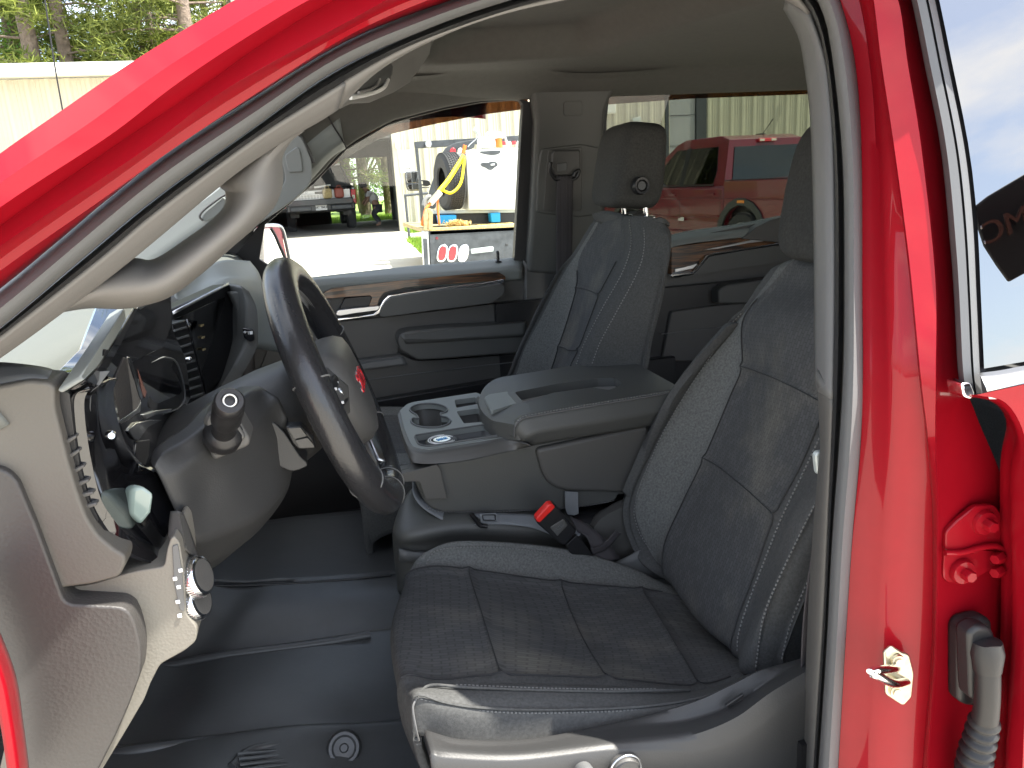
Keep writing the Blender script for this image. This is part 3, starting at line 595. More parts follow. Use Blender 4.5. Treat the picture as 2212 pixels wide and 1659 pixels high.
plate('pull_pad', zE((1408, 850), (1430, 785), (1465, 725), (1510, 688), (1650, 662), (1936, 622)) + [(1040, 621), (1083, 613), (1091, 620), (1088, 636), (1062, 654), (949, 669)] + zE((1936, 790), (1600, 840), (1440, 858)), 1.612, .05, 'leather_soft', DRr, r=5, bevel=.012, seg=4)
# recessed shadow zone + armrest + lower ledge
plate('door_middle', [(600, 700), (697, 695)] + zE((905, 912), (1420, 862)) + [(949, 671), (1062, 657), (1131, 648), (1136, 700), (949, 712), (880, 718), (866, 730), (858, 765), (700, 790), (560, 800)], 1.650, .02, 'plastic', DRr, bevel=.003)
ar = zE((1568, 1060), (1590, 1008), (1662, 985), (1936, 958)) + [(1040, 705), (1138, 698), (1138, 762), (1040, 769)] + zE((1936, 1232), (1760, 1240), (1715, 1225), (1590, 1150))
plate('armrest', ar, 1.575, .09, 'leather_soft', DRr, r=5, bevel=.010, seg=4)
loft('armrest_pad', [[P(x, y, 1.60) for x, y in zE((1650, 985), (1936, 958), (2200, 935), (2700, 900))], [P(x, y, 1.578) for x, y in zE((1590, 1012), (1936, 975), (2200, 952), (2700, 915))], [P(x, y, 1.566) for x, y in zE((1612, 1050), (1936, 1052), (2200, 1036), (2700, 1000))], [P(x, y, 1.570) for x, y in zE((1640, 1092), (1936, 1076), (2200, 1058), (2700, 1026))]], 'leather_soft', DRr, n=30, between=3, thick=.003)
plate('map_pocket', [(560, 830), (751, 781), (760, 783), (866, 767), (896, 779), (949, 778), (1128, 764), (1140, 770), (1140, 900), (560, 990)], 1.615, .05, 'plastic', DRr, r=2, bevel=.008, seg=3)
loft('pocket_lip', [[P(x, y, 1.66) for x, y in [(700, 775), (866, 757), (949, 750), (1136, 742)]], [P(x, y, 1.608) for x, y in [(690, 800), (866, 768), (949, 779), (1136, 765)]], [P(x, y, 1.606) for x, y in [(690, 815), (866, 790), (949, 783), (1136, 769)]]][:0] or [[P(x, y, 1.63) for x, y in [(700, 792), (751, 780), (866, 765)]], [P(x, y, 1.606) for x, y in [(700, 800), (760, 790), (872, 774)]], [P(x, y, 1.604) for x, y in [(700, 815), (760, 803), (880, 788)]]], 'plastic_mid', DRr, n=20, between=3, thick=.003)
tube('seam', [P(x, y, 1.613) for x, y in [(700, 835), (776, 823), (949, 801), (1130, 780)]], .0018, 'plastic_mid', DRr, seg=6)
plate('sill_trim', [(560, 930), (800, 868), (1130, 812), (1460, 770), (1460, 1100), (560, 1200)], 1.58, .04, 'plastic_black', TR, bevel=.004)
# ---- far rear door
zF = zc(2200, 700, 3.318)
RR = plate('rear_door_panel', [(1400, 530), (1700, 470), (1900, 440), (1900, 760), (1400, 850)], 1.655, .05, 'plastic', TR, bevel=.003)
loft('door_top', [[P(x, y, 1.625) for x, y in [(1380, 552), (1450, 535), (1491, 526), (1600, 513), (1700, 498), (1900, 470)]], [P(x, y-6, 1.632) for x, y in [(1380, 547), (1450, 530), (1491, 523), (1605, 508), (1700, 490), (1900, 462)]], [P(x, y, 1.70) for x, y in [(1380, 520), (1450, 508), (1491, 499), (1600, 484), (1680, 468), (1900, 430)]], [P(x, y+6, 1.72) for x, y in [(1380, 520), (1450, 508), (1491, 499), (1600, 484), (1680, 468), (1900, 430)]]], 'skylit_trim', RR, n=40, between=4, ang=80, thick=.004)
plate('door_wedge', zF((560, 188), (600, 165), (700, 80), (865, 0), (1100, -60), (1100, 260), (560, 205)), 1.615, .04, 'plastic', RR, r=3, bevel=.005)
plate('wood_trim', zF((-200, 290), (0, 262), (420, 205), (560, 192), (900, 168), (1200, 150), (1200, 240), (900, 262), (400, 335), (190, 372), (60, 545), (-200, 580)), 1.628, .03, 'wood_trim', RR, r=2, bevel=.004)
plate('bright_strip', zF((140, 322), (420, 268), (700, 205), (885, 178), (1000, 170), (1000, 205), (885, 214), (600, 250), (300, 305)), 1.618, .02, 'satin', RR, r=2, bevel=.002)
plate('chrome_strip', zF((-200, 580), (10, 552), (40, 548), (165, 380), (250, 352), (560, 305), (915, 248), (1100, 225), (1100, 242), (915, 268), (560, 325), (240, 372), (195, 385), (55, 565), (10, 578), (-200, 605)), 1.612, .03, 'chrome', RR, bevel=.002)
plate('chrome_lever', zF((-160, 520), (-60, 498), (75, 462), (80, 472), (30, 520), (-160, 560)), 1.620, .03, 'satin', RR, bevel=.002)
plate('pull_pad', zF((-160, 620), (40, 582), (200, 392), (560, 330), (1100, 250), (1100, 430), (820, 470), (400, 530), (0, 600)), 1.605, .04, 'leather_soft', RR, r=5, bevel=.008)
plate('armrest', zF((298, 750), (380, 692), (640, 655), (1000, 600), (1000, 900), (500, 890), (300, 890)), 1.57, .06, 'leather_soft', RR, r=6, bevel=.012, seg=3)
plate('door_pocket', zF((-200, 975), (0, 945), (300, 905), (520, 885), (1000, 820), (1000, 1300), (0, 1500), (-300, 1500)), 1.60, .05, 'plastic', RR, r=4, bevel=.008)
tube('seam', [P(x, y, 1.598) for x, y in zF((-300, 1210), (0, 1172), (290, 1140), (800, 1060))], .0018, 'plastic_mid', RR, seg=6)
# rest of the cab shell
bm = bmesh.new(); box(bm, (1.98, .86, 1.25), (.04, 1.6, 1.3)); box(bm, (.7, .86, .60), (2.6, 1.66, .04)); box(bm, (1.25, 1.64, .9), (1.5, .05, .6)); box(bm, (.95, .10, .72), (.9, .12, .3)); link('cab_floor', bm, 'plastic_black', TR, smooth=False)
bm = bmesh.new(); box(bm, (1.62, .86, .95), (.5, 1.45, .25)); box(bm, (1.86, .86, 1.25), (.16, 1.45, .6), Matrix.Rotation(.15, 3, 'Y')); link('rear_bench', bm, 'fab', TR, bevel=.05, seg=4)
rbox('sill_plate', (.85, -.01, .79), (2.3, .16, .035), 'plastic', TR, bevel=.01)
# near side: body below the opening, fender ahead of it, firewall
bm = bmesh.new(); box(bm, (.9, -.02, .62), (2.4, .14, .3)); box(bm, (-1.52, .86, .95), (1.7, 1.8, .7)); link('front_body', bm, 'red_paint', TR, bevel=.03, seg=3)
# windshield, from the cowl up to the header between both pillars
wa = [p for p in curve(pn(K0, -.02), 40) if p.x < .16]; wa = [V((-.62, -.02, 1.36))]+wa
wa = curve(wa, 16); G = [[V((p.x-.13*math.sin(f*math.pi), p.y+.05+(1.62-2*p.y)*f, p.z+.03*math.sin(f*math.pi))) for f in [i/14 for i in range(15)]] for p in wa]
bm = bmesh.new(); mesh_grid(bm, G); link('windshield', bm, 'glass', TR)
# ================================================================ SEATS
def gridpts(rows): return [[P(*q) for q in r] for r in rows]
def seam_from(G, Nn, per, col, name, parent, r=.0012, off=.0012, m='thread_dark', i0=0, i1=None, both=0, dash=False):
    L = [G[i][col] + Nn[i][col]*off for i in range(len(G))][i0:i1]
    return tube(name, L, r, m, parent, seg=5, n=len(L)*1, lin=True)
def stitches(name, pts, parent, m='thread', r=.0010, step=.0075, off=0):
    pts = [V(p) for p in pts]; L = sum((b-a).length for a, b in zip(pts, pts[1:])); n = max(4, int(L/step)); c = curve(pts, n*2+1)
    bm = bmesh.new()
    for i in range(n):
        a, b = c[2*i], c[2*i+1]; d = (b-a); t = d.normalized(); q = t.to_track_quat('X', 'Z').to_matrix()
        box(bm, (a+b)/2, (d.length*1.1, r*2, r*2), q)
    return link(name, bm, m, parent, smooth=False)
FS = None
cr_ = [[(893, 1222, .6), (880, 1248, .56), (849, 1350, .38), (872, 1470, .2), (885, 1495, .16), (893, 1510, .13), (900, 1590, .12)],
       [(930, 1187, .6), (930, 1229, .56), (915, 1335, .38), (950, 1476, .2), (965, 1484, .16), (960, 1520, .12), (1000, 1606, .11)],
       [(1010, 1169, .6), (1010, 1234, .56), (1040, 1335, .38), (1082, 1466, .2), (1100, 1481, .16), (1120, 1534, .12), (1150, 1604, .11)],
       [(1215, 1186, .6), (1210, 1261, .55), (1250, 1370, .38), (1310, 1473, .2), (1320, 1487, .16), (1330, 1532, .12), (1340, 1568, .11)],
       [(1360, 1225, .58), (1385, 1277, .52), (1435, 1360, .38), (1510, 1487, .2), (1505, 1492, .16), (1490, 1512, .12), (1490, 1528, .11)],
       [(1440, 1262, .56), (1465, 1290, .5), (1540, 1375, .38), (1640, 1450, .2), (1640, 1452, .16), (1640, 1462, .12), (1640, 1480, .11)]]
rows = gridpts(cr_)
f0 = rows[0]; r1 = [p+V((-.004, 0, -.055)) for p in f0]; r2 = [p+V((.012, 0, -.13)) for p in f0]
r1[-1] = f0[-1]+V((-.002, .0, -.03)); r2[-1] = f0[-1]+V((.004, .0, -.06))
rows = [r2, r1]+rows+[[p+V((.08, 0, -.03)) for p in rows[-1]]]
rows = [[r[0]+V((0, .03, -.11)), r[0]+V((0, .022, -.035))]+r for r in rows]
cush, G, Nn = grid('front_seat', rows, ['fab', 'fab_insert', 'fab_heather'], TR, per=(10, 10), cols=[0, 0, 2, 1, 1, 0, 0, 0], crease=(3, 5), rcrease=((4, 3, 5), (5, 3, 5), (6, 3, 5)), thick=.01, depth=.0045)
for c_ in (3, 5): seam_from(G, Nn, 10, c_*10, 'seam', cush, .0012, -.0009, 'fab_seam', i0=20, i1=66)
for rr_ in (4, 5, 6): tube('seam', [G[rr_*10][j]+Nn[rr_*10][j]*-.0015 for j in range(30, 51)], .0009, 'fab_seam', cush, seg=5, n=21, lin=True)
cush['label'] = "driver's seat in dark cloth, sunlit patch on the near front corner"
SEAT = cush
def up(p, a=.0015): return p + (CAM-p).normalized()*a
def onP(L): return [up(P(*q), .003) for q in L]
stitches('stitching', onP([(918, 1226, .575), (930, 1201, .585), (958, 1186, .59), (1060, 1182, .59), (1200, 1197, .59), (1280, 1222, .585), (1322, 1252, .57), (1330, 1270, .55)]), SEAT, 'thread', .0008, .006)
stitches('stitching', onP([(900, 1506, .13), (930, 1516, .125), (980, 1528, .122), (1050, 1536, .12), (1150, 1540, .12), (1330, 1536, .12), (1450, 1526, .12), (1530, 1508, .118)]), SEAT, 'thread', .0008, .005)
tube('piping', onP([(895, 1505, .13), (912, 1501, .126), (960, 1517, .122), (1030, 1528, .12), (1150, 1533, .12), (1330, 1530, .12), (1450, 1519, .12), (1560, 1497, .118)]), .0018, 'fab', SEAT, seg=6, n=60)
tube('piping', onP([(905, 1500, .14), (930, 1480, .16), (1000, 1484, .15), (1150, 1490, .15), (1310, 1493, .15), (1430, 1491, .15), (1490, 1491, .16)]), .0018, 'fab', SEAT, seg=6, n=60)
stitches('stitching', onP([(985, 1479, .155), (1150, 1486, .152), (1310, 1489, .152), (1420, 1488, .152)]), SEAT, 'thread', .0007, .005)
tube('seam', onP([(900, 1508, .13), (892, 1530, .125), (899, 1575, .12), (905, 1600, .12)]), .0012, 'thread_dark', SEAT, seg=5)
# side shield
T_ = [(918, 1583), (1000, 1603), (1150, 1601), (1340, 1564), (1490, 1524), (1580, 1484), (1640, 1454), (1700, 1437), (1750, 1422)]
A_ = [(919, 1590), (990, 1615), (1150, 1612), (1340, 1576), (1480, 1558), (1590, 1520), (1650, 1482), (1700, 1450), (1755, 1430)]
B_ = [(928, 1622), (965, 1627), (1116, 1632), (1300, 1611), (1420, 1600), (1500, 1588), (1591, 1551), (1670, 1495), (1765, 1440)]
C_ = [(930, 1632), (970, 1640), (1116, 1645), (1300, 1624), (1430, 1622), (1510, 1625), (1610, 1590), (1690, 1530), (1775, 1460)]
D_ = [(940, 1750), (985, 1760), (1130, 1760), (1300, 1760), (1450, 1760), (1540, 1760), (1640, 1740), (1740, 1700), (1800, 1640)]
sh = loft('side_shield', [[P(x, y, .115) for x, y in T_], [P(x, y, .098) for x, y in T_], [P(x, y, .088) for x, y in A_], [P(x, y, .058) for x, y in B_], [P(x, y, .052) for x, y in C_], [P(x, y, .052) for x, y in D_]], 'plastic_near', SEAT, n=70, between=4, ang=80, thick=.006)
plate('switch_panel', [(1020, 1700), (1030, 1668), (1250, 1648), (1400, 1640), (1440, 1660), (1470, 1740), (1020, 1740)], .050, .01, 'plastic_mid', sh, r=10, bevel=.003)
lathe('adjust_knob', [(0, .010), (.016, .010), (.019, .007), (.020, 0), (.020, -.01)], (0, -1, .1), P(1352, 1662, .044), 'plastic', SEAT, seg=32)
tube('knob_ring', [P(1352, 1662, .033)+V((math.cos(a)*.0185, 0, math.sin(a)*.0185)) for a in [i*math.pi/8 for i in range(16)]], .0015, 'satin', SEAT, closed=True, seg=6, n=40)
lathe('adjust_lever', [(0, .018), (.009, .017), (.011, .012), (.011, -.01)], (0, -1, .3), P(1260, 1666, .046), 'plastic_mid', SEAT, seg=20)
plate('embossed_tag', zc(1250, 2100, 1.6385)((1745, 245), (1835, 185), (1842, 195), (1760, 262)), .075, .004, 'plastic_black', SEAT, bevel=.0008)
# backrest
br = [[(1425, 1245, .58), (1436, 1228, .57), (1442, 1250, .53), (1510, 1345, .38), (1589, 1412, .24), (1600, 1450, .19), (1636, 1450, .165), (1690, 1432, .16), (1745, 1415, .17)],
      [(1375, 1200, .62), (1398, 1180, .61), (1440, 1180, .55), (1520, 1278, .38), (1597, 1350, .24), (1622, 1360, .19), (1645, 1362, .165), (1703, 1370, .16), (1752, 1350, .17)],
      [(1348, 1100, .65), (1372, 1085, .64), (1475, 1095, .555), (1560, 1168, .38), (1634, 1248, .25), (1662, 1258, .2), (1684, 1258, .165), (1745, 1262, .16), (1790, 1240, .18)],
      [(1395, 975, .66), (1418, 965, .65), (1525, 992, .56), (1605, 1048, .38), (1681, 1115, .25), (1712, 1122, .2), (1748, 1124, .17), (1800, 1120, .16), (1840, 1100, .18)],
      [(1450, 865, .65), (1477, 855, .645), (1582, 858, .56), (1662, 925, .38), (1738, 1005, .25), (1775, 1012, .2), (1812, 1005, .17), (1860, 1000, .17), (1900, 980, .18)],
      [(1510, 782, .64), (1532, 775, .635), (1608, 792, .56), (1690, 823, .38), (1790, 875, .25), (1830, 890, .2), (1862, 890, .18), (1900, 890, .18), (1940, 880, .19)],
      [(1590, 690, .62), (1598, 688, .615), (1612, 690, .58), (1710, 700, .4), (1830, 740, .27), (1868, 750, .22), (1895, 755, .2), (1930, 755, .2), (1960, 750, .2)],
      [(1645, 608, .6), (1658, 610, .57), (1676, 612, .54), (1765, 625, .4), (1860, 650, .28), (1890, 660, .25), (1915, 670, .23), (1940, 675, .22), (1965, 672, .22)],
      [(1676, 576, .58), (1692, 568, .55), (1718, 566, .5), (1790, 578, .4), (1850, 596, .3), (1875, 605, .27), (1900, 615, .25), (1925, 622, .24), (1950, 625, .24)]]
R = gridpts(br)
top = [p+V((.05, 0, .004)) for p in R[-1]]; top2 = [p+V((.11, 0, -.03)) for p in R[-1]]
R = [[p+V((.05, 0, -.03)) for p in R[0]]]+R+[top, top2]
R = [[r[0]+V((.13, .0, .01)), r[0]+V((.06, .015, .004))]+r for r in R]
bk, G, Nn = grid('backrest', R, ['fab', 'fab_insert', 'fab_heather'], SEAT, per=(10, 10), cols=[0, 0, 0, 2, 1, 1, 0, 0, 0, 0], crease=(4, 6, 8, 9), rcrease=((4, 4, 6), (6, 4, 6)), thick=.01, depth=.0045)
for c_ in (4, 6): seam_from(G, Nn, 10, c_*10, 'seam', bk, .0012, -.0009, 'fab_seam', i0=12, i1=(76 if c_ == 4 else 66))
for rr_ in (4, 6): tube('seam', [G[rr_*10][j]+Nn[rr_*10][j]*-.0015 for j in range(40, 61)], .0009, 'fab_seam', bk, seg=5, n=21, lin=True)
stitches('stitching', onP([(1601, 677, .615), (1570, 712, .625), (1530, 777, .632), (1477, 857, .642), (1420, 960, .648), (1374, 1082, .638), (1374, 1130, .63), (1398, 1178, .608), (1434, 1214, .58)]), bk, 'thread', .0008, .006)
stitches('stitching', onP([(1786, 912, .232), (1738, 1014, .238), (1686, 1124, .238), (1640, 1240, .238), (1610, 1320, .232), (1595, 1372, .228), (1592, 1410, .225)]), bk, 'thread', .0008, .006)
stitches('stitching', onP([(1806, 1004, .165), (1742, 1126, .163), (1678, 1260, .160), (1650, 1330, .160), (1640, 1385, .160), (1632, 1445, .160)]), bk, 'thread', .0008, .006)
stitches('stitching', onP([(1752, 1240, .158), (1722, 1310, .158), (1700, 1375, .158), (1688, 1428, .158)]), bk, 'thread', .0008, .006)
def headrest(c, s, rot, parent, name='headrest'):
    def sh(q):
        k = 1-.10*(q.z*.5+.5)
        return V((q.x*(1-.12*q.z)+.10*q.z*abs(q.z), q.y*(1-.10*max(0, -q.z)-.04), q.z))
    h = roundbody(name, c, s, ['fab_shaded', 'fab_heather'], parent, p=5.2, shape=sh, seg=(36, 48), rot=rot)
    return h
rm = Matrix.Rotation(math.radians(9), 3, 'Y')
h1 = headrest((.800, .378, 1.512), (.125, .262, .225), rm, SEAT)
# far seat
fr = [[(1105, 800, 1.46), (1117, 802, 1.455), (1193, 800, 1.38), (1215, 800, 1.25), (1232, 800, 1.13), (1242, 800, 1.07), (1276, 800, 1.03), (1388, 800, 1.0), (1396, 800, 1.0)],
      [(1128, 745, 1.46), (1134, 752, 1.455), (1209, 750, 1.38), (1232, 758, 1.25), (1253, 756, 1.13), (1263, 742, 1.07), (1297, 738, 1.03), (1399, 742, 1.0), (1408, 738, 1.0)],
      [(1160, 675, 1.46), (1171, 682, 1.455), (1229, 690, 1.38), (1258, 700, 1.25), (1278, 690, 1.13), (1300, 666, 1.07), (1331, 675, 1.03), (1420, 665, 1.0), (1428, 661, 1.0)],
      [(1187, 620, 1.46), (1198, 628, 1.455), (1248, 622, 1.38), (1275, 628, 1.25), (1298, 637, 1.13), (1326, 622, 1.07), (1352, 637, 1.03), (1430, 620, 1.0), (1437, 615, 1.0)],
      [(1212, 578, 1.45), (1222, 583, 1.445), (1250, 580, 1.38), (1290, 585, 1.25), (1322, 590, 1.13), (1344, 585, 1.07), (1375, 590, 1.03), (1436, 590, 1.0), (1444, 585, 1.0)],
      [(1240, 545, 1.42), (1246, 548, 1.40), (1258, 548, 1.36), (1300, 550, 1.24), (1342, 548, 1.13), (1358, 540, 1.08), (1388, 548, 1.04), (1444, 545, 1.01), (1450, 540, 1.0)],
      [(1268, 500, 1.38), (1274, 502, 1.36), (1285, 502, 1.33), (1315, 505, 1.24), (1345, 502, 1.15), (1360, 500, 1.10), (1390, 500, 1.05), (1444, 503, 1.02), (1451, 506, 1.01)],
      [(1284, 477, 1.36), (1292, 475, 1.34), (1300, 474, 1.31), (1325, 472, 1.24), (1345, 471, 1.17), (1358, 471, 1.12), (1385, 471, 1.07), (1428, 478, 1.04), (1444, 488, 1.03)]]
R = gridpts(fr)
for i, r in enumerate(R):                                           # pull the hidden back edge rearward
    r[-1] = r[-1]+V((.01, .03, 0))
kf = lambda j: max(0, 1-j/7.0)
top = [p+V((.03*kf(j)+.002, .004*kf(j), .004)) for j, p in enumerate(R[-1])]; top2 = [p+V((.07*kf(j)+.003, .01*kf(j), -.03*kf(j)-.004)) for j, p in enumerate(R[-1])]
dn = R[0]; low = [[p+V((-.05, 0, -.10)) for p in dn], [p+V((-.08, 0, -.22)) for p in dn]]
R = [low[1], low[0]]+R+[top, top2]; R = [[r[0]+V((.12, .0, .01)), r[0]+V((.05, .012, .004))]+r for r in R]
FSB = None
# far cushion first: it is the seat, the backrest its sub-part
fc = [[V((x, y, z)) for y, z in ((.96, .80), (.955, .90), (.99, .945), (1.10, .93), (1.25, .925), (1.42, .94), (1.50, .945), (1.53, .90), (1.53, .80))] for x in (.02,)]
rowsF = []
for x, dz in ((.03, -.13), (.02, -.05), (.045, 0), (.12, .012), (.30, -.02), (.48, -.06)):
    rowsF.append([V((x, y, z+dz)) for y, z in ((1.53, .80), (1.53, .90), (1.49, .945), (1.42, .935), (1.25, .925), (1.10, .93), (.99, .945), (.955, .90), (.95, .80))])
FSEAT, _, _ = grid('front_seat', rowsF, ['fab', 'fab_insert', 'fab_heather'], TR, per=(8, 8), cols=[0, 0, 2, 1, 1, 2, 0, 0], crease=(3, 5), thick=.01)
FSEAT['label'] = "front passenger seat with its headrest up, beside the far window"
fb_, G, Nn = grid('backrest', R, ['fab', 'fab_insert', 'fab_heather'], FSEAT, per=(9, 9), cols=[0, 0, 0, 2, 1, 1, 0, 0, 0, 0], crease=(4, 6), rcrease=((3, 4, 6), (5, 4, 6)), thick=.004, depth=.004)
for c_ in (4, 6): seam_from(G, Nn, 9, c_*9, 'seam', fb_, .0014, -.001, 'fab_seam', i0=18, i1=(54 if c_ == 4 else 60))
for rr_ in (3, 5): tube('seam', [G[rr_*9][j]+Nn[rr_*9][j]*-.0015 for j in range(36, 55)], .0014, 'fab_seam', fb_, seg=5, n=19, lin=True)
stitches('stitching', [up(P(*q), .006) for q in [(1359, 474, 1.115), (1363, 527, 1.08), (1345, 587, 1.065), (1302, 664, 1.065), (1262, 742, 1.065), (1244, 790, 1.065)]], fb_, 'thread', .0009, .007)
stitches('stitching', [up(P(*q), .006) for q in [(1390, 474, 1.07), (1391, 537, 1.035), (1376, 590, 1.028), (1331, 675, 1.028), (1297, 738, 1.028), (1278, 788, 1.028)]], fb_, 'thread', .0009, .007)
tube('seam', [up(P(*q), .004) for q in [(1436, 492, 1.03), (1446, 527, 1.0), (1434, 597, .998), (1421, 661, .998), (1400, 742, .998), (1390, 792, .998)]], .0016, 'fab', fb_, seg=6)
loft('top_flap', [[up(P(*q), .004) for q in [(1280, 462, 1.33), (1310, 455, 1.28), (1345, 462, 1.2)]], [up(P(*q), .006) for q in [(1283, 476, 1.345), (1312, 486, 1.28), (1350, 478, 1.17)]]], 'fab', fb_, n=14, between=3, thick=.003)
rm2 = Matrix.Rotation(math.radians(7), 3, 'Y') @ Matrix.Rotation(math.radians(-3), 3, 'Z')
h2 = headrest((.775, 1.215, 1.578), (.125, .25, .205), rm2, FSEAT)
c = P(1385, 401, 1.088); lathe('release_button', [(0, .004), (.010, .004), (.012, .002), (.014, .006), (.019, .007), (.021, .0), (.021, -.012)], (.05, -1, .03), c, 'plastic_black', FSEAT, seg=32)
for y in (1.14, 1.28): tube('headrest_post', [V((.790, y, 1.39)), V((.785, y, 1.52))], .0065, 'chrome', FSEAT, seg=14, n=4)
for y in (1.14, 1.28): rbox('post_guide', V((.79, y, 1.452)), (.035, .03, .012), 'chrome', FSEAT, bevel=.004)
for y in (.30, .45): tube('headrest_post', [V((.835, y, 1.30)), V((.825, y, 1.46))], .0065, 'chrome', SEAT, seg=14, n=4)
# ================================================================ STEERING WHEEL AND COLUMN
WC = V((.002, .450, 1.286)); TA = math.radians(19)
YW = math.radians(5); wn = V((math.cos(TA)*math.cos(YW), -math.cos(TA)*math.sin(YW), math.sin(TA))); wy = V((math.sin(YW), math.cos(YW), 0)); wu = wn.cross(wy)       # normal towards the driver, up, across
def wp(a, b, h=0): return WC + wy*a + wu*b + wn*h
Rw = .174
bm = bmesh.new(); rings = []
for i in range(97):
    a = 2*math.pi*i/96; d = wy*math.cos(a)+wu*math.sin(a); r0 = Rw; rings.append([])
    g = 1 + .18*max(0, math.cos(2*(abs(math.atan2(math.sin(a), abs(math.cos(a))))-.45)))**4
    for j in range(16):
        t = 2*math.pi*j/16; rings[-1].append(WC + d*(r0+math.cos(t)*.0245*g) + wn*math.sin(t)*.0225)
mesh_grid(bm, rings[:-1]+[rings[0]], closed=True); bmesh.ops.remove_doubles(bm, verts=bm.verts, dist=1e-6)
SW = link('steering_wheel', bm, 'leather', TR, ang=80)
SW['label'] = 'black leather steering wheel with grey stitching'
for a in (math.pi-.30, math.pi+.62, -.62, .30, -1.45, -1.70):     # sewn joints across the rim
    d = wy*math.cos(a)+wu*math.sin(a)
    tube('rim_seam', [WC+d*(Rw+math.cos(t)*.0252)+wn*math.sin(t)*.0232 for t in [k*math.pi/6 for k in range(12)]], .0011, 'thread', SW, closed=True, seg=6, n=24)
for s0, s1 in ((math.pi*.58, math.pi-.32), (math.pi+.64, math.pi*1.42), (.32, math.pi*.42), (-.64, -math.pi*.42)):   # baseball stitch on the inner side
    bm = bmesh.new()
    for k in range(34):
        a = s0+(s1-s0)*k/33
        for sg in (-1, 1):
            d = wy*math.cos(a)+wu*math.sin(a); tg = wu*math.cos(a)-wy*math.sin(a)
            c = WC+d*(Rw-.0245)+wn*(sg*.002); q = (tg*sg*.8+wn).normalized().to_track_quat('X', 'Z').to_matrix(); box(bm, c, (.0075, .0013, .0013), q)
    link('rim_stitching', bm, 'thread', SW, smooth=False)
# hub cover, spokes, bezel
hub = [wp(a, b, .012) for a, b in [(-.085, .052), (-.06, .062), (0, .066), (.06, .062), (.085, .052), (.092, .01), (.078, -.04), (.05, -.075), (0, -.088), (-.05, -.075), (-.078, -.04), (-.092, .01)]]
bm = bmesh.new(); H = curve(hub, 40, closed=True)[:-1]; G = []
for f, h in ((1.06, -.05), (1.04, -.012), (1, .004), (.9, .016), (.7, .024), (.4, .029), (.1, .031)): G.append([WC+(p-WC)*f+wn*h for p in H])
vs = mesh_grid(bm, G, closed=True); bm.faces.new(vs[-1]); link('airbag_cover', bm, 'plastic', SW, ang=70)
for sg in (-1, 1):
    a_ = [wp(sg*.085, .045, .012), wp(sg*.13, .040, .006), wp(sg*.170, .045, .0)]; b_ = [wp(sg*.085, -.02, .012), wp(sg*.13, -.012, .006), wp(sg*.172, -.01, .0)]
    loft('spoke', [[p-wn*.02 for p in a_], a_, [p.lerp(q, .5)+wn*.012 for p, q in zip(a_, b_)], b_, [p-wn*.02 for p in b_]], 'plastic', SW, n=14, between=3, ang=80, thick=.004)
    pl = plate3('button_pad', [wp(sg*.093, .036, .02), wp(sg*.142, .036, .015), wp(sg*.146, .0, .015), wp(sg*.097, -.004, .02)], -wn*.008, 'plastic_black', SW, bevel=.002)
    lathe('thumb_roller', [(0, .003), (.005, .003), (.006, .001), (.006, -.003)], wn, wp(sg*.118, .016, .018), 'satin', pl, seg=20)
    for bx, by in ((.103, .026), (.136, .026), (.103, .004), (.134, .006)):
        rbox('icon', wp(sg*bx, by, .0175), (.0035, .0035, .0035), 'sign_white', pl, bevel=.0005)
    lo = [wp(sg*.03, -.085, .0), wp(sg*.045, -.12, -.004), wp(sg*.065, -.172, -.004)]; li = [wp(sg*.012, -.085, .0), wp(sg*.022, -.12, -.004), wp(sg*.035, -.180, -.004)]
    loft('lower_spoke', [[p-wn*.016 for p in lo], lo, li, [p-wn*.016 for p in li]], 'satin', SW, n=12, between=2, thick=.002)
def wpa(a, rr, h): d = wy*math.cos(a)+wu*math.sin(a); return WC+d*rr+wn*h
for a0, a1 in ((math.pi+.62, math.pi*1.5-.25), (-.62, -math.pi*.5+.25)):
    A4 = [a0+(a1-a0)*k/8 for k in range(9)]
    loft('rim_accent', [[wpa(a, Rw-.014, -.004) for a in A4], [wpa(a, Rw-.024-.012*math.sin(math.pi*k/8), .006) for k, a in enumerate(A4)], [wpa(a, Rw-.030-.030*math.sin(math.pi*k/8), -.002) for k, a in enumerate(A4)]], 'satin', SW, n=24, between=3, thick=.003)
# emblem
t = text('emblem', 'GMC', .036, wp(0, -.004, .0325), wy*-1, wu, 'lens_red', SW, depth=.003, bold=.001)
t2 = text('emblem_rim', 'GMC', .036, wp(0, -.004, .0318), wy*-1, wu, 'silver_emblem', SW, depth=.002, bold=.0026)
tube('cover_rim', [wp(a, b, .030) for a, b in [(-.045, .026), (0, .032), (.045, .026), (.052, 0), (.035, -.028), (0, -.04), (-.035, -.028), (-.052, 0)]], .0016, 'satin', SW, closed=True, seg=8, n=60)
# column shrouds
cax = V((-math.cos(TA), 0, -math.sin(TA)))
def ringc(c, ry, rz, pw=2.6, n=36):
    o = []
    for j in range(n):
        t = 2*math.pi*j/n; cx, sx = math.cos(t), math.sin(t)
        o.append(c + wy*math.copysign(abs(cx)**(2/pw), cx)*ry + wu*math.copysign(abs(sx)**(2/pw), sx)*rz)
    return o
bm = bmesh.new(); G = []
for d, dz, ry, rz in ((-.012, .0, .055, .055), (.0, .0, .062, .062), (.012, -.002, .070, .068), (.05, -.006, .078, .074), (.10, -.014, .085, .080), (.15, -.02, .088, .082), (.26, -.01, .09, .09)): G.append(ringc(WC+cax*(d+.045)+V((0, 0, dz)), ry, rz))
vs = mesh_grid(bm, G, closed=True); bm.faces.new(vs[0]); CS = link('steering_column', bm, 'plastic_near', TR, ang=70)
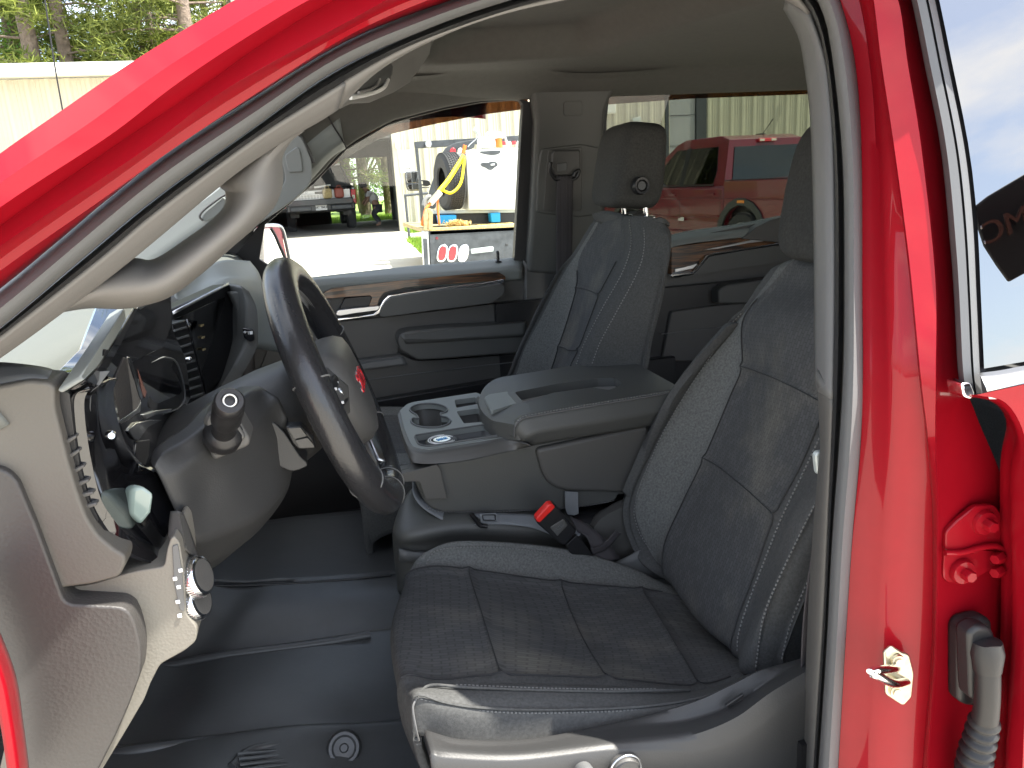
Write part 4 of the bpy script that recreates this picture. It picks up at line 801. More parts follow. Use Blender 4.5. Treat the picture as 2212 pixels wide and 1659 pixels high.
# knee bolster below and around the column, measured on real depths
loft('knee_bolster', [
    [P(*q) for q in [(520, 838, .42), (470, 862, .34), (432, 890, .28), (400, 925, .24), (360, 952, .22), (335, 975, .20), (328, 1000, .18)]],
    [P(*q) for q in [(560, 838, .37), (540, 850, .33), (480, 890, .26), (430, 935, .22), (385, 965, .20), (350, 985, .18), (334, 1010, .17)]],
    [P(*q) for q in [(600, 860, .345), (575, 890, .325), (540, 930, .28), (470, 960, .23), (420, 990, .20), (380, 1020, .18), (345, 1030, .17)]],
    [P(*q) for q in [(620, 900, .34), (600, 940, .33), (560, 990, .29), (500, 1030, .24), (440, 1060, .21), (400, 1080, .185), (372, 1090, .175)]],
    [P(*q) for q in [(628, 1010, .36), (622, 1040, .35), (600, 1075, .31), (550, 1120, .26), (480, 1150, .22), (420, 1165, .19), (388, 1120, .18)]],
    [P(*q) for q in [(628, 1020, .42), (618, 1060, .40), (590, 1105, .37), (540, 1160, .33), (480, 1195, .27), (430, 1212, .23), (398, 1180, .20)]],
    [P(*q) for q in [(600, 1010, .60), (595, 1050, .58), (570, 1100, .55), (530, 1160, .5), (480, 1210, .45), (440, 1230, .4), (410, 1200, .3)]]],
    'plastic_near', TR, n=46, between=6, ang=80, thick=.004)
zG = zc(0, 780, 2.212)
SK = plate('stalk_bezel', zG((1430, 1240), (1450, 1200), (1520, 1150), (1640, 1170), (1690, 1240), (1765, 1370), (1755, 1420), (1520, 1520), (1490, 1500)), .205, .05, 'plastic', TR, r=8, bevel=.006, seg=3)
plate('stalk_socket', zG((1445, 1250), (1460, 1215), (1525, 1175), (1630, 1190), (1670, 1250), (1735, 1365), (1525, 1495), (1500, 1480)), .199, .03, 'plastic', SK, r=8, bevel=.004)
sb = P(*zG((1575, 1335))[0], .205); se = P(*zG((1620, 1100))[0], .125); ax = (se-sb)
L = ax.length
lathe('column_stalk', [(.021, -.01), (.021, .004), (.019, .008), (.013, .012), (.0125, L*.35), (.0135, L*.42), (.0155, L*.48), (.0158, L*.80), (.0145, L*.83), (.0150, L*.86), (.0150, L*.97), (.0130, L*1.0), (.0085, L*1.0), (.008, L*.985), (.0, L*.985)], ax, sb, 'plastic_black', TR, seg=40)
tube('stalk_mark', [se+ax.normalized()*.0005+(V((1, 0, 0))*math.cos(a)*.006+V((0, .2, 1)).normalized()*math.sin(a)*.006) for a in [k*math.pi/8 for k in range(16)]], .0009, 'sign_white', TR, closed=True, seg=6)
# paddle/tilt plate on the column side with its two buttons
plate('column_side_plate', zG((1790, 1240), (1870, 1245), (1930, 1250), (2010, 1330), (2120, 1500), (2160, 1530), (2170, 1560), (2110, 1590), (2050, 1600), (1960, 1560), (1880, 1440)), .325, .05, 'plastic_near', TR, r=10, bevel=.004, seg=3)
bt = plate('column_buttons', zG((2010, 1290), (2030, 1278), (2130, 1275), (2212, 1370), (2230, 1440), (2105, 1445), (2060, 1400)), .318, .02, 'plastic_black', TR, r=6, bevel=.003)
plate('button', zG((2030, 1295), (2120, 1288), (2165, 1350), (2075, 1372)), .313, .01, 'plastic', bt, r=3, bevel=.002)
plate('button', zG((2080, 1380), (2170, 1360), (2212, 1410), (2218, 1430), (2112, 1435)), .313, .01, 'plastic', bt, r=3, bevel=.002)
# ================================================================ DASHBOARD
# dash top: from pillar to pillar
xs_ = [(-.62, 1.37), (-.50, 1.385), (-.40, 1.40), (-.30, 1.408), (-.235, 1.403), (-.215, 1.375)]
G = []
for k in range(40):
    y = .075+1.58*k/39; f = (y-.075)/1.58
    sh_ = .07 if y < 1.05 else .07*max(0, 1-(y-1.05)/.15)
    G.append([V((x-sh_*(i > 2), y, z-.010*math.sin(f*math.pi)+(.004 if .62 < y < 1.15 and i in (2, 3) else 0))) for i, (x, z) in enumerate(xs_)])
bm = bmesh.new(); mesh_grid(bm, [curve(g, 30) for g in G]); DS = link('dashboard', bm, 'dash_top', TR, ang=70, thick=.01)
# face of the dash towards the cabin: right half with wood strip, glovebox
prof = [(-.225, 1.385), (-.205, 1.36), (-.19, 1.30), (-.20, 1.24), (-.19, 1.14), (-.20, 1.04), (-.26, .97), (-.34, .90)]
bm = bmesh.new(); mesh_grid(bm, [curve([V((x-.07, y, z)) for x, z in prof], 40) for y in [.60+1.06*i/20 for i in range(21)]]); link('dash_face', bm, 'plastic', DS, ang=70, thick=.01)
bm = bmesh.new(); mesh_grid(bm, [curve([V((x-.10, y, z)) for x, z in prof], 40) for y in [.10+.5*i/10 for i in range(11)]]); link('dash_face', bm, 'plastic_black', DS, ang=70, thick=.01)
# passenger pad, its folded top edge
zq = lambda *p: [(x, y) for x, y in p]
grid('dash_pad', gridpts_([[(378, 622, .95), (430, 588, 1.1), (480, 565, 1.25), (538, 566, 1.5)], [(376, 640, .94), (430, 612, 1.06), (490, 598, 1.16), (556, 590, 1.42)], [(375, 652, .93), (430, 632, 1.02), (495, 608, 1.12), (566, 620, 1.38)], [(376, 668, .93), (440, 652, 1.0), (505, 645, 1.1), (578, 665, 1.37)], [(380, 760, .95), (440, 750, 1.02), (520, 750, 1.12), (600, 760, 1.37)]]), 'skylit_trim', DS, per=(6, 8), thick=.004)
# infotainment display in its thick frame
IN = plate3('display_housing', [P(*q) for q in [(372, 668, .66), (493, 612, .865), (519, 622, .87), (548, 655, .88), (549, 745, .88), (520, 790, .87), (462, 858, .84), (395, 880, .70)]], V((-.03, .0, 0)), 'plastic_black', TR, bevel=.004)
plate3('display_glass', [P(*q) for q in [(376, 690, .665), (487, 640, .845), (486, 745, .845), (450, 838, .81), (400, 860, .70)]], V((-.01, .0, 0)), 'piano', IN, bevel=.001)
bar = [P(*q) for q in [(495, 613, .862), (505, 650, .86), (504, 700, .86), (500, 735, .86), (475, 790, .85), (448, 850, .83)]]; bar2 = [P(*q) for q in [(520, 618, .815), (531, 650, .812), (532, 700, .812), (528, 745, .812), (505, 790, .80), (478, 835, .79)]]; bar3 = [P(*q) for q in [(536, 630, .82), (552, 665, .815), (556, 715, .815), (552, 752, .815), (528, 798, .805), (500, 840, .795)]]
loft('display_frame', [[p+V((-.01, .03, 0)) for p in bar], bar, [p.lerp(q, .5)+V((.004, -.008, 0)) for p, q in zip(bar, bar2)], bar2, bar3, [p+V((-.04, .03, 0)) for p in bar3]], 'leather_soft', IN, n=40, between=4, ang=80, thick=.003)
plate('frame_keys', [(523, 708), (547, 712), (550, 735), (540, 739), (527, 730)], .806, .012, 'piano', IN, r=4, bevel=.003)
for i, (a, b) in enumerate([((526.5, 717), (532, 717.6)), ((536, 715), (536.6, 723)), ((541, 716), (544, 722))]):
    cx, cy = (a[0]+b[0])/2, (a[1]+b[1])/2; rbox('key_mark', P(cx, cy, .8045), (.0055 if i != 1 else .0012, .001, .0014 if i == 0 else .006), 'sign_white', IN, bevel=.0003)
    if i == 0: rbox('key_mark', P(cx, cy, .8045), (.0014, .001, .0055), 'sign_white', IN, bevel=.0003)
loft('frame_edge', [[P(*q) for q in [(373, 672, .655), (493, 610, .855)]], [P(*q) for q in [(374, 680, .65), (494, 616, .85)]]], 'satin', IN, n=6, between=1, thick=.002)
for i in range(3): plate3('screen_glow', [P(*q) for q in [(433+i*2, 702+i*26, .750), (438+i*2, 700+i*26, .762), (438+i*2, 704+i*26, .762), (433+i*2, 706+i*26, .750)]], V((.002, 0, 0)), 'wood_block', IN, bevel=0)
# centre vents with blades and bright tab
VT = plate3('centre_vent', [P(*q) for q in [(372, 700, .60), (402, 690, .64), (446, 860, .655), (412, 895, .60)]], V((-.04, .01, 0)), 'plastic_black', TR, bevel=.002)
for i in range(9):
    y = 712+i*18; x = 378+i*4.4; plate3('vent_blade', [P(x, y, .60), P(x+26, y-8, .635), P(x+27, y-3, .635), P(x+1, y+5, .60)], V((-.02, .0, -.004)), 'plastic_mid', VT, bevel=.0006)
rbox('vent_tab', P(404, 776, .60), (.014, .014, .008), 'chrome', VT, bevel=.003)
loft('frame_edge', [[P(*q) for q in [(402, 690, .63), (425, 780, .64), (447, 862, .65)]], [P(*q) for q in [(406, 689, .63), (429, 779, .64), (451, 861, .65)]]], 'piano', VT, n=10, between=1, thick=.002)
# instrument hood and cluster, all on one slanted face
zJ = lambda *p: [(86.7+a*.794, 540.1+b*.794) for a, b in p]
def YC(x): return .10+max(0, x-190)/180*.34
def cj(nm, pts, m, par, d=0, ext=(-.014, .008, 0), bv=.0015, r_=0): return plate3(nm, [P(x, y, YC(x)-d) for x, y in (fillet(zJ(*pts), r_) if r_ else zJ(*pts))], V(ext), m, par, bevel=bv)
def chip(nm, px, m, par, dx=-.004, bv=.0008): return plate3(nm, [P(*q) for q in px], V((dx, 0, 0)), m, par, bevel=bv)
HD = cj('instrument_cluster', [(262, 152), (345, 112), (358, 122), (362, 210), (398, 290), (412, 400), (385, 470), (330, 525), (300, 580), (262, 620), (232, 560), (212, 470), (190, 380), (168, 335), (225, 265)], 'piano', TR, 0, (-.05, .02, 0), .004)
cj('cluster_hood', [(262, 156), (346, 110), (357, 124), (358, 208), (332, 268), (238, 312), (226, 292), (196, 352), (170, 338), (216, 252)], 'piano', HD, .012)
cj('hood_edge', [(266, 156), (345, 108), (350, 114), (272, 164)], 'satin', HD, .016, bv=.001)
cj('hood_top', [(236, 146), (256, 152), (206, 240), (158, 316), (122, 352), (104, 348), (136, 306), (190, 220)], 'skylit_trim', HD, .022, (-.02, .0, -.01))  # glossy black mirroring the pale dash, reflection put into its colour
cj('hood_side', [(257, 153), (268, 158), (224, 250), (176, 338), (150, 372), (124, 354), (160, 316), (208, 240)], 'piano', HD, .024, (-.02, .01, -.01))
cj('hood_sensor', [(176, 270), (190, 266), (186, 286), (170, 290)], 'rubber', HD, .026)
cj('gauge_housing', [(228, 290), (246, 298), (276, 398), (270, 436), (218, 472), (198, 366)], 'kick_plastic', HD, .014, r_=3)
cj('bright_edge', [(238, 290), (248, 292), (280, 396), (276, 412), (270, 398)], 'chrome', HD, .018, bv=.001)
cj('bright_edge', [(276, 412), (272, 440), (218, 476), (214, 468), (264, 432)], 'satin', HD, .018, bv=.001)
cj('painted_reflex', [(262, 310), (296, 296), (298, 352), (286, 404), (278, 392)], 'brown_reflex', HD, .010, r_=3)  # brown reflection on the glossy cluster, laid on as a coloured chip
cj('gauge_face', [(298, 302), (340, 290), (376, 310), (396, 398), (378, 430), (330, 446), (292, 430), (300, 360)], 'plastic_black', HD, .010, r_=14)
tube('gauge_rim', [P(x, y, YC(x)-.012) for x, y in zJ((300, 306), (340, 292), (374, 312), (394, 396), (376, 430), (332, 446))], .0014, 'plastic_mid', HD, seg=6)
cj('chrome_blade', [(284, 448), (318, 436), (360, 432), (352, 442), (316, 448), (290, 460)], 'satin', HD, .016, bv=.001)
cj('chrome_blade', [(240, 492), (262, 470), (300, 462), (334, 462), (296, 482), (268, 518), (256, 514)], 'chrome', HD, .014, bv=.001)
cj('glove_edge', [(262, 520), (300, 515), (296, 560), (270, 640), (252, 610)], 'plastic_black', HD, .008)
# piano-black bezel strip running down the dash end
bz = [[P(*q) for q in [(192, 838, .10), (155, 852, .100), (153, 900, .098), (165, 990, .096), (190, 1080, .096), (228, 1150, .098), (268, 1195, .10), (340, 1218, .12)]],
      [P(*q) for q in [(205, 830, .11), (182, 852, .104), (180, 900, .102), (193, 990, .100), (214, 1075, .10), (240, 1120, .105), (275, 1160, .11), (347, 1214, .125)]],
      [P(*q) for q in [(218, 826, .14), (206, 850, .13), (207, 900, .125), (222, 990, .125), (240, 1060, .125), (262, 1100, .13), (290, 1130, .14), (352, 1205, .14)]],
      [P(*q) for q in [(232, 818, .17), (222, 850, .16), (228, 900, .16), (246, 960, .16), (268, 1020, .16), (300, 1060, .165), (330, 1105, .17), (357, 1160, .17)]],
      [P(*q) for q in [(250, 815, .20), (245, 850, .20), (252, 900, .20), (272, 960, .20), (300, 1000, .20), (335, 1020, .20), (370, 1080, .20), (382, 1120, .20)]]]
BZ = loft('dash_bezel', bz, 'piano', TR, n=60, between=5, ang=35, thick=.004)
loft('bezel_edge', [bz[0], [p+V((.002, -.004, 0)) for p in bz[0]][:] , [p.lerp(q, .35)+V((.0, -.004, 0)) for p, q in zip(bz[0], bz[1])], [p.lerp(q, .42) for p, q in zip(bz[0], bz[1])]], 'plastic_black', BZ, n=60, between=2, ang=80)
tube('bright_line', [p.lerp(q, .5)+V((0, -.002, 0)) for p, q in zip(bz[1][1:], bz[2][1:])], .0018, 'plastic_mid', BZ, seg=6)
pd = plate3('reflection_chip', [P(*q) for q in [(284, 1056, .135), (306, 1048, .135), (334, 1066, .135), (328, 1108, .135), (306, 1136, .135), (280, 1112, .135)]], V((-.01, .012, 0)), 'pale_reflection', BZ, bevel=.005, seg=3)  # pale reflection in the glossy bezel, built as a solid block
lathe('vent_wheel', [(0, .003), (.003, .003), (.005, .0), (.005, -.006)], (.4, -1, .2), P(240, 941, .118), 'chrome', BZ, seg=20)
# end pods, the sun's cream cast put into their plastics
def slab(nm, px, Y, ext, m, r=8, bevel=.010, seg=4, Yf=None, parent=TR): return plate(nm, px, Y, ext, m, parent, r=r, bevel=bevel, seg=seg)
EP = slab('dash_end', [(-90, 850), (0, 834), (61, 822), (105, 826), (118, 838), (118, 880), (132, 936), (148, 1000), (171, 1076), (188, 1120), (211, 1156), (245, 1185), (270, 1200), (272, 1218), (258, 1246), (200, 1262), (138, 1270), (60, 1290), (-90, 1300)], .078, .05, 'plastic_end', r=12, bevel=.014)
loft('dash_end_cover', [[P(*q) for q in [(-90, 790, .12), (0, 786, .12), (90, 796, .12), (120, 805, .13), (140, 812, .135)]], [P(*q) for q in [(-90, 846, .088), (0, 830, .088), (61, 818, .088), (105, 824, .09), (125, 835, .10)]]], 'plastic_mid', EP, n=20, between=3, thick=.004)
chip('dash_gap_cover', [(180, 888, .095), (205, 800, .12), (222, 802, .12), (205, 850, .105), (188, 915, .10)][:0] or [(168, 865, .10), (200, 803, .12), (240, 800, .13), (216, 832, .12), (180, 862, .105)], 'plastic_mid', EP)
# side vent
SV = slab('side_vent', [(118, 838), (150, 850), (156, 905), (166, 985), (192, 1080), (212, 1120), (212, 1158), (188, 1122), (171, 1076), (148, 1000), (132, 936)], .092, .05, 'plastic_black', r=3, bevel=.003)
for i, (x0, y0, x1, y1) in enumerate([(136, 952, 163, 940), (141, 985, 170, 970), (148, 1018, 180, 1004), (156, 1045, 190, 1035), (166, 1068, 200, 1062), (176, 1092, 207, 1086)]):
    plate('vent_blade', [(x0, y0), (x1, y1), (x1+2, y1+6), (x0+3, y0+12)], .088, .02, 'plastic', SV, bevel=.001)
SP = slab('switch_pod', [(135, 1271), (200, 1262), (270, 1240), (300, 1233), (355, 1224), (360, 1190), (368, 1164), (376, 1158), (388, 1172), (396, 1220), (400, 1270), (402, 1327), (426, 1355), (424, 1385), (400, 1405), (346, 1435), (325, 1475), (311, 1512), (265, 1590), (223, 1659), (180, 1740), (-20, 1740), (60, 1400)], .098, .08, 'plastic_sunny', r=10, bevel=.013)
loft('column_cover_edge', [[P(*q) for q in [(372, 1104, .13), (368, 1130, .125), (364, 1160, .12)]], [P(*q) for q in [(384, 1104, .12), (392, 1140, .115), (402, 1190, .115)]], [P(*q) for q in [(392, 1110, .14), (408, 1150, .15), (430, 1215, .16)]]], 'plastic', SP, n=14, between=3, thick=.004)
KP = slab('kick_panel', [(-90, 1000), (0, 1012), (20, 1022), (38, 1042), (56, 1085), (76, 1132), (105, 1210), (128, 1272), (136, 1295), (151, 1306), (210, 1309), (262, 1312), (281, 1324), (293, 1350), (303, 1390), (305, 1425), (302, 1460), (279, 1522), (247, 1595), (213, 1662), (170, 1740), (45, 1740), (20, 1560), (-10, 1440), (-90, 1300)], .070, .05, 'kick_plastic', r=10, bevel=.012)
for q, Rk in (((424, 1255), .021), ((421, 1306), .020)):
    kc = P(q[0]-38, q[1]+3, .125); kx = V((.93, -.25, .25))
    KN = lathe('switch_knob', [(Rk*1.0, -.004), (Rk*1.02, .0), (Rk*.88, .004), (Rk*.84, .014), (Rk*.98, .016), (Rk*1.0, .025), (Rk*.94, .028), (Rk*.80, .029), (Rk*.2, .027), (0, .027)], kx, kc, ['chrome', 'plastic'], TR, seg=48, mi=[0]*7+[1, 1])
    bm = bmesh.new(); a = kx.normalized(); u = a.orthogonal().normalized(); v = a.cross(u)
    for i in range(44):
        t = 2*math.pi*i/44; d = u*math.cos(t)+v*math.sin(t); box(bm, kc+a*.0205+d*Rk*1.0, (.006, .0012, .0016), Matrix((a, d.cross(a), d)).transposed())
    link('knurling', bm, 'satin', KN, smooth=False)
for i, (x, y) in enumerate([(390, 1232), (386, 1268), (384, 1300), (388, 1330), (378, 1250)]): rbox('switch_mark', P(x, y, .0965), (.004, .0015, .004), 'sign_white', SP, bevel=.0005)
plate('switch_face', [(372, 1180), (384, 1176), (392, 1230), (398, 1300), (398, 1322), (388, 1318), (376, 1260)], .0965, .01, 'plastic_mid', SP, r=4, bevel=.002)

# ---- far door mirror, antenna, dark sail panel
MR = plate3('door_mirror', [P(*q) for q in [(547, 497, 1.90), (553, 489, 1.90), (600, 486, 1.98), (609, 493, 2.0), (613, 512, 2.0), (624, 560, 2.0), (620, 575, 1.99), (612, 580, 1.98), (560, 590, 1.90)]], V((-.09, .07, 0)), 'red_far', TR, bevel=.01, seg=3)
zM = zc(780, 700, 9.219)
def mp_(L): return [P(x, y, 1.885+(x-547)/70*.09) for x, y in zM(*L)]
plate3('mirror_glass', mp_([(345, 275), (760, 258), (900, 500), (1050, 860), (1210, 1230), (1200, 1400), (900, 1500), (330, 1500)]), V((-.006, .005, 0)), 'mirror_glass', MR, bevel=.001)
plate3('mirror_trim', mp_([(150, 240), (450, 240), (335, 280), (350, 600), (380, 1250), (320, 1500), (240, 1500), (200, 900)]), V((-.01, .008, 0)), 'plastic_mid', MR, bevel=.002)
tube('mirror_rim', mp_([(430, 250), (490, 190), (900, 170), (1040, 210), (1110, 300), (1180, 520), (1320, 1200), (1310, 1380), (1200, 1450)]), .006, 'satin', MR, seg=8)
tube('mirror_rim', mp_([(770, 260), (900, 480), (1000, 720), (1110, 960), (1190, 1160), (1220, 1290)]), .005, 'plastic_black', MR, seg=8)
plate('sail_panel', [(430, 590), (470, 545), (520, 510), (548, 494), (552, 590), (500, 640)], 1.685, .02, 'plastic_black', TR, bevel=.002)
tube('antenna', [P(*q) for q in [(92, -30, 1.5), (97, 0, 1.5), (118, 140, 1.5), (136, 243, 1.5), (150, 330, 1.5), (165, 420, 1.5)]], .0018, 'plastic_black', TR, seg=6)
plate('cowl_side', [(300, 600), (470, 590), (600, 612), (640, 640), (640, 1100), (300, 1150)], 1.70, .04, 'plastic', TR, bevel=.004)
# ================================================================ FLOOR
FM = thing('floor_mat', 'black moulded rubber floor liner covering the driver footwell', 'floor mat', (0, .6, .7))
fl = [[(520, 1130, 1.25), (650, 1120, 1.25), (760, 1110, 1.25), (850, 1100, 1.25)],
      [(497, 1192, 1.02), (620, 1190, 1.02), (740, 1183, 1.02), (850, 1172, 1.02)],
      [(475, 1258, .84), (600, 1256, .84), (730, 1248, .84), (858, 1236, .84)],
      [(470, 1268, .82), (600, 1266, .82), (730, 1258, .82), (860, 1246, .82)],
      [(430, 1330, .74), (560, 1320, .74), (720, 1305, .74), (862, 1290, .74)],
      [(350, 1432, .66), (500, 1410, .66), (680, 1385, .66), (870, 1355, .66)],
      [(350, 1440, .64), (500, 1420, .64), (680, 1396, .64), (874, 1372, .64)],
      [(300, 1540, .52), (460, 1520, .50), (660, 1500, .50), (885, 1480, .50)],
      [(240, 1618, .42), (420, 1600, .42), (640, 1575, .42), (890, 1560, .42)],
      [(225, 1630, .40), (420, 1612, .40), (640, 1586, .40), (895, 1570, .40)],
      [(150, 1720, .30), (400, 1700, .30), (640, 1700, .30), (900, 1690, .30)],
      [(100, 1800, .2), (400, 1800, .2), (640, 1800, .2), (900, 1790, .2)]]
R = gridpts(fl); R = [[r[0]+V((-.25, 0, .10))]+r+[r[-1]+V((.35, 0, -.02))] for r in R]
mt, G, Nn = grid('liner', R, 'mat_rubber', FM, per=(6, 10), thick=.008)
tube('crease', [up(P(*q), .003) for q in [(452, 1266, .815), (600, 1263, .815), (730, 1254, .815), (845, 1242, .815)]], .0025, 'rubber', FM, seg=6)
tube('raised_edge', [up(P(*q), .004) for q in [(350, 1440, .64), (500, 1414, .64), (680, 1392, .64), (800, 1372, .64)]], .008, 'mat_rubber', FM, seg=8)
tube('raised_edge', [up(P(*q), .004) for q in [(232, 1632, .40), (300, 1622, .40), (420, 1608, .41), (560, 1590, .42), (700, 1578, .43), (760, 1580, .42), (820, 1600, .40), (845, 1659, .36)]], .010, 'mat_rubber', FM, seg=8)
for cx, cy in ((560, 1240), (662, 1232), (762, 1225)):
    tube('moulded_arc', [up(P(cx+dx, cy+dy, .90), .004) for dx, dy in [(-22, 5), (-12, -2), (4, -6), (16, -5), (22, 0)]], .0009, 'fab_seam', FM, seg=6)
tb = [up(P(*q), .004) for q in [(500, 1659, .335), (545, 1622, .37), (640, 1608, .385), (700, 1606, .385), (705, 1590, .395)]]
tube('raised_edge', tb, .008, 'mat_rubber', FM, seg=8)
for i in range(7): tube('grip_rib', [up(P(520+i*3-8, 1630+i*11, .35-.01*i), .002), up(P(700-i*8, 1612+i*11, .385-.012*i), .002)], .003, 'mat_rubber', FM, seg=6, n=8)
for i in range(5): tube('grip_rib', [up(P(x, 1652+i*10-(x-250)*.075, .375+.0*x-.012*i), .004) for x in (260, 380, 480)], .0028, 'mat_rubber', FM, seg=6, n=14)
dn = (P(743, 1560, .42)-P(743, 1620, .38)); cN = up(P(743, 1616, .358), .004)
lathe('mat_fastener', [(0, .004), (.005, .004), (.007, .001), (.015, .002), (.018, .005), (.022, .005), (.025, 0), (.026, -.01)], (CAM-cN), cN, 'mat_rubber', FM, seg=36)
lathe('bright_button', [(0, .004), (.004, .003), (.005, 0)], (0, -.5, 1), up(P(826, 1200, .97), .006), 'sign_white', FM, seg=12)
# ================================================================ CONSOLE
zH = zc(1200, 1050, 2.0109)
CN = None
cb_px = zH((400, 862), (600, 835), (820, 785), (990, 745), (1745, 600), (1745, 1050), (1545, 1060), (1540, 1085), (1490, 1112), (1200, 1150), (700, 1172), (420, 1170), (350, 1145), (300, 1095), (262, 1010), (250, 975), (170, 972), (150, 915), (160, 900))
CN = plate('center_console', cb_px, .705, .025, 'leather_soft', TR, r=6, bevel=.010, seg=4)
plate('console_core', zH((300, 1000), (600, 985), (820, 945), (990, 910), (1745, 790), (1745, 1050), (1545, 1060), (1200, 1150), (420, 1165), (300, 1090)), .722, .28, 'leather_soft', CN, r=6, bevel=.01)
CN['label'] = 'fold-down centre console with cup holders and padded lid'
plate('console_bin_side', zH((1022, 770), (1745, 615), (1760, 1052), (1240, 1040), (1160, 1025), (1100, 985), (1065, 930), (1048, 870)), .692, .03, 'plastic', CN, r=12, bevel=.010, seg=4)
plate('hinge_bracket', zH((162, 925), (390, 865), (415, 905), (420, 950), (455, 1085), (315, 1092), (275, 975), (170, 978)), .690, .04, 'plastic', CN, r=4, bevel=.006)
stitches('stitching', [P(x, y, .703) for x, y in zH((330, 1140), (400, 1165), (700, 1168), (1200, 1146), (1480, 1106), (1530, 1090))], CN, 'thread_dark', .0009, .006)
# tray
tray_out = zH((155, 540), (170, 505), (205, 485), (300, 465), (640, 418), (760, 470), (990, 742), (820, 778), (600, 828), (400, 852), (255, 855), (205, 800), (170, 690))
def PZs(L, z): return [PZ(x, y, z) for x, y in L]
ZT = 1.082
def ell(cx, cy, rx, ry, n=28, a0=0, a1=2*math.pi): return [(cx+rx*math.cos(a0+(a1-a0)*i/n), cy+ry*math.sin(a0+(a1-a0)*i/n)) for i in range(n)]
top_out = fillet(zH((146, 522), (196, 478), (240, 464), (640, 404), (700, 430), (835, 690), (330, 772), (245, 764), (208, 735)), 3)
c1 = ell(335, 517, 120, 40, 22, math.radians(140), math.radians(400)); c2 = ell(348, 590, 126, 43, 22, math.radians(-38), math.radians(218))
cups = zH(*(c1+[(410, 540), (415, 560)]+c2+[(272, 575), (258, 553)]))
bin1 = fillet(zH((500, 452), (635, 434), (648, 478), (512, 502)), 3); bin2 = fillet(zH((512, 525), (650, 506), (712, 590), (560, 602)), 3); bin3 = fillet(zH((240, 682), (690, 612), (795, 680), (330, 752), (270, 742)), 6)
TRY = plate3('cup_tray', PZs(top_out, ZT), V((0, 0, -.012)), 'skylit_trim', CN, holes=[PZs(cups, ZT), PZs(bin1, ZT), PZs(bin2, ZT), PZs(bin3, ZT)], bevel=.002)
def well(nm, L, d, m='plastic_black', sh=.93):
    top = PZs(L, ZT-.002); c = sum(top, V())/len(top); bm = bmesh.new()
    G = [top, [c+(p-c)*.985+V((0, 0, -.006)) for p in top], [c+(p-c)*sh+V((0, 0, -d*.9)) for p in top], [c+(p-c)*(sh-.06)+V((0, 0, -d)) for p in top], [c+(p-c)*.02+V((0, 0, -d)) for p in top]]
    mesh_grid(bm, G, closed=True); o = link(nm, bm, m, TRY, ang=50)
well('cup_well', cups, .075, 'plastic'); well('bin', bin1, .03, 'plastic'); well('bin', bin2, .05, 'plastic'); well('bin', bin3, .022, 'plastic_mid')
tube('cup_lip', [p+V((0, 0, .001)) for p in PZs(cups, ZT)], .0022, 'plastic_mid', TRY, closed=True, seg=6, n=110, lin=True)
tube('bin_lip', [p+V((0, 0, .001)) for p in PZs(bin3, ZT)], .0018, 'plastic_mid', TRY, closed=True, seg=6, n=80, lin=True)
sd0 = [PZ(x, y, ZT-.001) for x, y in zH((148, 522), (180, 640), (225, 742), (262, 762), (330, 768), (600, 726), (830, 688), (985, 742))]
sd1 = [P(*q) for q in [(*zH((150, 600))[0], .92), (*zH((170, 700))[0], .83), (*zH((205, 800))[0], .73), (*zH((250, 852))[0], .692), (*zH((400, 855))[0], .685), (*zH((600, 830))[0], .685), (*zH((830, 780))[0], .685), (*zH((990, 746))[0], .685)]]
loft('tray_side', [sd0, [p.lerp(q, .35)+V((-.004, -.006, .004)) for p, q in zip(sd0, sd1)], sd1, [p+V((0, .02, -.003)) for p in sd1]], 'plastic', TRY, n=60, between=4, ang=80, thick=.003)
# padded lid
ZL = 1.122
lid = fillet([(1032, 862), (1037, 842), (1050, 826), (1075, 816), (1218, 793), (1320, 777), (1362, 778), (1460, 832), (1470, 845), (1445, 852), (1285, 878), (1150, 902), (1118, 912), (1062, 897), (1042, 880)], 10)
slot = fillet(zH((884, 402), (1150, 350), (1420, 312), (1530, 308), (1580, 350), (1490, 388), (1380, 372), (1130, 405), (945, 468)), 5)
def warp(p): return p+V((0, 0, -.012*max(0, (.36-p.x)/.08)))
LD = plate3('console_lid', [warp(p) for p in PZs(lid, ZL)], V((0, 0, -.032)), 'leather_soft', CN, holes=[PZs(slot, ZL)], bevel=.012, seg=4)
sl_ = PZs(slot, ZL-.004); cS = sum(sl_, V())/len(sl_); bm = bmesh.new()
mesh_grid(bm, [sl_, [p+V((0, 0, -.016)) for p in sl_], [cS+(p-cS)*.03+V((0, 0, -.016)) for p in sl_]], closed=True); link('lid_slot', bm, 'trim_grey', LD, ang=40)
plate3('lid_latch', [p+V((0, 0, .002)) for p in PZs(fillet(zH((690, 440), (720, 420), (868, 398), (935, 468), (760, 522), (735, 530)), 4), ZL-.004)], V((0, 0, -.02)), 'skylit_trim', LD, bevel=.003)
fs0 = [P(*q) for q in [(*zH((885, 690))[0], .69), (*zH((890, 625))[0], .685), (*zH((925, 585))[0], .685), (*zH((1000, 560))[0], .685), (*zH((1400, 490))[0], .685), (*zH((1870, 412))[0], .69), (*zH((2100, 370))[0], .69)]]
fs1 = [P(*q) for q in [(*zH((985, 728))[0], .70), (*zH((1005, 732))[0], .69), (*zH((1060, 722))[0], .688), (*zH((1200, 700))[0], .688), (*zH((1500, 655))[0], .688), (*zH((1760, 612))[0], .69), (*zH((2000, 575))[0], .69)]]
loft('lid_side', [[p+V((.003, .015, .003)) for p in fs0], fs0, [p.lerp(q, .5)+V((0, -.012, .0)) for p, q in zip(fs0, fs1)], fs1, [p+V((0, .03, 0)) for p in fs1]], 'leather_soft', LD, n=50, between=5, ang=80, thick=.004)
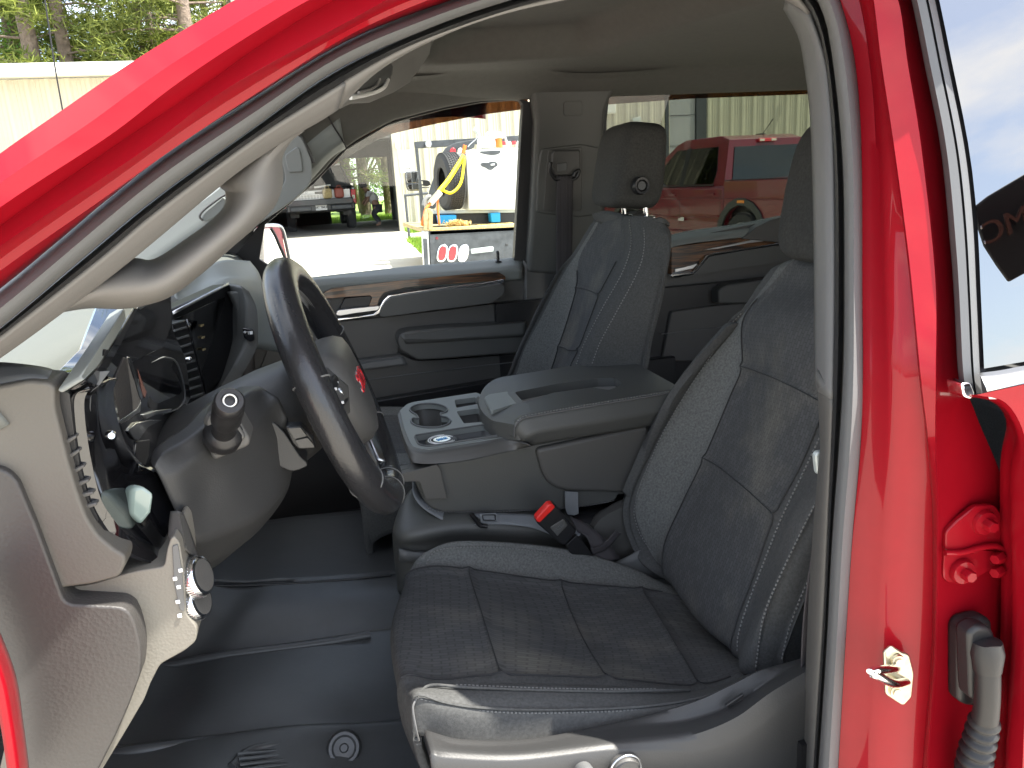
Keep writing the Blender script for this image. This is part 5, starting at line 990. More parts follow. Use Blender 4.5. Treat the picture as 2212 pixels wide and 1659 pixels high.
frp = [P(*q) for q in [(*zH((650, 470))[0], .96), (*zH((665, 520))[0], .90), (*zH((700, 570))[0], .82), (*zH((780, 640))[0], .75), (*zH((885, 692))[0], .69), (*zH((985, 728))[0], .69)]]; frt = [P(*q) for q in [(*zH((655, 430))[0], .97), (*zH((690, 460))[0], .92), (*zH((730, 530))[0], .83), (*zH((800, 560))[0], .77), (*zH((880, 600))[0], .70), (*zH((900, 660))[0], .685)]]
loft('lid_front', [frt, [p.lerp(q, .5)+V((-.004, 0, .002)) for p, q in zip(frt, frp)], frp], 'leather_soft', LD, n=30, between=4, ang=80, thick=.004)
tube('lid_piping', [p+V((-.001, -.002, .0015)) for p in fs0], .0015, 'thread_dark', LD, seg=6)
stitches('stitching', [p+V((0, 0, .0045)) for p in fs0], LD, 'thread', .0008, .006)
# round tin in the near tray
tp = PZ(*zH((420, 706))[0], ZT-.004)
TN = lathe('round_tin', [(.0, .0), (.030, .0), (.032, .002), (.032, .010), (.029, .012), (.0, .012)], (0, 0, 1), tp+V((0, 0, -.012)), 'rubber', None, seg=40)
tag(TN, 'small round black tin with a pale printed lid lying in the console tray', 'tin')
for r_ in (.027, .023): tube('lid_print', [tp+V((math.cos(a)*r_, math.sin(a)*r_, .0006)) for a in [k*math.pi/10 for k in range(4 if r_ > .025 else 1, 19)]], .0011, 'sign_white', TN, seg=5)
lathe('lid_label', [(0, .0012), (.017, .0012), (.017, 0)], (0, 0, 1), tp, 'silver_emblem', TN, seg=24)
rbox('label_patch', tp+V((0, 0, .0014)), (.022, .009, .0012), 'label_blue', TN, bevel=.0003, rot=Matrix.Rotation(.3, 3, 'Z'))
# centre seat cushion under the console
cc = [[(862, 1178, .74), (868, 1120, .76), (890, 1070, .80), (930, 1040, .95)], [(880, 1180, .70), (880, 1150, .69), (930, 1095, .76), (980, 1050, .95)], [(1000, 1172, .70), (1000, 1134, .69), (1040, 1092, .76), (1080, 1050, .95)], [(1150, 1180, .70), (1150, 1138, .69), (1160, 1095, .76), (1180, 1050, .95)], [(1320, 1190, .70), (1320, 1150, .69), (1320, 1110, .76), (1320, 1060, .95)]]
RC = gridpts(cc); RC = [[r[0]+V((.0, 0, -.10))]+r for r in RC]; RC = [[p+V((.03, .01, -.05)) for p in RC[0]]]+RC
grid('centre_seat_cushion', RC, 'leather_soft', TR, per=(8, 8), thick=.01)
stitches('stitching', [up(P(x, y, .69), .004) for x, y in zH((200, 1335), (212, 1300), (265, 1282), (600, 1250), (1000, 1262), (1200, 1280))], TR, 'thread', .0008, .006)
loft('seat_bracket', [[P(*q) for q in [(862, 1185, .68), (900, 1192, .68), (1000, 1190, .68), (1200, 1200, .68)]], [P(*q) for q in [(862, 1210, .68), (900, 1214, .68), (1000, 1215, .68), (1200, 1230, .68)]]], 'plastic_mid', TR, n=20, between=2, thick=.01)
bm = bmesh.new(); box(bm, (.36, .86, .80), (.50, .34, .20)); link('centre_seat_base', bm, 'plastic_black', TR, bevel=.02)
# webbing, buckle, loop
wa = [P(*q) for q in [(*zH((232, 975))[0], .75), (*zH((238, 1060))[0], .72), (*zH((300, 1145))[0], .70), (*zH((450, 1235))[0], .69), (*zH((560, 1258))[0], .685), (*zH((650, 1252))[0], .68), (*zH((850, 1252))[0], .675), (*zH((1040, 1285))[0], .66), (*zH((1250, 1380))[0], .62)]]
wb2 = [P(*q) for q in [(*zH((262, 975))[0], .76), (*zH((275, 1060))[0], .74), (*zH((360, 1130))[0], .72), (*zH((480, 1172))[0], .72), (*zH((580, 1180))[0], .71), (*zH((660, 1178))[0], .70), (*zH((850, 1180))[0], .70), (*zH((1050, 1200))[0], .68), (*zH((1320, 1300))[0], .64)]]
LB = loft('lap_belt', [wa, wb2], 'webbing', TR, n=60, between=4, thick=.0016)
tube('belt_keeper', [P(x, y, .672) for x, y in zH((605, 1180), (640, 1225), (665, 1255), (710, 1262))], .0045, 'plastic_black', LB, seg=8)
plate('belt_label', zH((664, 1182), (770, 1180), (775, 1232), (668, 1228)), .672, .002, 'webbing', LB, bevel=.0006)
tube('belt_label_edge', [P(x, y, .670) for x, y in zH((680, 1190), (760, 1188), (762, 1224), (684, 1222))], .0011, 'rubber', LB, closed=True, seg=5, lin=True, n=30)
plate('hanging_strap', zH((1208, 1040), (1292, 1044), (1297, 1180), (1270, 1195), (1225, 1188), (1212, 1150)), .684, .003, 'webbing', TR, r=2, bevel=.0008)
BK = plate('buckle', zH((1130, 1118), (1150, 1125), (1178, 1162), (1285, 1290), (1270, 1320), (1210, 1384), (1185, 1382), (1030, 1245), (1028, 1225)), .585, .022, 'plastic_black', TR, r=4, bevel=.004, seg=3)
plate('release_button', zH((1104, 1122), (1130, 1118), (1148, 1142), (1050, 1240), (1028, 1234), (1024, 1210)), .580, .018, 'red_plastic', BK, r=3, bevel=.003, seg=3)
plate('buckle_face', zH((1112, 1270), (1200, 1215), (1228, 1255), (1160, 1328)), .583, .006, 'plastic', BK, r=3, bevel=.0012)
_bp = P(*zH((1168, 1275))[0], .5825); text('buckle_text', 'PRESS', .0085, _bp, (P(*zH((1200, 1250))[0], .5825)-P(*zH((1140, 1300))[0], .5825)), V((0, -.0, 0))+(P(*zH((1150, 1250))[0], .5825)-P(*zH((1168, 1275))[0], .5825)), 'plastic_mid', BK, depth=.0004)
plate('buckle_stalk', zH((1215, 1385), (1285, 1318), (1330, 1370), (1400, 1468), (1440, 1540), (1350, 1520), (1240, 1430)), .592, .010, 'plastic_black', BK, r=3, bevel=.003)
loft('buckle_belt', [[P(*q) for q in [(*zH((1240, 1200))[0], .66), (*zH((1330, 1240))[0], .65), (*zH((1450, 1330))[0], .63), (*zH((1560, 1470))[0], .60)]], [P(*q) for q in [(*zH((1290, 1300))[0], .64), (*zH((1350, 1340))[0], .63), (*zH((1390, 1440))[0], .61), (*zH((1420, 1500))[0], .59)]]], 'webbing_dark', TR, n=20, between=3, thick=.003)
loft('buckle_belt', [[P(*q) for q in [(*zH((1375, 1400))[0], .60), (*zH((1450, 1375))[0], .61), (*zH((1530, 1290))[0], .63)]], [P(*q) for q in [(*zH((1385, 1440))[0], .60), (*zH((1470, 1410))[0], .61), (*zH((1565, 1310))[0], .63)]]], 'webbing_dark', TR, n=16, between=3, thick=.003)
loft('recliner_cover', [[P(*q) for q in [(*zH((1360, 1250))[0], .70), (*zH((1420, 1180))[0], .70), (*zH((1560, 1100))[0], .70), (*zH((1640, 1060))[0], .70)]], [P(*q) for q in [(*zH((1395, 1270))[0], .672), (*zH((1450, 1210))[0], .672), (*zH((1560, 1150))[0], .672), (*zH((1640, 1130))[0], .672)]], [P(*q) for q in [(*zH((1400, 1480))[0], .665), (*zH((1460, 1490))[0], .665), (*zH((1560, 1480))[0], .665), (*zH((1700, 1460))[0], .665)]]], 'plastic', TR, n=30, between=4, ang=80, thick=.005)
loft('seat_side_cover', [[P(*q) for q in [(*zH((1480, 1500))[0], .62), (*zH((1580, 1470))[0], .62), (*zH((1680, 1415))[0], .62), (*zH((1760, 1380))[0], .62)]], [P(*q) for q in [(*zH((1500, 1540))[0], .61), (*zH((1640, 1560))[0], .61), (*zH((1760, 1590))[0], .61), (*zH((1850, 1600))[0], .61)]]], 'plastic_mid', TR, n=20, between=3, thick=.005)
# tongue of the near belt beside the pillar
BT2 = plate('belt_tongue', [(1762, 985), (1768, 976), (1788, 974), (1800, 982), (1800, 1034), (1786, 1036), (1766, 1024)], .060, .008, 'label_steel' if 'label_steel' in M else 'meter', TR, r=5, bevel=.002)
loft('near_belt', [[P(x, y, .075) for x, y in [(1775, 860), (1782, 1000), (1770, 1100), (1735, 1350), (1728, 1659)]], [P(x, y, .10) for x, y in [(1800, 860), (1806, 1000), (1796, 1100), (1766, 1350), (1760, 1659)]]], 'webbing_dark', TR, n=30, between=2, thick=.002)
# overhead console lamp and sun visor edge
OC = plate3('overhead_console', [P(*q) for q in [(712, 232, .62), (735, 240, .62), (760, 228, .66), (800, 226, .70), (850, 205, .78), (887, 182, .86), (893, 160, .90), (930, 120, .95), (880, 105, .88), (760, 170, .64), (712, 215, .6)]], V((.01, .01, .035)), 'trim_grey', TR, bevel=.006, seg=3)
OC2 = plate3('map_lamp', [P(*q) for q in [(762, 206, .64), (805, 198, .70), (835, 186, .74), (848, 168, .78), (842, 160, .78), (815, 165, .72), (770, 188, .64)]], V((.004, .006, .02)), 'plastic_mid', OC, bevel=.003)
tube('lamp_blade', [P(*q) for q in [(757, 211, .625), (800, 202, .69), (828, 190, .72), (838, 172, .75)]], .0035, 'sign_white', OC, seg=8)
tube('lamp_blade', [P(*q) for q in [(775, 200, .64), (802, 192, .68), (815, 182, .71), (820, 170, .72)]], .0025, 'trim_grey', OC, seg=8)
# ================================================================ BUILDINGS
WY = 19.0
def corrugated(bm, x0, x1, z0, z1, y, pitch=.305, h=.035, face=-1, alongx=True, off=0):
    pr = []; x = x0
    while x < x1-pitch*.5:
        for dx, dy in ((0, 0), (.035, h), (.085, h), (.12, 0), (.165, 0), (.172, .008), (.185, .008), (.192, 0), (.225, 0), (.232, .008), (.245, .008), (.252, 0)): pr.append((x+dx*pitch/.305, dy))
        x += pitch
    pr.append((x1, 0)); f = (lambda a, b, z: V((a, y+face*b, z))) if alongx else (lambda a, b, z: V((y+face*b, a, z)))
    mesh_grid(bm, [[f(a, b, z) for a, b in pr] for z in (z0, z1)])
MB = thing('metal_building', 'cream ribbed metal building with an open garage bay at its left end', 'building', (8, WY, gz(WY)))
# right of the bay, split by the grey door
D0, D1x = 9.30, 10.10
bm = bmesh.new(); corrugated(bm, 2.04, D0-.02, .45, 6.2, WY, .335); link('wall', bm, 'siding', MB, smooth=False)
bm = bmesh.new(); corrugated(bm, D1x+.32, 26, .45, 6.2, WY, .335); link('wall', bm, 'siding_green', MB, smooth=False)
bm = bmesh.new(); corrugated(bm, -1.3, 2.04, 2.92, 6.2, WY, .335); link('wall', bm, 'siding', MB, smooth=False)
bm = bmesh.new(); box(bm, ((D0+D1x)/2, WY+.05, 2.3), (D1x-D0, .05, 3.7)); dd = link('door', bm, 'door_grey', MB, smooth=False)
for z in (1.5, 2.27, 3.04): rbox('door_joint', ((D0+D1x)/2, WY+.021, z), (D1x-D0, .012, .012), 'ink', dd, bevel=0)
rbox('door_jamb', (D1x+.16, WY+.02, 2.3), (.30, .12, 3.72), 'truck_dark', MB, bevel=.01); rbox('door_jamb', (D0-.03, WY+.02, 2.3), (.10, .10, 3.72), 'truck_dark', MB, bevel=.01); rbox('door_head', (9.84, WY+.02, 4.24), (1.2, .14, .16), 'truck_dark', MB, bevel=.01)
rbox('roof_trim', (12.3, WY-.08, 6.25), (27.4, .35, .22), 'white_paint', MB, bevel=.01)
bm = bmesh.new(); box(bm, (12.3, 23.2, 6.5), (27.4, 8.8, .1)); link('roof', bm, 'white_paint', MB, smooth=False)
rbox('corner_trim', (2.05, WY-.06, 1.70), (.14, .12, 2.5), 'siding', MB, bevel=.01)
rbox('bay_header', (.35, WY+.02, 2.86), (3.3, .2, .14), 'garage_dark', MB, bevel=.01)
# garage interior: side wall, ceiling, rear wall with an opening on the trees, shelves of dark stuff
for nm, c, sz in (('bay_side_wall', (2.75, 23.2, 1.9), (.08, 8, 3.2)), ('bay_side_wall', (-1.3, 23.2, 3.4), (.08, 8.2, 5.8)), ('bay_ceiling', (.7, 23.2, 3.55), (4.2, 8, .08)),
                  ('bay_rear_wall', (-.4, 27.2, 1.9), (1.8, .1, 3.2)), ('bay_rear_wall', (3.3, 27.2, 1.9), (1.4, .1, 3.2)), ('bay_rear_wall', (1.5, 27.2, 3.1), (2.2, .1, .80))):
    rbox(nm, c, sz, 'garage_dark', MB, bevel=0)
for z in (2.95, 3.1): rbox('roof_beam', (.7, 24.5, z+.2), (3.9, .12, .16), 'dark_steel', MB, bevel=.01)
rbox('inner_post', (2.22, 21, 1.9), (.14, .14, 3), 'dark_steel', MB, bevel=.01)
rbox('wall_lamp', P(858, 310, 18.8)+V((0, 0, 0)), (.10, .12, .24), 'white_paint', MB, bevel=.02)
# wall equipment
zK = zc(2050, 380, 4.337)
mb = plate('meter_box', [zK(p)[0] for p in [(5, 110), (185, 92), (192, 325), (15, 338)]], 18.80, .12, 'meter', MB, bevel=.01)
lathe('meter_dial', [(0, .10), (.11, .10), (.13, .08), (.135, .0)], (0, -1, 0), P(*zK((108, 210))[0], 18.79), 'white_paint', mb, seg=28)
lathe('meter_ring', [(.15, .02), (.165, .03), (.17, .0)], (0, -1, 0), P(*zK((108, 210))[0], 18.79), 'meter', mb, seg=28)
plate('switch_box', zD((700, 392), (758, 378), (764, 470), (768, 520), (720, 520)), 18.78, .14, 'meter', MB, bevel=.01)
tube('conduit', [P(*zD((q, r))[0], 18.85) for q, r in [(858, 570), (860, 640), (866, 720), (870, 800)]], .03, 'sign_white', MB)
tube('conduit', [P(*zD((q, r))[0], 18.85) for q, r in [(800, 575), (818, 640), (822, 720), (836, 800)]], .022, 'meter', MB)
rbox('wall_light', P(*zD((540, 310))[0], 18.85), (.28, .2, .36), 'white_paint', MB, bevel=.04)
rbox('wall_lamp', P(*zD((1828, 180))[0], 18.8), (.16, .2, .22), 'zinc', MB, bevel=.03)
zN = zc(1270, 470, 18.43)
sg = plate('notice_sign', [zN(p)[0] for p in [(-30, 170), (740, 150), (880, 1330), (900, 1480), (130, 1500)]], 18.86, .01, 'sign_white', MB, bevel=.002)
tube('double_arrow', [P(*zN(q)[0], 18.855) for q in [(300, 1250), (670, 1225)]], .008, 'ink', sg, seg=6)
for L in ([(255, 1250), (330, 1215), (330, 1290)], [(725, 1222), (640, 1180), (650, 1275)]): plate('arrow_head', [zN(p)[0] for p in L], 18.856, .004, 'ink', sg, bevel=0)
for x, y, w_ in ((560, 400, 150), (580, 600, 250), (470, 790, 260), (550, 970, 140)): rbox('sign_text', P(*zN((x, y))[0], 18.857), (w_*.0006, .003, .018), 'trim_grey', sg, bevel=0)
LBD = thing('metal_shed', 'long low cream metal shed with a white roof edge, in front of the pines', 'shed', (-9, 14, 0))
bm = bmesh.new(); corrugated(bm, -26, -2.1, 0, 3.62, 14, .305, .03); link('wall', bm, 'siding', LBD, smooth=False)
rbox('roof_edge', (-14, 13.84, 3.73), (24.2, .36, .17), 'white_paint', LBD, bevel=.02); rbox('gutter_lip', (-14, 13.7, 3.63), (24.2, .1, .05), 'siding', LBD, bevel=.01)
bm = bmesh.new(); box(bm, (-14, 15.4, 3.79), (24.2, 2.9, .06)); box(bm, (-2.13, 15.3, 1.85), (.06, 2.5, 3.7)); link('roof', bm, 'white_paint', LBD, smooth=False)
lathe('roof_vent', [(0, .16), (.09, .15), (.16, .10), (.2, 0)], (0, 0, 1), P(365, 196, 14.3)-V((0, 0, .12)), 'white_paint', LBD)
# floor of the bay, grass strips
plate3('garage_floor', [V((-6, 18.9, .556)), V((2.6, 18.9, .556)), V((2.6, 27.1, .556)), V((-6, 27.1, .556))], V((0, 0, -.03)), 'garage_floor', None, bevel=0)['kind'] = 'structure'
plate3('lawn', [V((-60, 27.3, .555)), V((60, 27.3, .555)), V((60, 90, .555)), V((-60, 90, .555))], V((0, 0, -.03)), 'lawn', None, bevel=0)['kind'] = 'structure'
def grass(name, x0, x1, y0, y1, n, h, seed):
    r = random.Random(seed); bm = bmesh.new()
    for i in range(n):
        x, y = r.uniform(x0, x1), r.uniform(y0, y1); z = gz(y); a = r.uniform(0, 6.3); hh = h*r.uniform(.5, 1.2); w_ = .012
        d = V((math.cos(a), math.sin(a), 0)); l = V((r.uniform(-.4, .4), r.uniform(-.4, .4), 1))*hh
        vs = [bm.verts.new(V((x, y, z))-d*w_), bm.verts.new(V((x, y, z))+d*w_), bm.verts.new(V((x, y, z))+l)]; bm.faces.new(vs)
    o = link(name, bm, 'grass', None, smooth=False); o['kind'] = 'stuff'; return o
grass('grass', 2.1, 3.6, 17.8, 18.95, 2600, .16, 3); grass('grass', 1.75, 2.5, 12.2, 15.5, 5000, .10, 4); grass('grass', -1, 3.5, 27.5, 31, 6000, .16, 5)
rbox('kerb_stone', (2.55, 16.4, .52), (1.3, .35, .16), 'gravel', None, bevel=.03)['kind'] = 'structure'
# ================================================================ TREES
def tufts(bm, c, r, n, ln, wd, rnd):
    for i in range(n):
        p = c+V((rnd.gauss(0, r), rnd.gauss(0, r), rnd.gauss(0, r*.6)))
        for k in range(4):
            d = V((rnd.gauss(0, 1), rnd.gauss(0, 1), rnd.gauss(.2, .7))).normalized(); s = d.cross(V((rnd.random(), rnd.random(), rnd.random()))).normalized()*wd; q = p+d*ln*rnd.uniform(.6, 1.2)
            bm.faces.new([bm.verts.new(p-s), bm.verts.new(p+s), bm.verts.new(q+s*.5), bm.verts.new(q-s*.5)])
def pine_meshes(seed, H=15, r0=.24):
    rnd = random.Random(seed); bt = bmesh.new(); bc = bmesh.new()
    def limb(pts, ra, rb, bm_):
        n = max(5, len(pts)*3); c = curve(pts, n); rings = []
        for i, p in enumerate(c):
            t = (c[min(n-1, i+1)]-c[max(0, i-1)]).normalized(); s = t.cross(V((.3, .9, .1))).normalized(); u = t.cross(s); R = ra+(rb-ra)*i/(n-1)
            rings.append([p+s*math.cos(j*math.pi/4)*R*rnd.uniform(.93, 1.07)+u*math.sin(j*math.pi/4)*R for j in range(8)])
        mesh_grid(bm_, rings, closed=True)
    lean = V((rnd.uniform(-.03, .03), rnd.uniform(-.03, .03), 0)); axis = [V((0, 0, 0)), lean*H*.3+V((0, 0, H*.33)), lean*H*.8+V((0, 0, H*.66)), lean*H+V((0, 0, H))]
    limb(axis, r0, .04, bt)
    for i in range(58):
        z = rnd.uniform(1.6, H*.97); a = rnd.uniform(0, 6.283); L = (2.9-1.9*abs(z-H*.45)/H)*rnd.uniform(.5, 1.1); b = lean*z+V((0, 0, z)); dr = -.12 if z < H*.5 else .15
        e = b+V((math.cos(a)*L, math.sin(a)*L, L*dr+rnd.uniform(-.2, .3))); m = b.lerp(e, .5)+V((rnd.gauss(0, .12), rnd.gauss(0, .12), .12))
        limb([b, m, e], .035, .008, bt)
        if z < 3.2 and rnd.random() < .6: continue
        for f in (.45, .62, .78, .92, 1.02):
            p = (m.lerp(e, (f-.5)*2) if f > .5 else b.lerp(m, f*2)); tufts(bc, p+V((rnd.gauss(0, .15), rnd.gauss(0, .15), .05)), .26, 15, .24, .016, rnd)
            if rnd.random() < .5: q = p+V((rnd.gauss(0, .4), rnd.gauss(0, .4), rnd.gauss(0, .1))); limb([p, q], .010, .004, bt); tufts(bc, q, .2, 8, .22, .016, rnd)
    return bt, bc
def leafy_meshes(seed, H=6, R=2.2):
    rnd = random.Random(seed); bt = bmesh.new(); bc = bmesh.new()
    for k in range(5):
        a = rnd.uniform(0, 6.3); e = V((math.cos(a)*R*.6, math.sin(a)*R*.6, H*rnd.uniform(.6, .95))); c = curve([V((0, 0, 0)), V((e.x*.3, e.y*.3, e.z*.5)), e], 8)
        mesh_grid(bt, [[p+V((math.cos(j*math.pi/3), math.sin(j*math.pi/3), 0))*(.09-.008*i) for j in range(6)] for i, p in enumerate(c)], closed=True)
    cl = [V((rnd.gauss(0, R*.45), rnd.gauss(0, R*.45), rnd.uniform(.6, H))) for _ in range(60)]
    for c in cl:
        for i in range(110):
            p = c+V((rnd.gauss(0, .38), rnd.gauss(0, .38), rnd.gauss(0, .28))); d = V((rnd.gauss(0, 1), rnd.gauss(0, 1), rnd.gauss(0, .6))).normalized(); s = d.cross(V((rnd.random(), rnd.random(), 1))).normalized()*.035; q = p+d*.10; m = (p+q)/2
            bc.faces.new([bm_v for bm_v in (bc.verts.new(p), bc.verts.new(m-s), bc.verts.new(q), bc.verts.new(m+s))])
    return bt, bc
protos = {}
def proto_tree(key, kind, seed, **k):
    bt, bc = (pine_meshes if kind == 'pine' else leafy_meshes)(seed, **k)
    me = []
    for b, m in ((bt, 'bark'), (bc, 'needles' if kind == 'pine' else 'leaves')):
        d = bpy.data.meshes.new('tree'); b.to_mesh(d); b.free(); d.materials.append(M[m]); me.append(d)
        if m == 'bark':
            for p in d.polygons: p.use_smooth = True
    protos[key] = me
proto_tree('a', 'pine', 11); proto_tree('b', 'pine', 12, H=14, r0=.19); proto_tree('c', 'pine', 13, H=16, r0=.26); proto_tree('l', 'leafy', 21); proto_tree('m', 'leafy', 22, H=4.5, R=2.6)
def tree(key, x, y, rz, s, label, grp='trees behind the buildings', kind='pine_tree', cat='tree'):
    t = thing(kind, label, cat, (x, y, .5), rz, grp); t.scale = (s, s, s)
    for nm, me in zip(('trunk', 'crown'), protos[key]):
        o = bpy.data.objects.new(nm, me); COL.objects.link(o); o.parent = t
    return t
tree('c', -6.3, 22, .4, 1.0, 'thick grey-trunked pine at the far left, just above the shed roof')
tree('a', -5.75, 22.6, 2.1, .95, 'second thick pine, close to the right of the leftmost trunk, behind the antenna line')
tree('a', -2.75, 22.4, 4.0, 1.05, 'thick pine whose trunk stands next to where the red roof edge cuts off the trees')
tree('b', -4.65, 27.5, .9, .95, 'slim pine a little right of the antenna, behind the shed')
tree('b', -4.25, 26.5, 3.3, 1.0, 'leaning slim pine in the middle of the gap above the shed')
tree('c', -3.9, 30.5, 5.2, .8, 'slim grey pine right beside the middle leaning one, further back')
tree('b', -7.6, 25, 1.7, 1.1, 'pine at the left edge with bright foliage, partly out of frame')
tree('c', -8.8, 29, 2.9, 1.0, 'pine furthest left, set back behind the others')
tree('a', -2.1, 29, 1.1, 1.0, 'slim pine further back, between the middle pine and the thick right-hand one')
tree('b', -3.2, 33, 2.6, 1.15, 'distant pine in the gap above the shed, furthest back')
tree('l', -8.6, 24, 0, 1.1, 'bright green leafy tree at the left edge above the shed', kind='leafy_tree')
tree('m', -6.6, 25.5, 1, 1.0, 'low dark leafy bush between the two thick left trunks', kind='leafy_tree')
tree('l', -3.4, 37, 2, 1.2, 'pale leafy tree far behind the slim pines', kind='leafy_tree')
tree('l', -7.2, 36, 4, 1.3, 'tall leafy tree far behind the leftmost pines', kind='leafy_tree')
tree('m', -5.0, 31, 3, 1.0, 'leafy bush behind the middle pines', kind='leafy_tree')
g2 = 'trees seen through the garage bay'
tree('a', 1.35, 32, 1, 1.0, 'thick trunk left of centre in the garage rear opening', g2); tree('c', 1.95, 31, 2, .9, 'thick pale trunk in the middle of the garage rear opening', g2)
tree('b', 2.9, 31.5, 3, 1.0, 'reddish trunk at the right side of the garage rear opening', g2); tree('m', 2.2, 39, 0, 1.2, 'green bush seen low through the garage rear opening', g2, 'leafy_tree'); tree('l', .4, 40, 2, 1.3, 'leafy tree at the left of the garage rear opening', g2, 'leafy_tree')
tree('l', 3.8, 41, 5, 1.2, 'leafy tree at the right of the garage rear opening, further off', g2, 'leafy_tree')
# ================================================================ OTHER VEHICLES
def pickup(name, label, loc, rz, paint, p, group=None):
    T = thing(name, label, 'pickup truck', (0, 0, 0), 0, group); W = p['w']; h = W/2
    def arch(c, r, z0, n=9): return [(c+r*math.cos(math.pi-math.pi*i/n), z0+r*math.sin(math.pi*i/n)) for i in range(n+1)]
    zb = p['bottom']; zl = p['belt']; zr = p['rail']; cb = p['cab']; cf = p['cowl']; nose = p['len']; wr, wf = p['wr'], p['wf']; ar = p['arch']
    prof = [(cb, zb)]+[(cf-.25, zb)]+arch(wf, ar, zb)+[(nose-.1, zb), (nose, zb+.2), (nose, zl-.28), (nose-.15, zl-.14), (cf+.1, zl+.02), (cf, zl+.04), (cb, zl+.02)]
    B = plate3('body', [V((-h, y, z)) for y, z in prof], V((W, 0, 0)), paint, T, bevel=.05, seg=3)
    for s in (-1, 1):
        side = [(.0, zb+.10)]+arch(wr, ar, zb)[::1]+[(cb+.002, zb), (cb+.002, zr), (.02, zr), (-.0, zr-.05)]
        plate3('bed_side', [V((s*h, y, z)) for y, z in side], V((-s*.10, 0, 0)), paint, T, bevel=.025, seg=3)
        plate3('bed_rail_cap', [V((s*(h-.01), .02, zr+.002)), V((s*(h-.01), cb, zr+.002)), V((s*(h-.09), cb, zr+.002)), V((s*(h-.09), .02, zr+.002))], V((0, 0, .012)), 'plastic_black', T, bevel=.004)
        if p.get('flare'):
            for c in (wr, wf):
                o = arch(c, ar+.10, zb); i_ = arch(c, ar-.01, zb); plate3('fender_flare', [V((s*(h+.03), y, z)) for y, z in o+i_[::-1]], V((-s*.05, 0, 0)), 'door_dark', T, bevel=.01)
            rbox('side_marker', V((s*(h+.035), wr-.02, zb+ar+.045)), (.012, .16, .045), 'lens_amber', T, bevel=.005)
        for c in (wr, wf):
            rbox('wheel_well', V((s*(h-.24), c, zb+.12)), (.24, ar*2+.06, ar*1.5), 'plastic_black', T, bevel=0)
            w_ = lathe('wheel', [(p['tyre']*.62, .0), (p['tyre']*.66, .02), (p['tyre']*.93, .02), (p['tyre'], -.03), (p['tyre'], -.20), (p['tyre']*.9, -.24), (.1, -.24)], (s, 0, 0), V((s*(h-.02), c, p['tyre'])), 'tyre', T, seg=40)
            lathe('rim', [(0, -.02), (.06, -.01), (.09, -.03), (p['tyre']*.5, -.03), (p['tyre']*.6, .0), (p['tyre']*.64, .01), (p['tyre']*.64, -.05)], (s, 0, 0), V((s*(h-.02), c, p['tyre'])), 'satin', w_, seg=20)
        # cab: lights and handles
        tl = rbox('tail_light', V((s*(h-.055), .02, zr-.28)), (.13, .10, .42), 'lens_red', T, bevel=.02); rbox('reverse_lens', V((s*(h-.06), -.034, zr-.28)), (.08, .01, .10), 'lens_white', tl, bevel=.003)
    zt_ = p['roof']; rk = .20; A, Bq, Cq, Dq = (cb+.03, zl), (cf-.10, zl+.02), (cf-.95, zt_-.05), (cb+.14, zt_-.05)
    def q(s, y, z): return V((s*(h-.03-(z-zl)*.26), y, z))
    bm = bmesh.new(); prof2 = [A, (cb+.03, zl-.05), (cf-.10, zl-.05), Bq, (cf-.55, zl+(zt_-zl)*.60), Cq, (cf-1.15, zt_-.005), (cb+.35, zt_), Dq, A]
    G = [[q(s, y, z) for y, z in prof2] for s in (-1, -.985, -.5, 0, .5, .985, 1)]
    for gi, g in enumerate(G):
        if 0 < gi < 6:
            for k in (6, 7): g[k].z += .02
    vs = mesh_grid(bm, G); bm.faces.new(vs[0]); bm.faces.new(vs[-1][::-1]); CB = link('cab', bm, paint, T, bevel=.03, seg=3)
    mid = cb+(cf-cb)*.47
    for s in (-1, 1):
        def sw(L, m, d=.012, nm='side_window', par=T): return plate3(nm, [q(s, y, z)+V((s*.012, 0, 0)) for y, z in L], V((-s*d, 0, 0)), m, par, bevel=.003)
        zw0, zw1 = zl+.06, zt_-.14
        sw([(cb+.30, zw0), (mid-.06, zw0), (mid-.09, zw1), (cb+.36, zw1), (cb+.27, zw0+.2)], 'truck_glass')
        sw([(mid+.06, zw0), (cf-.38, zw0), (cf-.62, zw0+.27), (cf-.98, zw1), (mid+.02, zw1)], 'truck_glass')
        sw([(mid-.06, zw0-.02), (mid+.06, zw0-.02), (mid+.02, zw1+.02), (mid-.09, zw1+.02)], 'rubber', .01, 'window_post')
        tube('window_trim', [q(s, y, z)+V((s*.014, 0, 0)) for y, z in [(cb+.28, zw0-.02), (mid, zw0-.02), (cf-.36, zw0-.02)]], .012, 'rubber', T, lin=True)
        for y in (cb+.30, mid+.18): rbox('door_handle', V((s*(h+.012), y, zl-.10)), (.035, .17, .035), 'chrome' if not p.get('flare') else paint, T, bevel=.01)
        for y in (cb+.08, mid, cf-.22): rbox('door_gap', V((s*(h+.0005), y, (zb+zl)/2+.05)), (.004, .008, zl-zb-.16), 'ink', T, bevel=0)
        mm = rbox('door_mirror', V((s*(h+.14), cf-.42, zl+.12)), (.23, .12, .17), 'plastic_black', T, bevel=.035); rbox('mirror_glass', V((s*(h+.145), cf-.485, zl+.12)), (.18, .008, .13), 'mirror_glass', mm, bevel=.003)
        rbox('rocker', V((s*(h-.03), (cb+cf)/2-.1, zb-.02)), (.08, cf-cb-.3, .10), paint, T, bevel=.02)
        tube('body_crease', [V((s*(h+.002), y, z)) for y, z in [(.1, zl-.20), (cb, zl-.17), (mid, zl-.16), (cf, zl-.15), (nose-.4, zl-.22)]], .014, paint, T, lin=True, flat=.6)
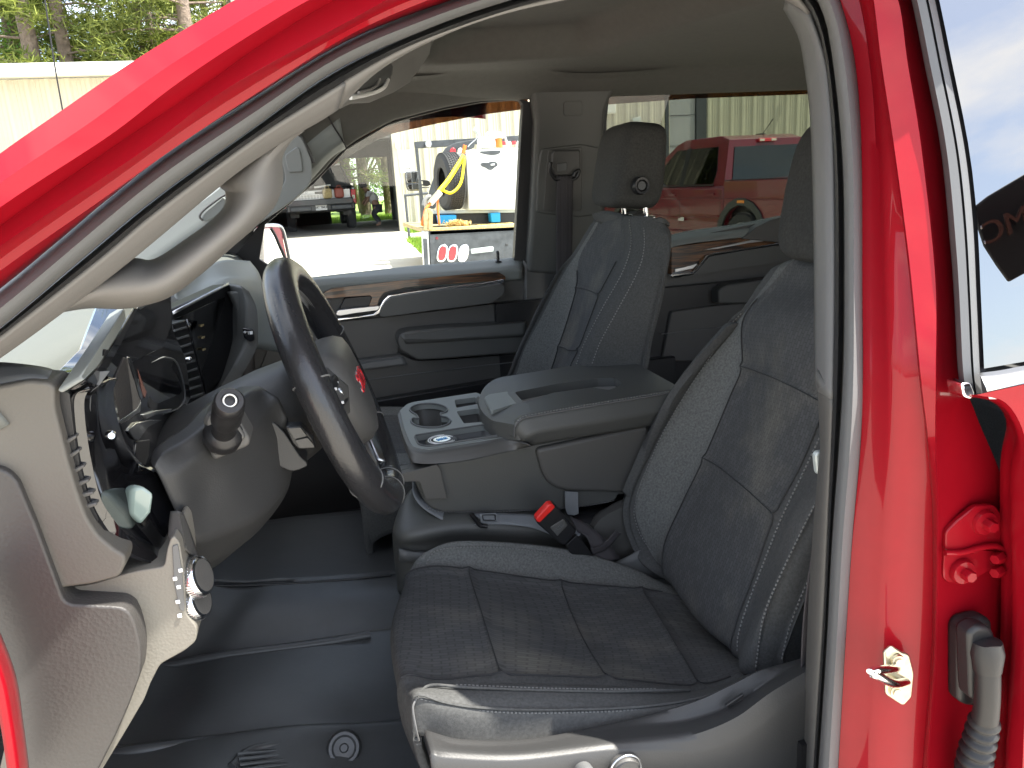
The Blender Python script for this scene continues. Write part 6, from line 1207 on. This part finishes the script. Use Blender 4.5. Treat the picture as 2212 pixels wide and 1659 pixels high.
        tube('body_crease', [V((s*(h+.002), y, z)) for y, z in [(cb+.1, zb+.28), (mid, zb+.24), (cf-.3, zb+.30)]], .016, paint, T, flat=.6)
    def rp_(x, z, dy): # rear slope of the cab
        f = (z-zl)/(zt_-.05-zl); return V((x, cb+.03+.11*f+dy, z))
    zw0, zw1 = zl+.09, zt_-.16; hw0 = h-.20; hw1 = h-.30
    plate3('rear_window', [rp_(-hw0, zw0, -.012), rp_(hw0, zw0, -.012), rp_(hw1, zw1, -.012), rp_(-hw1, zw1, -.012)], V((0, .012, 0)), 'truck_glass', T, bevel=.002)
    tube('window_trim', [rp_(-hw0-.01, zw0-.03, -.014), rp_(hw0+.01, zw0-.03, -.014)], .014, 'rubber', T)
    bl = rbox('high_brake_light', rp_(0, zt_-.075, -.03), (.36, .03, .055), 'lens_red', T, bevel=.01)
    for s in (-1, 1): rbox('cargo_lens', rp_(s*.12, zt_-.075, -.048), (.10, .008, .035), 'lens_white', bl, bevel=.002)
    an = rbox('antenna', V((p.get('ant', 0), cb+.55, zt_+.03)), (.09, .16, .035), 'plastic_black', T, bevel=.012); tube('antenna_rod', [V((p.get('ant', 0), cb+.50, zt_+.04)), V((p.get('ant', 0)+.02, cb+.28, zt_+.26))], .006, 'plastic_black', an)
    rbox('tailgate', V((0, .04, (zb+.12+zr)/2)), (W-.26, .07, zr-zb-.20), paint, T, bevel=.02); rbox('tailgate_handle', V((0, -.0, zr-.12)), (.26, .02, .07), 'plastic_black', T, bevel=.01)
    rbox('bed_floor', V((0, cb/2, zb+.22)), (W-.2, cb, .05), 'plastic_black', T, bevel=0); rbox('bed_front', V((0, cb-.04, (zb+zr)/2)), (W-.2, .05, zr-zb), paint, T, bevel=.01)
    bp_ = rbox('bumper', V((0, -.10, zb+.03)), (W-.08, .20, .20), p['bumper'], T, bevel=.04, seg=3)
    rbox('bumper_step', V((0, -.12, zb+.135)), (W*.42, .17, .02), 'plastic_black', bp_, bevel=.006)
    rbox('underbody', V((0, nose*.5, zb-.04)), (W-.5, nose-1.0, .16), 'plastic_black', T, bevel=.02)
    pt = rbox('number_plate', V((0, -.206, zb+.04)), (.31, .008, .155), 'sign_white', T, bevel=.004)
    if p.get('plate'): text('plate_text', p['plate'], .085, V((0, -.212, zb+.035)), (1, 0, 0), (0, 0, 1), 'ink', pt, depth=.001, bold=.002)
    T.location = loc; T.rotation_euler = (0, 0, rz)
    return T
mat('door_dark', (.05, .055, .052), .6)
CA = pickup('pickup_truck', 'dark red crew cab pickup parked facing the cream building, seen through the rear window', (7.45, 9.1, .14), math.radians(10), 'red_far',
       dict(w=1.90, bottom=.44, belt=1.16, rail=1.26, cab=1.62, cowl=4.05, len=5.35, wr=1.2, wf=4.4, arch=.46, tyre=.39, roof=1.93, flare=1, bumper='plastic_black', ant=.25))
for nm, c, s in (('badge', (-.956, 2.75, .66), (.008, .30, .06)),): rbox(nm, CA.matrix_world @ V(c) if False else (Matrix.Translation(CA.location) @ CA.rotation_euler.to_matrix().to_4x4()) @ V(c), s, 'sign_white', CA, bevel=.002)
SV_ = pickup('pickup_truck', 'silver pickup with dark cap parked in the open garage, seen from behind', (.16, 21.8, .556), math.radians(1), 'truck_silver',
       dict(w=1.95, bottom=.62, belt=1.12, rail=1.17, cab=1.9, cowl=4.6, len=5.9, wr=1.1, wf=4.9, arch=.46, tyre=.40, roof=1.80, bumper='truck_dark', plate='841 7MLP'))
wm = Matrix.Translation(SV_.location) @ SV_.rotation_euler.to_matrix().to_4x4()
for x, t_ in ((-.35, 'D'), (.18, 'Y'), (.48, 'E')): text('letter', t_, .09, wm @ V((x, -.0, 1.08)), (1, 0, 0), (0, 0, 1), 'ink', SV_, depth=.003)
rbox('cargo_rack', wm @ V((0, -.18, .80)), (1.75, .30, .16), 'truck_dark', SV_, bevel=.02)
for s in (-1, 1): rbox('bumper_pad', wm @ V((s*.55, -.26, .64)), (.58, .08, .13), 'dark_steel', SV_, bevel=.03)
cap_ = [V((-.82, .12, 1.18)), V((.82, .12, 1.18)), V((.62, .30, 1.76)), V((-.62, .30, 1.76))]
plate3('cap_window', [wm @ p for p in cap_], V((0, .03, 0)), 'truck_dark', SV_, bevel=.01); plate3('cap_roof', [wm @ p for p in [V((-.66, .28, 1.76)), V((.66, .28, 1.76)), V((.66, 1.9, 1.80)), V((-.66, 1.9, 1.80))]], V((0, 0, .06)), 'truck_silver', SV_, bevel=.02)
for s in (-1, 1): plate3('cap_side', [wm @ p for p in [V((s*.9, .1, 1.17)), V((s*.9, 1.9, 1.17)), V((s*.68, 1.9, 1.8)), V((s*.68, .28, 1.8))]], V((-s*.03, 0, 0)), 'truck_dark', SV_, bevel=.01)
rbox('paper', wm @ V((.1, .10, 1.22)), (.45, .02, .05), 'sign_white', SV_, bevel=.005, rot=Matrix.Rotation(-.1, 3, 'Y'))
def jug(c, m, label):
    T = thing('fuel_jug', label, 'jug', c)
    roundbody('jug_body', V(c)+V((0, 0, .14)), (.26, .18, .28), m, T, p=4.5, seg=(14, 20)); tube('handle', [V(c)+V(d) for d in [(-.06, 0, .27), (-.03, 0, .33), (.04, 0, .33), (.06, 0, .28)]], .012, m, T); lathe('spout', [(.02, 0), (.02, .07), (0, .07)], (0, 0, 1), V(c)+V((.09, 0, .27)), 'plastic_black', T, seg=12)
jug(wm @ V((.20, -.20, .88)), 'jug_y' if 'jug_y' in M else 'wood_block', 'tan plastic fuel jug on the rear rack of the silver pickup'); mat('jug_red', (.28, .06, .04), .5); jug(wm @ V((.52, -.20, .88)), 'jug_red', 'dull red plastic fuel jug on the rear rack of the silver pickup')
CR = thing('wire_crate', 'low white wire crate on the rack left of the jugs', 'crate', wm @ V((-.35, -.2, .88)))
bm = bmesh.new(); c0 = wm @ V((-.35, -.2, .88))
for z in (.01, .13): [box(bm, c0+V((0, dy, z)), (.66, .015, .015)) for dy in (-.12, .12)]; [box(bm, c0+V((dx, 0, z)), (.015, .24, .015)) for dx in (-.33, .33)]
for i in range(9): [box(bm, c0+V((-.33+i*.0825, dy, .07)), (.012, .012, .13)) for dy in (-.12, .12)]
link('wire_frame', bm, 'sign_white', CR, smooth=False)
# the person bending beside it
def skin(name, chain, m, parent):
    """chain: list of (point, radius, parent index)"""
    me = bpy.data.meshes.new(name); me.from_pydata([p for p, r, k in chain], [(k, i) for i, (p, r, k) in enumerate(chain) if k is not None], [])
    o = bpy.data.objects.new(name, me); COL.objects.link(o); me.materials.append(M[m])
    sk = o.modifiers.new('skin', 'SKIN'); sk.use_smooth_shade = True
    for i, (p, r, k) in enumerate(chain):
        v = me.skin_vertices[0].data[i]; v.radius = (r, r); v.use_root = (i == 0)
    s = o.modifiers.new('sub', 'SUBSURF'); s.levels = 2; s.render_levels = 2
    if parent is not None: o.parent = parent; o.matrix_parent_inverse = WM(parent).inverted()
    return o
pb = V((1.78, 22.9, .556))
PE = thing('person', 'person in a white shirt and dark trousers stooping beside the silver pickup', 'person', pb)
def pp(*a): return pb+V(a)
skin('body', [(pp(-.02, 0, .66), .13, None), (pp(-.12, 0, .86), .13, 0), (pp(-.24, 0, 1.0), .14, 1), (pp(-.30, 0, 1.07), .055, 2), (pp(-.35, 0, 1.16), .095, 3), (pp(-.22, -.16, .98), .055, 2), (pp(-.26, -.20, .76), .045, 5), (pp(-.40, -.18, .62), .035, 6), (pp(-.22, .16, .98), .055, 2), (pp(-.30, .2, .78), .045, 8), (pp(-.44, .16, .66), .035, 9),
              (pp(.0, -.1, .58), .10, 0), (pp(-.14, -.11, .34), .07, 11), (pp(.04, -.11, .06), .05, 12), (pp(-.10, -.11, .03), .04, 13), (pp(.0, .1, .58), .10, 0), (pp(-.12, .11, .34), .07, 15), (pp(.06, .11, .06), .05, 16), (pp(-.08, .11, .03), .04, 17)], 'skin', PE)
skin('shirt', [(pp(.0, 0, .62), .165, None), (pp(-.12, 0, .86), .165, 0), (pp(-.24, 0, 1.0), .165, 1), (pp(-.22, -.17, .97), .08, 2), (pp(-.27, -.20, .84), .075, 3), (pp(-.22, .17, .97), .08, 2), (pp(-.28, .2, .84), .075, 5)], 'shirt', PE)
skin('trousers', [(pp(.0, 0, .58), .14, None), (pp(.0, -.1, .52), .11, 0), (pp(-.14, -.11, .34), .09, 1), (pp(.04, -.11, .10), .07, 2), (pp(.0, .1, .52), .11, 0), (pp(-.12, .11, .34), .09, 4), (pp(.06, .11, .10), .07, 5)], 'trousers', PE)
roundbody('hair', pp(-.345, 0, 1.20), (.24, .22, .17), 'hair', PE, p=2.3, seg=(12, 18))
# ================================================================ FLATBED WITH TANK
zt = zc(1280, 400, 3.6867)
FB = thing('flatbed_truck', 'grey flatbed truck tail with oval lights, beside the cream wall', 'flatbed truck', (2.2, 10, .1))
def ft_(nm, L, Y, d, m, par=FB, r=0, b=.006, **k): return plate(nm, zt(*L), Y, d, m, par, r=r, bevel=b, **k)
tp_ = ft_('tail_panel', [(325, 1238), (1305, 1190), (1420, 1185), (1420, 2000), (360, 2000)], 9.6, .08, 'dark_steel')
ft_('corner_post', [(240, 1240), (320, 1240), (355, 2000), (280, 2000)], 9.62, .10, 'satin'); ft_('corner_shadow', [(255, 1330), (300, 1330), (335, 2000), (290, 2000)], 9.60, .02, 'dark_steel')
for i, (x, m) in enumerate(((480, 'lens_red'), (600, 'lens_red'), (728, 'lens_white'))):
    def oval(sx, sy, x=x):
        cx, cy = x, 1502; o = []
        for k in range(24):
            a = 2*math.pi*k/24; ux, uy = math.copysign(abs(math.cos(a))**.8, math.cos(a))*sx, math.copysign(abs(math.sin(a))**.7, math.sin(a))*sy; o.append((cx+ux-uy*.16, cy+uy))
        return o
    bz_ = ft_('light_bezel', oval(62, 105), 9.585, .02, 'chrome'); ft_('tail_light', oval(44, 86), 9.570, .03, m, par=bz_, b=.01)
ft_('plate_recess', [(810, 1452), (1060, 1420), (1085, 1430), (1080, 1480), (820, 1510)], 9.592, .01, 'meter', r=2, b=.003)
ft_('latch', [(1222, 1390), (1250, 1388), (1250, 1412), (1222, 1414)], 9.59, .012, 'ink'); lathe('plug', [(0, .01), (.018, .008), (.02, 0)], (0, -1, 0), P(*zt((415, 1325))[0], 9.595), 'red_far', FB, seg=16)
plate3('deck', [P(*zt((325, 1238))[0], 9.6), P(*zt((1420, 1185))[0], 9.6), P(*zt((1420, 1185))[0], 9.6)+V((0, 3.2, .0)), P(*zt((325, 1238))[0], 9.6)+V((0, 3.2, .0))], V((0, 0, -.06)), 'wood_block', FB, bevel=.01)
ft_('deck_edge', [(330, 1205), (1420, 1150), (1420, 1190), (330, 1240)], 9.585, .05, 'straw')
ft_('rub_rail', [(370, 1000), (1330, 990), (1330, 1022), (370, 1040)], 10.35, .06, 'meter'); ft_('under_tank_frame', [(370, 1040), (1330, 1022), (1330, 1150), (370, 1160)], 10.5, .3, 'plastic_black')
ft_('rack_beam', [(155, 190), (700, 155), (1000, 140), (1420, 110), (1420, 190), (1000, 210), (500, 250), (165, 268)], 12, .12, 'dark_steel'); ft_('rack_post', [(165, 268), (195, 268), (230, 620), (300, 1230), (240, 1230), (205, 640)], 12, .10, 'dark_steel')
ft_('rack_side', [(480, 330), (520, 260), (640, 200), (860, 165), (860, 260), (760, 300), (520, 330), (470, 440), (400, 980), (300, 980), (330, 760)], 11.4, .06, 'dark_steel', r=6)
lathe('work_lamp', [(0, .02), (.05, .02), (.06, 0), (.06, -.04)], (0, -1, 0), P(*zt((315, 215))[0], 11.98), 'satin', FB, seg=20)
ft_('rack_light', [(568, 330), (572, 280), (600, 258), (632, 270), (640, 300), (632, 350)], 11.3, .04, 'lens_red', r=4); ft_('rack_light', [(650, 400), (662, 280), (690, 258), (718, 272), (705, 380), (680, 430)], 11.3, .04, 'lens_white', r=4)
for i in range(4): ft_('marker_strip', [(1180+i*60, 190-i*3), (1225+i*60, 188-i*3), (1225+i*60, 228-i*3), (1180+i*60, 232-i*3)], 11.95, .03, 'lens_red' if i % 2 == 0 else 'sign_white', b=.003)
mrr = ft_('door_mirror', [(45, 560), (60, 538), (190, 528), (204, 545), (215, 755), (205, 768), (85, 768), (68, 740), (50, 650)], 12.5, .14, 'truck_dark', r=3, b=.02); ft_('mirror_glass', [(62, 550), (188, 542), (196, 668), (75, 676), (58, 640)], 12.49, .01, 'mirror_glass', par=mrr, b=.002); ft_('mirror_glass', [(74, 688), (198, 680), (206, 752), (92, 758), (72, 720)], 12.49, .01, 'mirror_glass', par=mrr, b=.002)
ft_('mirror_arm', [(205, 640), (300, 640), (330, 655), (345, 700), (300, 715), (215, 700), (215, 720), (330, 722), (330, 735), (205, 735), (205, 690), (255, 690), (255, 655), (205, 655)], 12.45, .06, 'plastic_black')
# tyre on the deck
TY = thing('spare_tyre', 'upright truck tyre standing on the flatbed left of the white tank', 'tyre', P(*zt((590, 985))[0], 10.4))
tc_ = P(*zt((565, 655))[0], 10.4); axl = V((1, .16, .02)).normalized(); Rt = .385
w_ = lathe('tyre', [(.19, .10), (.20, .125), (Rt*.86, .13), (Rt*.97, .10), (Rt, .06), (Rt, -.06), (Rt*.97, -.10), (Rt*.86, -.13), (.20, -.125), (.19, -.10)], axl, tc_, 'tyre', TY, seg=56)
bm = bmesh.new(); u = axl.orthogonal().normalized(); v = axl.cross(u)
for i in range(64):
    t = 2*math.pi*i/64; d = u*math.cos(t)+v*math.sin(t); tg = axl.cross(d)
    for k, off in enumerate((-.088, -.052, -.018, .018, .052, .088)): q_ = Matrix((axl, tg, d)).transposed() @ Matrix.Rotation(.5 if k % 2 else -.5, 3, 'Z'); box(bm, tc_+d*(Rt+.003)+axl*off+tg*(.012 if k % 2 else 0), (.026, .024, .014), q_)
link('tread', bm, 'tyre', TY, smooth=False)
lathe('rim', [(0, .03), (.08, .03), (.15, .08), (.19, .10)], axl, tc_, 'satin', TY)
# tank and pump
TK = thing('tank', 'big white steel fuel tank with dark spill stains, strapped on the flatbed', 'tank', P(*zt((1000, 990))[0], 10.5))
tk = plate('tank_body', zt((752, 290), (1385, 262), (1460, 262), (1440, 985), (790, 990), (778, 800)), 10.2, .75, 'white_paint', TK, r=4, bevel=.02, seg=3)
plate('stain', zt((905, 305), (1165, 290), (1160, 325), (1110, 345), (1060, 350), (990, 340), (930, 325)), 10.196, .004, 'dark_steel', tk, r=5, bevel=0); plate('stain', zt((920, 455), (950, 435), (1010, 440), (1060, 420), (1120, 432), (1135, 470), (1090, 495), (1060, 525), (1020, 520), (985, 495), (940, 480)), 10.196, .004, 'dark_steel', tk, r=5, bevel=0)
plate('stain', zt((1084, 345), (1100, 345), (1098, 420), (1086, 425)), 10.196, .004, 'meter', tk, bevel=0)
plate('tank_latch', zt((1045, 452), (1095, 445), (1095, 468), (1048, 475)), 10.19, .01, 'satin', tk, bevel=.003)
for x, y in ((925, 828), (1265, 795), (1075, 855), (850, 945), (1020, 640)): rbox('weld_mark', P(*zt((x, y))[0], 10.198), (.012, .004, .012) if y != 640 else (.004, .004, .12), 'ink' if x != 1265 else 'wood_block', tk, bevel=.001)
PU = thing('fuel_pump', 'white transfer pump with an orange filter and hose on top of the tank', 'pump', P(*zt((1000, 275))[0], 10.4))
roundbody('pump_body', P(*zt((1000, 205))[0], 10.4), (.26, .2, .16), 'white_paint', PU, p=3, seg=(14, 20)); lathe('pump_face', [(0, .02), (.05, .02), (.06, 0), (.06, -.05)], (-.3, -1, 0), P(*zt((935, 190))[0], 10.32), 'sign_white', PU, seg=24)
tube('nozzle', [P(*zt(q)[0], 10.35) for q in [(850, 30), (880, 60), (905, 110), (915, 150)]], [.035, .02], 'meter', PU); tube('nozzle_lever', [P(*zt(q)[0], 10.34) for q in [(905, 120), (870, 165), (810, 215), (780, 250)]], .008, 'satin', PU)
lathe('filter', [(0, .06), (.045, .06), (.045, -.06), (0, -.06)], (0, 0, 1), P(*zt((1145, 205))[0], 10.35), 'orange', PU, seg=24); tube('hose', [P(*zt(q)[0], 10.38) for q in [(1010, 110), (1040, 85), (1120, 85), (1190, 105), (1225, 165), (1245, 260)]], .018, 'meter', PU)
tube('bracket', [P(*zt(q)[0], 10.36) for q in [(1000, 130), (1005, 90), (1080, 80)]], .012, 'sign_white', PU); rbox('filter_head', P(*zt((1135, 130))[0], 10.36), (.16, .1, .05), 'sign_white', PU, bevel=.01)
# strap with ratchet
SRp = thing('ratchet_strap', 'yellow ratchet strap running down over the tyre with its loose tail', 'strap', P(*zt((450, 770))[0], 10))
def ribbon(nm, L, wd_, m, par, Y0=9.95, Y1=9.95):
    n_ = len(L); c = [P(*zt(q)[0], Y0+(Y1-Y0)*i/(n_-1)) for i, q in enumerate(L)]; cc_ = curve(c, 24); a_, b_ = [], []
    for i, p in enumerate(cc_):
        t = (cc_[min(23, i+1)]-cc_[max(0, i-1)]).normalized(); s = t.cross(V((0, 1, 0))).normalized()*wd_/2; a_.append(p-s); b_.append(p+s)
    return loft(nm, [a_, b_], m, par, n=24, between=1, thick=.003)
ribbon('strap', [(735, 350), (640, 500), (550, 640), (440, 775)], .062, 'yellow', SRp, 10.15, 9.75); ribbon('strap_tail', [(740, 370), (725, 520), (700, 660), (650, 745), (570, 795), (480, 760)], .038, 'yellow', SRp, 10.1, 9.8)
ribbon('strap', [(745, 230), (725, 330)], .05, 'orange', SRp, 10.15, 10.15); ribbon('strap', [(430, 800), (425, 900), (430, 1020), (445, 1170)], .03, 'orange', SRp, 9.75, 9.7); ribbon('strap', [(350, 900), (290, 980), (260, 1080), (240, 1180)], .04, 'orange', SRp, 9.7, 9.6)
rbox('ratchet', P(*zt((395, 850))[0], 9.72), (.22, .05, .085), 'satin', SRp, bevel=.012, rot=Matrix.Rotation(-.75, 3, 'Y')); rbox('ratchet_handle', P(*zt((375, 830))[0], 9.69), (.18, .03, .03), 'zinc', SRp, bevel=.006, rot=Matrix.Rotation(-.75, 3, 'Y'))
lathe('ratchet_spool', [(0, .03), (.03, .03), (.03, -.03), (0, -.03)], (0, 1, 0), P(*zt((420, 830))[0], 9.71), 'chrome', SRp, seg=20)
for i, (L, lab) in enumerate((([(258, 1050), (285, 985), (300, 985), (312, 1050), (305, 1230), (265, 1228)], 'narrow tan wooden block strapped at the left corner of the flatbed'), ([(300, 975), (340, 975), (368, 1020), (362, 1228), (312, 1230), (314, 1050)], 'wide tan wooden block beside the narrow one at the flatbed corner'))):
    tag(plate('wood_block', zt(*L), 9.56+.02*i, .08, 'wood_block', None, bevel=.006), lab, 'wood block', 'wood blocks on the flatbed corner')
ff = thing('hook_guard', 'pale grey curved guard above the wooden blocks at the flatbed corner', 'guard', P(*zt((280, 950))[0], 9.7)); tube('guard_tube', [P(*zt(q)[0], 9.72) for q in [(262, 940), (275, 880), (310, 840), (345, 840)]], .03, 'trim_grey', ff)
for L, lab in (([(430, 1055), (645, 1050), (645, 1150), (450, 1160)], 'bright blue plastic box at the left under the tank'), ([(1045, 1030), (1160, 1022), (1165, 1135), (1060, 1140)], 'small bright blue crate under the middle of the tank')):
    tag(plate('plastic_box', zt(*L), 10.25, .2, 'blue_box', None, bevel=.012), lab, 'plastic box', 'blue boxes under the tank')
bm = bmesh.new(); r_ = random.Random(5)
for i in range(300):
    p = P(*zt((r_.gauss(660, 60), r_.gauss(1150, 12)))[0], 9.9+r_.uniform(-.1, .1)); box(bm, p, (.08, .008, .006), Matrix.Rotation(r_.uniform(0, 6), 3, 'Y') @ Matrix.Rotation(r_.uniform(0, 6), 3, 'Z'))
for i in range(500):
    p = P(*zt((r_.uniform(330, 1300), r_.uniform(1190, 1200)))[0], 9.63+r_.uniform(0, .4)); p.z = 1.02; box(bm, p, (.06, .006, .005), Matrix.Rotation(r_.uniform(-.3, .3), 3, 'Y') @ Matrix.Rotation(r_.uniform(0, 6), 3, 'Z'))
link('straw', bm, 'straw', None, smooth=False)['kind'] = 'stuff'
# barrier post
PO = thing('barrier_post', 'thin dark steel post with a crossbar in front of the garage corner', 'post', P(*zt((95, 1360))[0], 16))
tube('upright', [P(*zt(q)[0], 16) for q in [(42, 822), (68, 1090), (96, 1370)]], .028, 'dark_steel', PO, lin=True, n=6); tube('crossbar', [P(*zt(q)[0], 16) for q in [(30, 822), (170, 808), (310, 795)]], .03, 'dark_steel', PO, lin=True, n=6)

# black banner added behind the camera to put a dark reflection in the rear door glass
gn = V((0, -1, TUM*-1)).normalized(); gn = V((0, -1, -.0)) if False else V((0, -1, .24)).normalized()
def refl(x, y, D):
    p = PN(x, y, -.086); d = (p-CAM).normalized(); d = d-gn*2*d.dot(gn); return p+d*D
BN = thing('prop', 'black banner with raised letters, added to be mirrored in the rear door glass at the right edge', 'prop', (3.2, -1.5, 0))
bo = [refl(x, y, 1.2) for x, y in [(2096, 452), (2130, 425), (2212, 376), (2290, 330), (2330, 480), (2300, 640), (2212, 590), (2176, 610), (2150, 575), (2122, 532)]]
bc_ = sum(bo, V())/len(bo); nb = (bo[3]-bo[0]).cross(bo[8]-bo[0]).normalized(); bo = [p-nb*(p-bc_).dot(nb) for p in bo]
plate3('prop_board', bo, nb*.01, 'rubber', BN, bevel=.004)
tr_ = [refl(x, y, 1.17) for x, y in [(2145, 500), (2250, 455)]]; xd = (tr_[0]-tr_[1]).normalized(); nn = (CAM-tr_[0]).normalized(); yd = nn.cross(xd) if nn.cross(xd).z > 0 else xd.cross(nn)
tc2 = (tr_[0]+tr_[1])/2
text('prop_text', 'GMC', .07, tc2+xd*0, (refl(2140, 505, 1.17)-refl(2240, 460, 1.17)), (refl(2190, 450, 1.17)-refl(2205, 510, 1.17)), 'brown_reflex', BN, depth=.004)
tube('pole', [V((bo[4].x, bo[4].y, 0)), bo[4]], .012, 'plastic_black', BN, seg=8, n=6)
